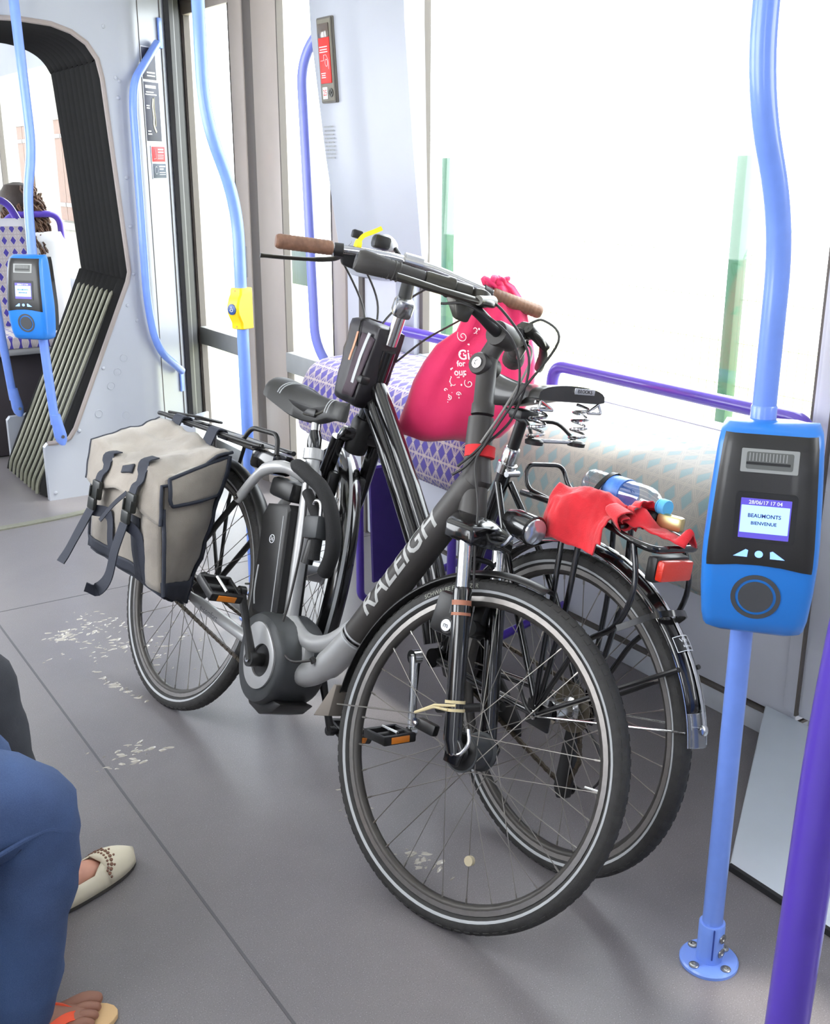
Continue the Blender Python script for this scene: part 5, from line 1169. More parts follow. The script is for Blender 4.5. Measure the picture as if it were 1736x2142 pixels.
SBo('stem_hinge', MB().rbox((0.768, 0, 1.118), (0.052, 0.050, 0.050), 0.012, Matrix.Rotation(R(-20), 3, 'Y')), M_chrome)
SBo('stem', MB().tube([V(0.772, 0, 1.12), V(0.785, 0, 1.225)], [0.0185, 0.0165], 16), M_satin)
SBo('bar_clamp', MB().lathe([(0.021, -0.024), (0.0215, 0.024)], 18, Matrix.Translation((0.788, 0, 1.232)) @ RX90), M_chrome)
bb_ = [V(0.742, 0.345, 1.190), V(0.748, 0.20, 1.212), V(0.778, 0.07, 1.230), V(0.788, 0, 1.232), V(0.778, -0.07, 1.230), V(0.748, -0.20, 1.212), V(0.742, -0.345, 1.200)]
SBo('handlebar', MB().tube(cr(bb_, 6), 0.0115, 14), M_chrome)
for s in (-1, 1):
    grip(bB, V(0.742, s * 0.352, 1.189 if s > 0 else 1.199), V(0.747, s * 0.212, 1.210), 0.0175, M_leather, SB)
    lv = [V(0.758, s * 0.185, 1.206), V(0.79, s * 0.195, 1.190), V(0.805, s * 0.245, 1.174), V(0.79, s * 0.32, 1.158), V(0.785, s * 0.375, 1.148)]
    SBo('brake_lever', MB().tube(cr(lv, 5), [0.009] * 10 + [0.007] * 10 + [0.0085], 10, flat=0.6), M_lever)
    lc = SBo('lever_clamp', MB().lathe([(0.0125, -0.012), (0.017, -0.011), (0.017, 0.011), (0.0125, 0.012)], 16, axM((0.750, s * 0.197, 1.210), (0.1, s, -0.15))), M_satin)
    SBo('shifter_pod', MB().loft([[V(0.77, s * 0.12, 1.215), V(0.81, s * 0.12, 1.215), V(0.81, s * 0.19, 1.215), V(0.77, s * 0.19, 1.215)], [V(0.78, s * 0.13, 1.175), V(0.80, s * 0.13, 1.175), V(0.80, s * 0.175, 1.18), V(0.78, s * 0.175, 1.18)]]), M_satin, bev=0.006)
# yellow tag knotted on the bar, silver lamp and computer mount
M_ytag = mat('tag_yellow', (246, 216, 26), 0.6)
SBo('tag', MB().lathe([(0.012, -0.007), (0.0155, -0.006), (0.0155, 0.006), (0.012, 0.007)], 14, axM((0.772, 0.15, 1.2335), (0.1, -1, 0))), M_ytag)
SBo('tag', MB().ribbon(cr([V(0.772, 0.15, 1.245), V(0.775, 0.14, 1.262), V(0.778, 0.118, 1.278), V(0.78, 0.10, 1.292)], 4), 0.011, 0.003, (-1, 0, 0.2)), M_ytag)
SBo('computer_mount', MB().rbox((0.79, 0.155, 1.262), (0.024, 0.026, 0.02), 0.004), M_satin)
lmp = SBo('front_lamp', MB().lathe([(0.008, -0.03), (0.018, -0.022), (0.022, 0.0), (0.023, 0.022), (0.020, 0.026), (0, 0.027)], 20, axM((0.845, 0.06, 1.262), (0.9, 0.2, 0.2))), mat('lamp_white', (226, 226, 228), 0.3))
MB().rbox((0.82, 0.085, 1.262), (0.05, 0.045, 0.035), 0.01).build('lamp_case', M_satin, lmp)
SBo('lamp_arm', MB().tube([V(0.79, 0.03, 1.235), V(0.83, 0.05, 1.262)], 0.006, 8), M_satin)
cab(bB, [(0.80, 0.155, 1.195), (0.87, 0.11, 1.20), (0.90, 0.04, 1.12), (0.86, 0.03, 1.02)], 0.003, M_cable, SB)
cab(bB, [(0.80, 0.20, 1.205), (0.90, 0.17, 1.21), (0.93, 0.07, 1.10), (0.87, 0.045, 0.98), (0.885, 0.03, 0.86)], 0.003, M_cable, SB)
cab(bB, [(0.80, -0.155, 1.195), (0.88, -0.11, 1.21), (0.91, -0.02, 1.12), (0.87, 0.03, 1.02), (0.88, 0.035, 0.85)], 0.003, M_cable, SB)
cab(bB, [(0.80, -0.20, 1.205), (0.86, -0.20, 1.15), (0.84, -0.10, 1.06), (0.82, -0.03, 0.98)], 0.0028, M_cable, SB)

# ================================================================== THINGS CARRIED ON THE BICYCLES
MA_, MBk = bA.matrix_basis.copy(), bB.matrix_basis.copy()
# ---------------------------------------------------------------- pannier on the front bicycle's rack
M_canvas = mat('canvas_grey', (150, 142, 132), 0.9, rgb2=(128, 121, 113), vscale=9, bump=0.5, bscale=420, sheen=0.2)
M_webb = mat('webbing_navy', (38, 42, 54), 0.75, bump=0.3, bscale=500)
M_buck = mat('buckle_black', (36, 38, 36), 0.4)
pan = thing('pannier_bag', 'worn grey canvas pannier with navy straps hanging on the front bicycle rack', 'bag', M=MA_)
C8 = {  # corners: (u rear/front, v bottom/top, w back/out)
 (0, 0, 0): V(-0.175, -0.082, 0.345), (1, 0, 0): V(0.115, -0.082, 0.325), (0, 1, 0): V(-0.265, -0.082, 0.752), (1, 1, 0): V(0.150, -0.082, 0.742),
 (0, 0, 1): V(-0.125, -0.262, 0.392), (1, 0, 1): V(0.262, -0.228, 0.366), (0, 1, 1): V(-0.232, -0.272, 0.642), (1, 1, 1): V(0.185, -0.268, 0.645)}
def tri(u, v, w):
    p = V(0, 0, 0)
    for (a, b, c), q in C8.items(): p += q * ((u if a else 1 - u) * (v if b else 1 - v) * (w if c else 1 - w))
    return p
def pbag(u, v, w, amp=1.0):
    p = tri(u, v, w); c = tri(0.5, 0.5, 0.5)
    su, sv, sw = math.sin(math.pi * u), math.sin(math.pi * v), math.sin(math.pi * w)
    off = V(0, 0, 0)
    off += V(0, -1, 0.1) * (0.020 * su * sv * w)                        # front bulges out
    off += V(1, 0, 0) * (0.022 * sv * sw * (1 if u > 0.5 else -1) * abs(2 * u - 1) ** 2)
    off += V(0, 0, 1) * ((-0.012) * su * sw * (1 if v > 0.5 else -1) * abs(2 * v - 1))
    nz = noise.noise(p * 14 + V(3, 1, 2)) * 0.011 + noise.noise(p * 38) * 0.004
    return p + off + (p - c).normalized() * nz * amp
def boxgrid(fn, n=12):
    mb = MB(); idx = {}
    def vid(u, v, w):
        k = (round(u, 4), round(v, 4), round(w, 4))
        if k not in idx: idx[k] = len(mb.v); mb.v.append(fn(u, v, w))
        return idx[k]
    G = [i / n for i in range(n + 1)]
    for i in range(n):
        for j in range(n):
            a, b, c, d = G[i], G[i + 1], G[j], G[j + 1]
            for s in (0.0, 1.0):
                mb.f.append((vid(s, a, c), vid(s, b, c), vid(s, b, d), vid(s, a, d)))
                mb.f.append((vid(a, s, c), vid(b, s, c), vid(b, s, d), vid(a, s, d)))
                mb.f.append((vid(a, c, s), vid(b, c, s), vid(b, d, s), vid(a, d, s)))
    return mb
boxgrid(pbag).build('body', M_canvas, pan, smooth=70)
def skin_patch(name, fn, nu, nv, m, th=0.004, par=pan):
    rows = [[fn(i / nu, j / nv) for i in range(nu + 1)] for j in range(nv + 1)]
    o = MB().loft(rows, cap=False, closed=False).build(name, m, par, smooth=70)
    md = o.modifiers.new('thick', 'SOLIDIFY'); md.thickness = th; md.offset = 0; return o
# lid: from the back edge over the top and down the front
def lid_pt(s, t):
    u = -0.02 + 1.04 * s
    if t < 0.62:
        w = t / 0.62; p = pbag(min(1, max(0, u)), 1.0, w, 0.6) + V(0, 0, 0.008)
        p += V(0, 0, 0.024 * noise.noise(V(u * 3.2, w * 2.5, 5.0)) + 0.012 * math.sin(u * 9 + w * 2) * w + 0.006 * noise.noise(V(u * 11, w * 8, 2.0)))
    else:
        q = (t - 0.62) / 0.38; dr = 0.30 + 0.06 * math.sin(u * 7.5 + 0.6) + 0.04 * u
        v = 1 - dr * q; p = pbag(min(1, max(0, u)), v, 1.0, 0.6) + V(0, -0.010 - 0.012 * q * (0.6 + 0.6 * noise.noise(V(u * 6, q * 2, 1))), 0.006 * (1 - q))
        p += V(0, 0, 0.024 * noise.noise(V(u * 3.2, 1.0 * 2.5, 5.0)) + 0.012 * math.sin(u * 9 + 2)) * (1 - q)
    if u < 0: p += V(-0.006, 0, 0)
    if u > 1: p += V(0.006, 0, 0)
    return p
skin_patch('lid', lid_pt, 22, 24, M_canvas)
# side flap towards the front of the bicycle, with navy binding
def side_pt(s, t):
    w = 0.06 + 0.90 * s; v = 0.995 - t * (0.26 - 0.03 * s)
    return pbag(1.0, v, w, 0.6) + V(0.010 + 0.004 * math.sin(math.pi * t), 0, 0.002)
skin_patch('side_flap', side_pt, 12, 8, M_canvas)
def rnd(s): return s
edge = [side_pt(0.0, k / 8) for k in range(7)] + [side_pt(0.03, 0.95)] + [side_pt(0.06 + 0.88 * k / 10, 1.0) for k in range(11)] + [side_pt(0.97, 0.95)] + [side_pt(1.0, k / 8) for k in range(6, -1, -1)] + [side_pt(1 - k / 10, 0.0) for k in range(11)]
MB().tube(edge, 0.0052, 8, closed=True).build('binding', M_webb, pan)
MB().tube([lid_pt(1.0, k / 24) + V(0.004, 0, 0) for k in range(25)], 0.0045, 8).build('binding', M_webb, pan)
MB().tube([lid_pt(0.0, k / 24) + V(-0.004, 0, 0) for k in range(25)], 0.0045, 8).build('binding', M_webb, pan)
MB().tube([pbag(1, k / 16, 1) + V(0.006, -0.006, 0) for k in range(13)], 0.0055, 8).build('binding', M_webb, pan)
MB().tube([pbag(1, k / 16, 0) + V(0.006, 0, 0) for k in range(17)], 0.006, 8).build('binding', M_webb, pan)
MB().tube([pbag(0, k / 16, 1) + V(-0.004, -0.004, 0) for k in range(13)], 0.004, 8).build('binding', M_webb, pan)
# navy base: bottom, low strip along front and side
skin_patch('base_panel', lambda s, t: pbag(s, 0.11 * t, 1.0) + V(0, -0.005, 0), 14, 4, M_webb)
skin_patch('base_panel', lambda s, t: pbag(1.0, (0.17 - 0.05 * s) * t, s) + V(0.006, 0, 0), 14, 4, M_webb)
skin_patch('base_panel', lambda s, t: pbag(s, 0.0, t) + V(0, 0, -0.005), 10, 10, M_webb)
skin_patch('pocket_tape', lambda s, t: pbag(0.66 + 0.10 * s, 0.02 + 0.55 * t, 1.0) + V(0, -0.006, 0), 3, 12, M_webb)
skin_patch('pocket_gusset', lambda s, t: pbag(0.78 + 0.2 * s, 0.02 + 0.60 * t, 1.0, 0.4) + V(0, -0.004 - 0.010 * math.sin(math.pi * s), 0), 6, 10, M_canvas)
skin_patch('lid_patch', lambda s, t: lid_pt(0.52 + 0.13 * s, 0.66 + 0.10 * t) + V(0, -0.006, 0.002), 4, 4, M_webb)
for i, (u, tail) in enumerate(((0.31, 0), (0.76, 1))):
    top = [lid_pt(u, t) + V(0, -0.004, 0.005) for t in (0.56, 0.62, 0.70, 0.80)]
    b0 = top[-1]; bk = b0 + V(0.004, -0.012, -0.058)
    MB().ribbon(cr(top + [b0 + V(0.002, -0.012, -0.016), bk + V(0, -0.003, 0.012)], 3), 0.034, 0.003, [V(0, -0.5, 0.8)] * 7 + [V(0, -1, 0.2)] * 9).build('strap', M_webb, pan)
    Mb = Matrix.Rotation(R(8), 3, 'X')
    bu = MB().rbox(bk, (0.046, 0.014, 0.050), 0.005, Mb).build('buckle', M_buck, pan)
    MB().rbox(bk + V(0, -0.004, -0.038), (0.040, 0.013, 0.034), 0.005, Mb).build('buckle_tongue', M_buck, bu)
    for s in (-1, 1): MB().rbox(bk + V(s * 0.021, -0.003, -0.008), (0.006, 0.016, 0.03), 0.002, Mb).build('buckle_prong', M_buck, bu)
    s0 = bk + V(0, 0, -0.055)
    low = [s0, pbag(u + 0.02, 0.42, 1) + V(0, -0.012, 0), pbag(u + 0.04, 0.2, 1) + V(0, -0.010, 0), pbag(u + 0.05, 0.03, 1) + V(0, -0.008, 0)]
    MB().ribbon(cr(low, 4), 0.030, 0.003, (0, -1, 0)).build('strap', M_webb, pan)
    if i == 0: tl_ = [s0 + V(0, -0.004, 0.0), s0 + V(0.004, -0.025, -0.07), s0 + V(0.010, -0.042, -0.120), s0 + V(0.012, -0.054, -0.150)]
    else: tl_ = [s0 + V(0, -0.004, 0), s0 + V(0.004, -0.012, -0.07), s0 + V(0.01, -0.014, -0.14), s0 + V(0.0, -0.03, -0.178), s0 + V(-0.015, -0.055, -0.178)]
    MB().ribbon(cr(tl_, 5), 0.034, 0.003, (0.15, -1, -0.4)).build('strap_tail', M_webb, pan)
    if i == 1: MB().ribbon(cr([bk + V(-0.02, -0.008, 0.02), bk + V(-0.05, -0.02, -0.02), bk + V(-0.07, -0.035, -0.07)], 5), 0.012, 0.002, (0.2, -1, 0)).build('strap_tail', M_webb, pan)
for x in (-0.18, 0.02):
    MB().ribbon(fillet([V(x, -0.088, 0.72), V(x, -0.075, 0.79), V(x, -0.045, 0.79), V(x, -0.040, 0.765)], 0.01, 4), 0.05, 0.004, (0, -1, 0.3)).build('rack_hook', M_webb, pan)

# ---------------------------------------------------------------- chain lock wound round the seat post
lk = thing('bicycle_lock', 'black sleeved chain lock wound below the front bicycle saddle', 'lock', M=MA_)
M_sleeve = mat('lock_sleeve', (20, 20, 21), 0.85, bump=0.5, bscale=300)
MB().tube(cr([V(0.355, -0.018, 0.762), V(0.395, -0.036, 0.768), V(0.45, -0.040, 0.757), V(0.51, -0.036, 0.738), V(0.556, -0.028, 0.695), V(0.582, -0.020, 0.64), V(0.584, -0.012, 0.59), V(0.560, 0.0, 0.545)], 6), 0.0185, 14).build('sleeve', M_sleeve, lk)
MB().tube(cr([V(0.455, -0.034, 0.715), V(0.50, -0.040, 0.69), V(0.535, -0.036, 0.65), V(0.545, -0.03, 0.57)], 5), 0.014, 12).build('sleeve', M_sleeve, lk)
MB().rbox((0.530, -0.036, 0.645), (0.058, 0.042, 0.056), 0.008, Matrix.Rotation(R(-12), 3, 'Y')).build('lock_body', M_grey, lk)
MB().tube(fillet([V(0.515, -0.040, 0.66), V(0.505, -0.046, 0.706), V(0.535, -0.046, 0.71), V(0.543, -0.040, 0.66)], 0.016), 0.005, 10).build('shackle', M_chrome, lk)
MB().lathe([(0.015, 0), (0.015, 0.055), (0.013, 0.06)], 14, axM((0.522, -0.030, 0.555), (0.05, 0, 1))).build('key_cylinder', M_satin, lk)

# ---------------------------------------------------------------- black pouch on the rear bicycle's head tube
pz = Vector((-0.10, -0.12, 0.985)).normalized(); pxx = V(1, 0, 0) - pz * pz.x; pxx.normalize(); pyy = pz.cross(pxx)
ph = thing('handlebar_pouch', 'black zipped pouch with grey piping strapped to the rear bicycle head tube', 'bag', M=MBk @ cols(pxx, pyy, pz, (0.878, 0.012, 0.958)))
M_pouch = mat('pouch_black', (40, 36, 40), 0.42, var=0.3, vscale=12, bump=0.15, bscale=60); M_pouchp = mat('pouch_plum', (72, 60, 68), 0.8, bump=0.3, bscale=300)
def pouch(u, v, w):
    x, y, z = (u - 0.5), (v - 0.5), (w - 0.5)
    k = 1.0 - 0.22 * max(0, z) ** 1.0 - 0.10 * max(0, -z)
    e = (abs(x) ** 5 + abs(y) ** 5 + abs(z) ** 5) ** 0.2 + 1e-6; m_ = max(abs(x), abs(y), abs(z)) / e
    p = V(x * 0.125 * (1.0 + 0.30 * z), y * 0.085, z * 0.215) * (0.55 + 0.45 * m_) * 1.04
    return p + p.normalized() * 0.004 * noise.noise(p * 30)
boxgrid(pouch, 10).build('body', M_pouch, ph, smooth=70)
skin_patch('side_panel', lambda s, t: pouch(0.10 + 0.42 * s - 0.10 * t, 1.0, 0.10 + 0.75 * t) + V(0, 0.004, 0), 8, 10, M_pouchp, par=ph)
MB().ribbon([pouch(0.18 + 0.06 * math.sin(k / 12 * 2), 1.0, 0.88 - 0.62 * k / 12) + V(0, 0.007, 0) for k in range(13)], 0.012, 0.002, (0, 1, 0)).build('grey_piping', M_refl, ph)
MB().tube([pouch(0.62, 0.3 + 0.7 * k / 8, 1.0) + V(0, 0, 0.003) for k in range(9)] + [pouch(0.62 - 0.12 * k / 8, 1.0, 0.98 - 0.30 * k / 8) + V(0, 0.004, 0) for k in range(9)], 0.0025, 6).build('zip', M_satin, ph)
for k in (0.84, 0.70): MB().ribbon([pouch(0.56, 1.0, k) + V(0, 0.006, 0), pouch(0.52, 1.0, k - 0.10) + V(0, 0.010, 0), pouch(0.50, 1.0, k - 0.20) + V(0, 0.012, 0)], 0.008, 0.002, (0, 1, 0)).build('zip_pull', mat('zip_copper', (206, 150, 120), 0.4, metal=0.6), ph)
MB().lathe([(0.029, -0.01), (0.031, -0.009), (0.031, 0.009), (0.029, 0.01)], 18, Matrix.Translation((-0.008, -0.01, -0.075)), closed=True).build('strap', M_webb, ph)
MB().rbox((-0.052, 0.035, -0.035), (0.03, 0.03, 0.022), 0.006).build('strap_end', M_satin, ph)

# ---------------------------------------------------------------- pink drawstring bag on the rear bicycle's handlebar
K = MBk @ V(0.652, -0.2, 1.203) + Vector((math.sin(TH), math.cos(TH), 0)) * 0.045
fwd = Vector((math.sin(TH), math.cos(TH), 0)); rgt = Vector((math.cos(TH), -math.sin(TH), 0))
def at_plane(px, py, p0=K, n=fwd):
    d = px_ray(px, py); o = V(0, 0, 1.442); return o + d * ((p0 - o).dot(n) / d.dot(n))
M_pink = mat('pink_fabric', (236, 44, 108), 0.75, rgb2=(222, 34, 92), vscale=6, bump=0.25, bscale=400, sheen=0.3)
pk = thing('pink_bag', 'bright pink cloth bag with white print tied to the rear bicycle handlebar', 'bag', loc=K)
lv_ = [(588, 1022, 1058, 0.012), (600, 1008, 1076, 0.026), (622, 990, 1092, 0.036), (650, 972, 1102, 0.045), (690, 954, 1110, 0.052), (722, 912, 1116, 0.060), (760, 886, 1120, 0.066), (800, 864, 1118, 0.070), (840, 850, 1106, 0.072), (872, 836, 1085, 0.070), (893, 830, 1066, 0.062), (908, 840, 1050, 0.048), (917, 866, 1020, 0.028), (920, 890, 990, 0.010)]
rings = []; info = []
for li, (py, xl, xr_, th_) in enumerate(lv_):
    a, b = at_plane(xl, py), at_plane(xr_, py); c_ = (a + b) / 2; h_ = (b - a).length / 2; info.append((py, c_, h_, th_))
    ring = []
    for k in range(56):
        an = 2 * math.pi * k / 56; cu, su_ = math.cos(an), math.sin(an)
        ex = abs(cu) ** 0.85 * (1 if cu >= 0 else -1); ey = abs(su_) ** 0.8 * (1 if su_ >= 0 else -1)
        fold = 1 + (0.20 * max(0, 1 - li / 8.0) + 0.045) * math.cos(an * 9 + li * 0.35) + 0.09 * math.cos(an * 5 + 1 + 0.1 * li) + 0.08 * noise.noise(V(math.cos(an) * 2, math.sin(an) * 2, li * 0.6))
        q = c_ + rgt * h_ * ex + fwd * th_ * ey * fold
        q += V(0, 0, 0.004 * math.cos(an * 4 + li)); ring.append(q - K)
    rings.append(ring)
MB().loft(rings).build('body', M_pink, pk, smooth=70)
mb = MB()
for k in range(5):
    an = k * 1.3; c_ = at_plane(1036, 588) - K
    mb.tube(cr([c_ + V(0, 0, -0.01), c_ + rgt * 0.03 * math.cos(an) + fwd * 0.02 * math.sin(an) + V(0, 0, 0.006), c_ + rgt * 0.02 * math.cos(an + 0.8) + fwd * 0.02 * math.sin(an + 1) + V(0, 0, -0.012), c_ + V(0, 0, -0.02)], 5), 0.011, 8, flat=0.6)
mb.tube(cr([at_plane(1018, 600) - K, at_plane(1030, 586) - K - fwd * 0.02, at_plane(1034, 581) - K, at_plane(1044, 592) - K - fwd * 0.02, at_plane(1050, 604) - K], 5), 0.009, 8)
mb.build('knot', M_pink, pk, smooth=70)
def on_pink(px, py, d=0.003):
    for (p0, c0, h0, t0), (p1, c1, h1, t1) in zip(info, info[1:]):
        if p0 <= py <= p1: q = (py - p0) / (p1 - p0); c_ = c0.lerp(c1, q); h_ = h0 + (h1 - h0) * q; t_ = t0 + (t1 - t0) * q; break
    s = at_plane(px, py); u = max(-0.98, min(0.98, (s - c_).dot(rgt) / h_))
    return c_ + rgt * (h_ * u) + V(0, 0, (s - c_).z) - fwd * (t_ * 1.13 * (1 - abs(u) ** 2.3) ** 0.45 + d) - K
M_pprint = mat('print_on_pink', (244, 226, 228), 0.7)
for tx, px_, py_, sz in (('Gi', 968, 734, 28), ('for', 962, 751, 16), ('our', 960, 768, 19), ('ur', 987, 744, 15)):
    text('bag_lettering', tx, sz, None, M_pprint, pk, fn=lambda p, px_=px_, py_=py_: on_pink(px_ + p.x * 0.9 - p.y * 0.1, py_ - p.y + p.x * -0.05), cuts=1, bold=0.4)
def swirl(cx, cy, r0, turns=1.5, ph_=0.0):
    return [on_pink(cx + r0 * (k / 24) * math.cos(ph_ + turns * 2 * math.pi * k / 24), cy + r0 * (k / 24) * math.sin(ph_ + turns * 2 * math.pi * k / 24)) for k in range(3, 25)]
for cx, cy, r0, tn, p_ in ((966, 698, 11, 1.6, 0), (978, 790, 10, 1.3, 2), (950, 790, 14, 0.5, 1), (930, 804, 4, 1.0, 0), (1012, 738, 12, 0.4, 4), (938, 818, 6, 1.2, 1), (990, 683, 8, 0.8, 3), (955, 812, 7, 0.7, 2)):
    MB().tube(swirl(cx, cy, r0, tn, p_), 0.0011, 5).build('bag_print', M_pprint, pk)
rs_ = random.Random(3); mb = MB()
for k in range(34):
    t = rs_.random(); cx = 990 - 55 * t + rs_.uniform(-16, 16); cy = 680 + 150 * t + rs_.uniform(-12, 12); r_ = rs_.uniform(0.8, 2.4)
    mb.add([on_pink(cx + r_ * math.cos(R(a)) * 0.8, cy + r_ * math.sin(R(a))) for a in range(0, 360, 45)], [tuple(range(8))])
o = mb.build('bag_print', M_pprint, pk, smooth=0); o['kind'] = 'stuff'

# ---------------------------------------------------------------- things on the rear bicycle's rack
bo = thing('water_bottle', 'clear plastic water bottle with pale blue cap lying on the rear rack', 'bottle', M=MBk @ axM((0.064, -0.036, 0.828), (-1, 0.05, 0.0)))
M_pet = glass('bottle_plastic', tint=(0.93, 0.95, 0.97), gloss=0.16, rough=0.05)
pr = [(0.018, 0.004), (0.026, 0.0), (0.030, 0.006)] + [(0.0315 - (0.0012 if k % 2 else 0), 0.012 + k * 0.008) for k in range(18)] + [(0.0305, 0.165), (0.027, 0.178), (0.020, 0.192), (0.0135, 0.202), (0.0125, 0.214)]
MB().lathe(pr, 28).build('body', M_pet, bo)
MB().lathe([(0.0322, 0.066), (0.0324, 0.067), (0.0324, 0.112), (0.0322, 0.113)], 28).build('label', mat('bottle_label', (92, 150, 224), 0.4, rgb2=(60, 112, 200), vscale=30), bo)
MB().lathe([(0.0150, 0.207), (0.0160, 0.208), (0.0160, 0.222), (0.0148, 0.224), (0, 0.2245)], 24).build('cap', mat('cap_blue', (92, 186, 244), 0.45), bo)
MB().lathe([(0.0138, 0.202), (0.0152, 0.203), (0.0152, 0.206)], 24).build('cap_ring', mat('cap_blue', (92, 186, 244), 0.45), bo)
es = thing('elastic_cord', 'black elastic strap holding the water bottle on the rack', 'strap', M=MBk)
MB().ribbon(cr([V(0.0, 0.030, 0.792), V(0.0, 0.004, 0.838), V(-0.004, -0.036, 0.8625), V(-0.006, -0.062, 0.825), V(-0.006, -0.068, 0.792)], 6), 0.012, 0.003, [V(0, 0.7, 0.7)] * 12 + [V(0, -0.7, 0.7)] * 13).build('band', M_satin, es)
M_cloth = mat('red_cloth', (222, 30, 44), 0.8, rgb2=(196, 20, 34), vscale=20, bump=0.35, bscale=350, sheen=0.3)
rc_ = thing('red_cloth', 'crumpled bright red cloth folded over the rear rack', 'cloth', M=MBk)
def cloth(s, t):
    x = 0.062 - 0.165 * s - 0.02 * t; prof_ = [V(0, 0.004, 0.812), V(0, 0.018, 0.828), V(0, 0.050, 0.836), V(0, 0.080, 0.816), V(0, 0.091, 0.780), V(0, 0.093, 0.742)]
    f = t * 5; i = min(4, int(f)); p = prof_[i].lerp(prof_[i + 1], f - i)
    bl__ = 0.55 + 0.45 * math.sin(math.pi * min(1, s * 1.2)); nz = 0.008 * math.sin(s * 8 + t * 7) * (1 - 0.5 * t) + 0.012 * noise.noise(V(s * 3.5, t * 3, 2)) + 0.003 * noise.noise(V(s * 14, t * 9, 4))
    z = p.z * 1.0 - (1 - bl__) * 0.03 + nz; hang = 0.030 * max(0, t - 0.6) * (1 if 0.12 < s < 0.9 else -0.8)
    return V(x, p.y + 0.010 + 0.6 * nz + 0.008 * math.sin(s * 6), z - hang)
skin_patch('main_fold', cloth, 40, 30, M_cloth, 0.003, rc_)
rows = []
for i in range(15):   # rolled end
    q = i / 14; c_ = V(-0.088 - 0.05 * q, 0.050 + 0.012 * q, 0.805 - 0.012 * q); row = []
    for k in range(26):
        a = 2 * math.pi * 1.6 * k / 25; r_ = (0.010 + 0.022 * k / 25) * (0.8 + 0.3 * q); row.append(c_ + V(0.004 * math.sin(3 * a), r_ * math.cos(a), r_ * 0.8 * math.sin(a)))
    rows.append(row)
o = MB().loft(rows, cap=False, closed=False).build('rolled_end', M_cloth, rc_, smooth=70); md = o.modifiers.new('thick', 'SOLIDIFY'); md.thickness = 0.0025
def ruff(s, t):
    a = 2 * math.pi * s; r_ = 0.020 + 0.012 * t + 0.006 * math.sin(a * 7) * t
    return V(-0.108 - 0.03 * t, 0.010 + r_ * math.cos(a), 0.812 + r_ * 0.75 * math.sin(a) + 0.003 * math.sin(a * 5))
skin_patch('ruffle', ruff, 42, 6, M_cloth, 0.002, rc_)
def tail(s, t):
    x = -0.10 - 0.145 * s; w_ = 0.040 * (1 - 0.55 * s) ; fold = 0.030 * max(0, math.sin(s * 9.0 - 0.8)) * (1 - abs(2 * t - 1))
    return V(x, 0.028 - 0.035 * s + (t - 0.5) * 2 * w_, 0.794 - 0.022 * s ** 2 + fold + 0.006 * noise.noise(V(s * 8, t * 4, 7)))
skin_patch('tail', tail, 30, 8, M_cloth, 0.003, rc_)
to = thing('pocket_lamp', 'small brass and black hand lamp half under the bottle cap', 'lamp', M=MBk @ axM((-0.105, -0.010, 0.803), (-1, -0.25, 0.0)))
MB().lathe([(0.011, 0), (0.013, 0.01), (0.013, 0.035), (0.010, 0.04)], 16).build('handle', M_satin, to)
MB().rbox((0, 0, 0.068), (0.022, 0.030, 0.055), 0.007).build('case', mat('brass', (196, 180, 130), 0.3, metal=0.8), to)

# ---------------------------------------------------------------- wet splashes on the floor
M_wet = mat('water_film_glint', (176, 170, 160), 0.04, spec=1.0)  # pale base colour stands in for glints on the water
rs_ = random.Random(11)
def splash(label, pts):
    mb = MB()
    for (cx, cy, sx, sy, n, ang) in pts:
        for _ in range(n):
            a = rs_.gauss(0, 1) * sx; b = rs_.gauss(0, 1) * sy; x = cx + a * math.cos(ang) - b * math.sin(ang); y = cy + a * math.sin(ang) + b * math.cos(ang)
            l = rs_.uniform(0.003, 0.013); w_ = l * rs_.uniform(0.2, 0.6); q = rs_.uniform(-0.9, 0.9) + ang; N = 9; top = []; bot = []; mid = []
            for k in range(N):
                t = 2 * math.pi * k / N; r_ = rs_.uniform(0.7, 1.3); u, v_ = l * r_ * math.cos(t), w_ * r_ * math.sin(t)
                bot.append(V(x + u * math.cos(q) - v_ * math.sin(q), y + u * math.sin(q) + v_ * math.cos(q), 0.0001)); mid.append(bot[-1].lerp(V(x, y, 0.0001), 0.35) + V(0, 0, 0.0012)); top.append(bot[-1].lerp(V(x, y, 0.0001), 0.75) + V(0, 0, 0.0018))
            mb.loft([bot, mid, top])
    return tag(mb.build('water_splash', M_wet, smooth=60), label, 'water', kind='stuff')
splash('wet splashes on the grey floor beside the rear wheel of the silver bicycle', [(0.84, 3.31, 0.035, 0.03, 46, 0.3), (0.96, 3.32, 0.05, 0.09, 60, 0.2), (0.93, 3.12, 0.06, 0.05, 40, 0.0), (0.86, 2.86, 0.006, 0.07, 34, 0.25), (1.05, 3.05, 0.08, 0.08, 40, 0), (0.75, 2.47, 0.05, 0.03, 34, 0)])
splash('wet marks on the floor seen through the front wheel spokes', [(1.13, 1.68, 0.02, 0.03, 26, 0), (1.12, 1.92, 0.02, 0.04, 14, 0)])

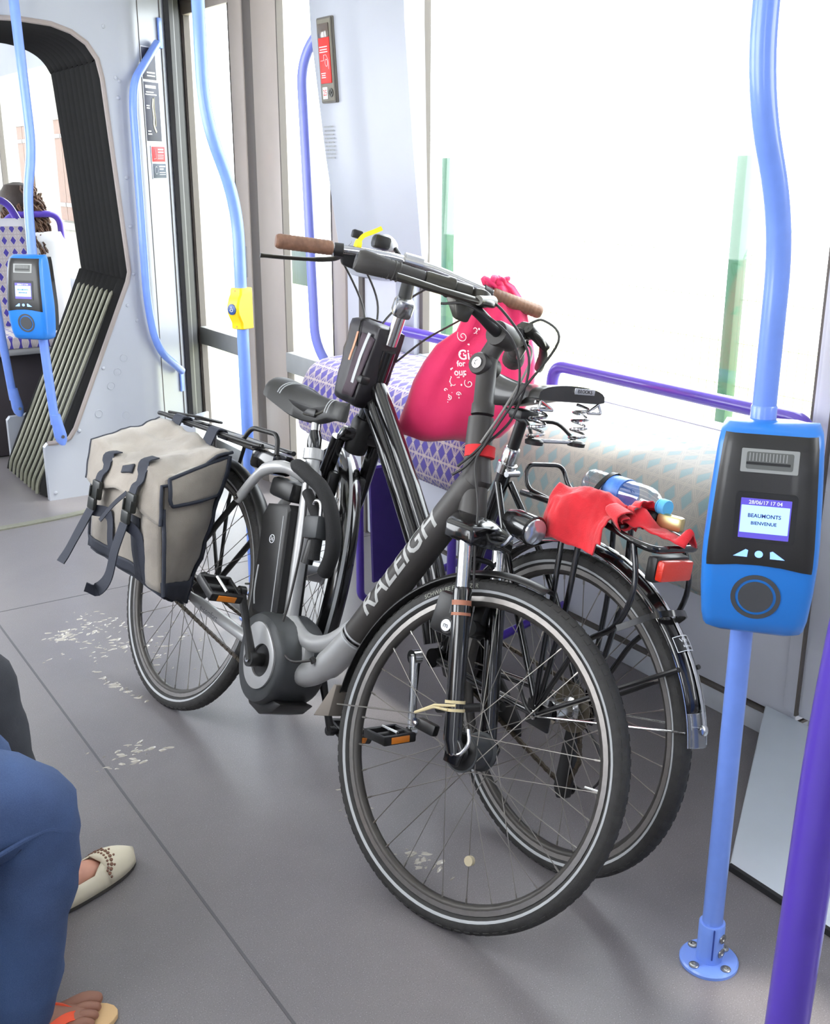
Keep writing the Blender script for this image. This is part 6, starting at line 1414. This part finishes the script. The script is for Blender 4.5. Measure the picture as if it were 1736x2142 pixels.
# ================================================================== PEOPLE
M_skin = mat('skin_light', (206, 150, 128), 0.55, var=0.12, vscale=30)
M_skin2 = mat('skin_brown', (150, 104, 84), 0.55, var=0.12, vscale=30)
def denim_material():
    m = bpy.data.materials.new('blue_denim'); m.use_nodes = True; g = NT(m); p = g.n['Principled BSDF']
    f = g.ramp(g.noise(5.5, 5), 0.35, 0.7); w_ = g.noise(700, 2)
    c = g.mix(f, lin((30, 46, 80)), lin((52, 76, 120))); c = g.mix(g.m('MULTIPLY', w_, 0.35), c, lin((110, 130, 168)))
    g.l.new(c, p.inputs['Base Color']); p.inputs['Roughness'].default_value = 0.9
    b = g.node('ShaderNodeBump'); b.inputs['Strength'].default_value = 0.4; b.inputs['Distance'].default_value = 0.002
    g.l.new(g.m('ADD', w_, g.m('MULTIPLY', g.noise(26, 4), 2.0)), b.inputs['Height']); g.l.new(b.outputs[0], p.inputs['Normal']); return m
M_denim = denim_material(); M_trous = mat('trousers_charcoal', (58, 60, 66), 0.9, var=0.2, vscale=14, bump=0.3, bscale=400)
M_shirt = mat('shirt_teal', (70, 96, 104), 0.9); M_shirt2 = mat('shirt_cream', (206, 196, 180), 0.9); M_hair = mat('hair_dark_brown', (46, 34, 28), 0.6, bump=0.5, bscale=150)
def clothing(name, path, rs, m, par, fold=0.004, seed=0, flat=None, n=26, kk=5):
    """loose garment tube round a limb, with creases"""
    P = cr(path, kk); k = len(P); T, N = frames(P); src = [rs[min(len(rs) - 1, int(i / kk))] + (rs[min(len(rs) - 1, int(i / kk) + 1)] - rs[min(len(rs) - 1, int(i / kk))]) * ((i % kk) / kk) for i in range(k)]
    rows = []
    for i in range(k):
        B = T[i].cross(N[i]); row = []
        for j in range(n):
            a = 2 * math.pi * j / n; q = N[i] * math.cos(a) + B * math.sin(a); p = P[i] + q * src[i]
            p += q * (fold * noise.noise(p * 14 + V(seed, 0, 0)) + fold * 0.5 * noise.noise(V(p.x * 9, p.y * 9, p.z * 40))); row.append(p)
        rows.append(row)
    return MB().loft(rows).build(name, m, par, smooth=75)
def seated(name, label, hip, kneeR, ankR, toeR, kneeL, ankL, toeL, skin):
    """one continuous seated body facing +X; clothing and shoes are children"""
    hip = Vector(hip); hz = hip.z
    nodes = [(hip.x, hip.y, hz, 0.13, 0.15), (hip.x - 0.02, hip.y, hz + 0.20, 0.12, 0.145), (hip.x - 0.03, hip.y, hz + 0.42, 0.11, 0.165), (hip.x - 0.02, hip.y, hz + 0.53, 0.055), (hip.x, hip.y, hz + 0.60, 0.055), (hip.x + 0.015, hip.y, hz + 0.70, 0.088, 0.076), (hip.x + 0.01, hip.y, hz + 0.79, 0.068, 0.066)]
    edges = [(0, 1), (1, 2), (2, 3), (3, 4), (4, 5), (5, 6)]
    for s, kn, an, to_ in ((-1, kneeR, ankR, toeR), (1, kneeL, ankL, toeL)):
        kn, an, to_ = Vector(kn), Vector(an), Vector(to_); b = len(nodes); th = Vector((hip.x + 0.06, hip.y + s * 0.09, hz)); mid = (th + kn) / 2; cm = an.lerp(kn, 0.65)
        heel = an + V(-0.02, 0, -an.z + 0.035); ball = heel.lerp(to_, 0.68); ball.z = 0.032
        nodes += [(*th, 0.085), (*mid, 0.078), (*kn, 0.058), (*cm, 0.055), (*an, 0.036), (*heel, 0.03), (*(an.lerp(ball, 0.45) + V(0, 0, -0.02)), 0.034, 0.03), (*ball, 0.036, 0.024), (*to_, 0.022, 0.014)]
        edges += [(0, b), (b, b + 1), (b + 1, b + 2), (b + 2, b + 3), (b + 3, b + 4), (b + 4, b + 5), (b + 4, b + 6), (b + 6, b + 7), (b + 7, b + 8)]
        sh = len(nodes); c = V(hip.x - 0.03, hip.y + s * 0.17, hz + 0.44); el = V(hip.x + 0.03, hip.y + s * 0.23, hz + 0.20); wr = V(hip.x + 0.13, hip.y + s * 0.13, hz + 0.13); ha = V(hip.x + 0.19, hip.y + s * 0.09, hz + 0.12)
        nodes += [(*c, 0.055), (*el, 0.042), (*wr, 0.027), (*ha, 0.036, 0.018)]
        edges += [(2, sh), (sh, sh + 1), (sh + 1, sh + 2), (sh + 2, sh + 3)]
        fb = len(nodes)
        for f, (dy, ln) in enumerate(((-0.026, 0.065), (-0.009, 0.075), (0.009, 0.07), (0.024, 0.055))):
            nodes += [(ha.x + 0.035, ha.y + dy, ha.z, 0.0095), (ha.x + 0.035 + ln * 0.55, ha.y + dy, ha.z - 0.008, 0.0088), (ha.x + 0.03 + ln, ha.y + dy, ha.z - 0.03, 0.0078)]
            edges += [(sh + 3, fb + f * 3), (fb + f * 3, fb + f * 3 + 1), (fb + f * 3 + 1, fb + f * 3 + 2)]
        tb_ = len(nodes); nodes += [(ha.x + 0.0, ha.y - s * 0.04, ha.z, 0.010), (ha.x + 0.04, ha.y - s * 0.05, ha.z - 0.012, 0.009)]; edges += [(sh + 3, tb_), (tb_, tb_ + 1)]
    return skin_mesh(name, nodes, edges, skin, None)
def bench(y, lb):
    t = thing('bench_seat', lb, 'seat', loc=(-0.10, y, 0))
    MB().rbox((0.0, 0, 0.41), (0.42, 0.44, 0.06), 0.02).build('cushion', M_purpled, t); MB().rbox((-0.20, 0, 0.72), (0.06, 0.44, 0.62), 0.025).build('backrest', M_purpled, t); MB().rbox((-0.02, 0, 0.19), (0.30, 0.30, 0.38), 0.02).build('pedestal', M_black, t)
bench(1.66, 'purple seat of the jeans wearer at the lower left'); bench(2.12, 'purple seat of the passenger with the beige shoe')
# passenger in jeans and orange flip-flop, lower left
p1 = seated('person', '', (-0.08, 1.66, 0.50), (0.315, 1.645, 0.445), (0.225, 1.625, 0.10), (0.385, 1.612, 0.022), (0.27, 1.82, 0.44), (0.20, 1.80, 0.10), (0.34, 1.815, 0.022), M_skin2)
tag(p1, 'seated person in blue jeans and orange flip-flop, knee at the lower left edge', 'person')
jr = clothing('jeans_leg', [V(-0.08, 1.60, 0.48), V(0.12, 1.62, 0.468), V(0.25, 1.64, 0.462), V(0.318, 1.645, 0.437), V(0.322, 1.642, 0.37), V(0.298, 1.636, 0.26), V(0.266, 1.63, 0.14), V(0.243, 1.627, 0.05)], [0.105, 0.098, 0.090, 0.085, 0.081, 0.080, 0.076, 0.072], M_denim, p1, fold=0.012)
clothing('jeans_leg', [V(-0.08, 1.74, 0.48), V(0.10, 1.80, 0.47), V(0.22, 1.82, 0.455), V(0.275, 1.82, 0.43), V(0.275, 1.82, 0.36), V(0.245, 1.81, 0.24), V(0.215, 1.805, 0.06)], [0.11, 0.10, 0.088, 0.078, 0.076, 0.074, 0.066], M_denim, p1, fold=0.010, seed=4)
M_seamd = mat('denim_seam', (32, 46, 84), 0.9)
MB().tube(cr([V(0.384, 1.60, 0.42), V(0.386, 1.60, 0.36), V(0.362, 1.60, 0.26), V(0.326, 1.60, 0.14), V(0.300, 1.60, 0.06)], 6), 0.0022, 6).build('jeans_seam', M_seamd, jr)
MB().tube(cr([V(0.36, 1.572, 0.425), V(0.33, 1.562, 0.44), V(0.25, 1.552, 0.425), V(0.15, 1.53, 0.40)], 6), 0.004, 6).build('jeans_crease', M_denim, jr)
clothing('shirt', [V(-0.08, 1.66, 0.50), V(-0.09, 1.66, 0.70), V(-0.11, 1.66, 0.95), V(-0.10, 1.66, 1.06)], [0.17, 0.165, 0.175, 0.09], M_shirt2, p1)
M_flip = mat('flip_flop_orange', (236, 84, 44), 0.6); M_sole = mat('flip_flop_sole', (214, 178, 130), 0.8)
def foot_outline(h, t, w_):
    d = (t - h); L = d.length; d /= L; n_ = Vector((-d.y, d.x, 0))
    pts = []
    for k in range(28):
        a = 2 * math.pi * k / 28; u = 0.5 - 0.5 * math.cos(a); s = 1 if a < math.pi else -1
        hw_ = w_ * (0.72 + 0.35 * u - 0.28 * abs(u - 0.38) * 0) * math.sqrt(max(0, 1 - abs(2 * u - 1) ** 2.5)); pts.append(h + d * L * u + n_ * s * hw_)
    return pts
h1, t1 = V(0.165, 1.632, 0), V(0.432, 1.608, 0)
fo = foot_outline(h1, t1, 0.047)
fs = MB().loft([[p + V(0, 0, z) for p in fo] for z in (0.001, 0.012)]).build('flip_flop_sole', M_sole, p1, bev=0.002)
for s in (-1, 1): MB().ribbon(cr([V(0.372, 1.612 + s * 0.004, 0.030), V(0.335, 1.615 + s * 0.022, 0.048), V(0.29, 1.62 + s * 0.040, 0.038), V(0.27, 1.622 + s * 0.044, 0.012)], 5), 0.016, 0.004, (0.3, s * 0.5, 0.8)).build('flip_flop_strap', M_flip, p1)
mb = MB()
for k, (dy, ln, r_) in enumerate(((0.026, 0.052, 0.0125), (0.008, 0.050, 0.0095), (-0.008, 0.046, 0.0090), (-0.022, 0.040, 0.0085), (-0.034, 0.032, 0.0080))):
    b_ = V(0.362 - 0.006 * k, 1.612 + dy, 0.030 - 0.001 * k); mb.tube(cr([b_ - V(0.02, 0, 0), b_ + V(ln * 0.4, 0, 0.004), b_ + V(ln * 0.8, -0.001, -0.004), b_ + V(ln, -0.001, -0.009)], 4), [r_] * 9 + [r_ * 0.95, r_ * 0.85, r_ * 0.65, r_ * 0.3], 10)
mb.build('toes', M_skin2, p1, smooth=70)
# passenger in charcoal trousers and a beige perforated shoe
p2 = seated('person', '', (-0.06, 2.12, 0.545), (0.345, 2.06, 0.485), (0.40, 1.955, 0.095), (0.570, 2.02, 0.028), (0.32, 2.22, 0.48), (0.26, 2.22, 0.10), (0.40, 2.25, 0.028), M_skin)
tag(p2, 'seated person in charcoal trousers and a beige perforated slip-on shoe, behind the jeans', 'person')
clothing('trouser_leg', [V(-0.06, 2.06, 0.55), V(0.12, 2.06, 0.54), V(0.27, 2.06, 0.515), V(0.345, 2.058, 0.475), V(0.352, 2.045, 0.40), V(0.362, 2.01, 0.28), V(0.372, 1.98, 0.185)], [0.11, 0.10, 0.09, 0.076, 0.072, 0.068, 0.065], M_trous, p2, fold=0.008, seed=9)
clothing('trouser_leg', [V(-0.06, 2.18, 0.55), V(0.12, 2.20, 0.54), V(0.26, 2.22, 0.51), V(0.325, 2.22, 0.47), V(0.325, 2.22, 0.39), V(0.29, 2.22, 0.25), V(0.265, 2.22, 0.16)], [0.11, 0.10, 0.088, 0.074, 0.072, 0.068, 0.064], M_trous, p2, fold=0.008, seed=6)
clothing('shirt', [V(-0.06, 2.12, 0.50), V(-0.07, 2.12, 0.70), V(-0.09, 2.12, 0.95), V(-0.08, 2.12, 1.06)], [0.17, 0.165, 0.175, 0.09], M_shirt, p2)
M_shoe = mat('shoe_beige', (222, 212, 188), 0.45, var=0.08, vscale=12); M_soled = mat('shoe_sole_dark', (60, 56, 52), 0.7); M_hole = mat('shoe_hole', (120, 84, 66), 0.7)
def shoe(h, t, opening=True):
    d = (t - h); L = d.length; d /= L; n_ = Vector((-d.y, d.x, 0)); P_ = lambda u, s, z: h + d * L * u + n_ * s + V(0, 0, z)
    o1 = foot_outline(h, t, 0.046); MB().loft([[p + V(0, 0, z) for p in o1] for z in (0.001, 0.011)]).build('shoe_sole', M_soled, p2, bev=0.002)
    def hgt(u):   # upper's crest height
        return 0.020 + (0.030 * math.sin(min(1, (1 - u) / 0.30) * math.pi / 2))
    rows = []
    for k in range(19):
        u = 0.006 + 0.992 * k / 18; hw_ = 0.046 * (0.72 + 0.35 * u) * math.sqrt(max(0.0, 1 - abs(2 * u - 1) ** 2.5)); row = []
        open_ = u < 0.64
        cut = 0.62 if u < 0.52 else (0.62 + 0.38 * min(1, (u - 0.52) / 0.13) ** 0.6)
        for j in range(15):
            a = math.pi * (j / 14); c_ = math.cos(a); s_ = math.sin(a)
            zz = 0.011 + hgt(u) * s_ ** 0.75
            if open_ or cut < 1:
                lim = cut; q = min(s_, lim * 0.999)
                zz = 0.011 + hgt(u) * q ** 0.75
                if s_ > lim: c_ = math.copysign(max(abs(c_), math.sqrt(max(0, 1 - lim ** 2)) * 0.97), c_) if c_ != 0 else 0.2
            row.append(P_(u, hw_ * c_ * 0.98, zz))
        rows.append((u, row))
    mbL, mbR = MB(), MB()
    L_ = [r[:6] for u, r in rows if u < 0.66]; R_ = [r[9:] for u, r in rows if u < 0.66]; T_ = [r for u, r in rows if u >= 0.60]
    mb = MB(); mb.loft(L_, cap=False, closed=False); mb.loft(R_, cap=False, closed=False); mb.loft(T_, cap=False, closed=False)
    back_ = [rows[0][1][:6] + rows[0][1][9:]]
    o = mb.build('shoe_upper', M_shoe, p2, smooth=70); md = o.modifiers.new('thick', 'SOLIDIFY'); md.thickness = 0.0025; md.offset = 0
    rim = [P_(u, 0.033 * s, 0.043) for s, us in ((1, [0.1 + 0.055 * k for k in range(10)]),) for u in us]
    arc = [P_(0.10 + 0.05 * k, 0.030, 0.041) for k in range(10)] + [P_(0.60 + 0.045 * math.sin(R(a)), 0.030 * math.cos(R(a)), 0.047 + 0.006 * math.sin(R(a))) for a in range(10, 180, 16)] + [P_(0.55 - 0.05 * k, -0.030, 0.041) for k in range(10)]
    MB().tube(arc, 0.0028, 8).build('shoe_rim', M_shoe, p2)
    k = 0
    for a in range(12, 170, 13):
        for rr_, rd in ((0.075, 0.0026), (0.115, 0.0038), (0.15, 0.0024)):
            if rr_ == 0.15 and a % 2: continue
            u = 0.60 + rr_ * math.sin(R(a)) * 1.05; s = (0.030 + rr_ * 0.085) * math.cos(R(a)); hw_ = 0.046 * (0.72 + 0.35 * u) * math.sqrt(max(0, 1 - abs(2 * u - 1) ** 2.5))
            c_ = max(-0.97, min(0.97, s / hw_)); z = 0.011 + hgt(u) * math.sqrt(1 - c_ * c_) ** 0.75
            nrm = Vector((0, 0, 1)) + n_ * c_ * 0.8; MB().lathe([(rd, -0.001), (rd, 0.0022), (0, 0.0022)], 8, axM(P_(u, s, z + 0.0005), nrm)).build('shoe_perforation', M_hole, p2)
shoe(V(0.375, 1.935, 0), V(0.612, 2.035, 0)); shoe(V(0.235, 2.21, 0), V(0.475, 2.265, 0))
# passenger with long curly hair in the next car
p3 = skin_mesh('person', [(1.70, 6.75, 0.50, 0.16, 0.13), (1.70, 6.74, 0.75, 0.15, 0.12), (1.70, 6.74, 0.97, 0.17, 0.11), (1.70, 6.74, 1.06, 0.06), (1.70, 6.73, 1.12, 0.055), (1.70, 6.72, 1.20, 0.078, 0.09), (1.70, 6.72, 1.28, 0.07, 0.075), (1.53, 6.74, 0.98, 0.055), (1.49, 6.78, 0.72, 0.042), (1.55, 6.98, 0.58, 0.03), (1.87, 6.74, 0.98, 0.055), (1.91, 6.78, 0.72, 0.042), (1.85, 6.98, 0.58, 0.03), (1.62, 6.85, 0.48, 0.085), (1.60, 7.15, 0.48, 0.06), (1.60, 7.18, 0.10, 0.04), (1.78, 6.85, 0.48, 0.085), (1.80, 7.15, 0.48, 0.06), (1.80, 7.18, 0.10, 0.04)],
    [(0, 1), (1, 2), (2, 3), (3, 4), (4, 5), (5, 6), (2, 7), (7, 8), (8, 9), (2, 10), (10, 11), (11, 12), (0, 13), (13, 14), (14, 15), (0, 16), (16, 17), (17, 18)], mat('top_dark_wine', (70, 44, 52), 0.9), None)
tag(p3, 'person with long brown curly hair seated beyond the gangway, seen from behind', 'person')
rs_ = random.Random(5); M_curl = mat('hair_curly_brown', (104, 72, 52), 0.65, rgb2=(66, 44, 34), vscale=40)
mb = MB(); mb.lathe([(0.02, 0.115), (0.07, 0.10), (0.102, 0.05), (0.108, 0.0), (0.105, -0.06), (0.09, -0.10)], 20, Matrix.Translation((1.695, 6.715, 1.235)))
mb.build('hair', M_hair, p3)
mb = MB()
for k in range(150):
    a = rs_.uniform(-0.5, 3.6); z0 = rs_.uniform(1.20, 1.33) if k % 3 else rs_.uniform(1.10, 1.25); L = rs_.uniform(0.10, 0.30); r0 = 0.10 if z0 < 1.29 else 0.07
    c_ = V(1.70 + r0 * math.cos(a) * 1.0 + 0.015, 6.70 - r0 * math.sin(a), z0); ph_ = rs_.uniform(0, 6)
    mb.tube([c_ + V(0.035 * (t / 12) * math.cos(a) + 0.010 * math.cos(ph_ + t * 1.2), -0.02 * (t / 12) + 0.010 * math.sin(ph_ + t * 1.2), -L * t / 12) for t in range(13)], 0.006, 5)
o = mb.build('hair_curls', M_curl, p3, smooth=60); o['kind'] = 'stuff'
s2_ = copy_tree(seat); s2_.location = (1.70, 6.72, -0.10); s2_.rotation_euler = (0, 0, math.pi); tag(s2_, 'tram seat facing away under the passenger with curly hair', 'seat')

# groups for repeats that carry none yet
GR = {'grab_pole': 'blue grab poles', 'wall_grab_bar': 'wall grab bars', 'sticker': 'stickers on the jamb', 'person': 'passengers', 'standing_perch': 'perches below the window', 'handrail': 'purple handrails over the perches', 'tram_seat': 'seats in the next car', 'bench_seat': 'purple seats on the near side', 'water_splash': 'wet splashes on the floor'}
for o in scene.objects:
    b = o.name.split('.')[0]
    if o.parent is None and b in GR and not o.get('group'): o['group'] = GR[b]
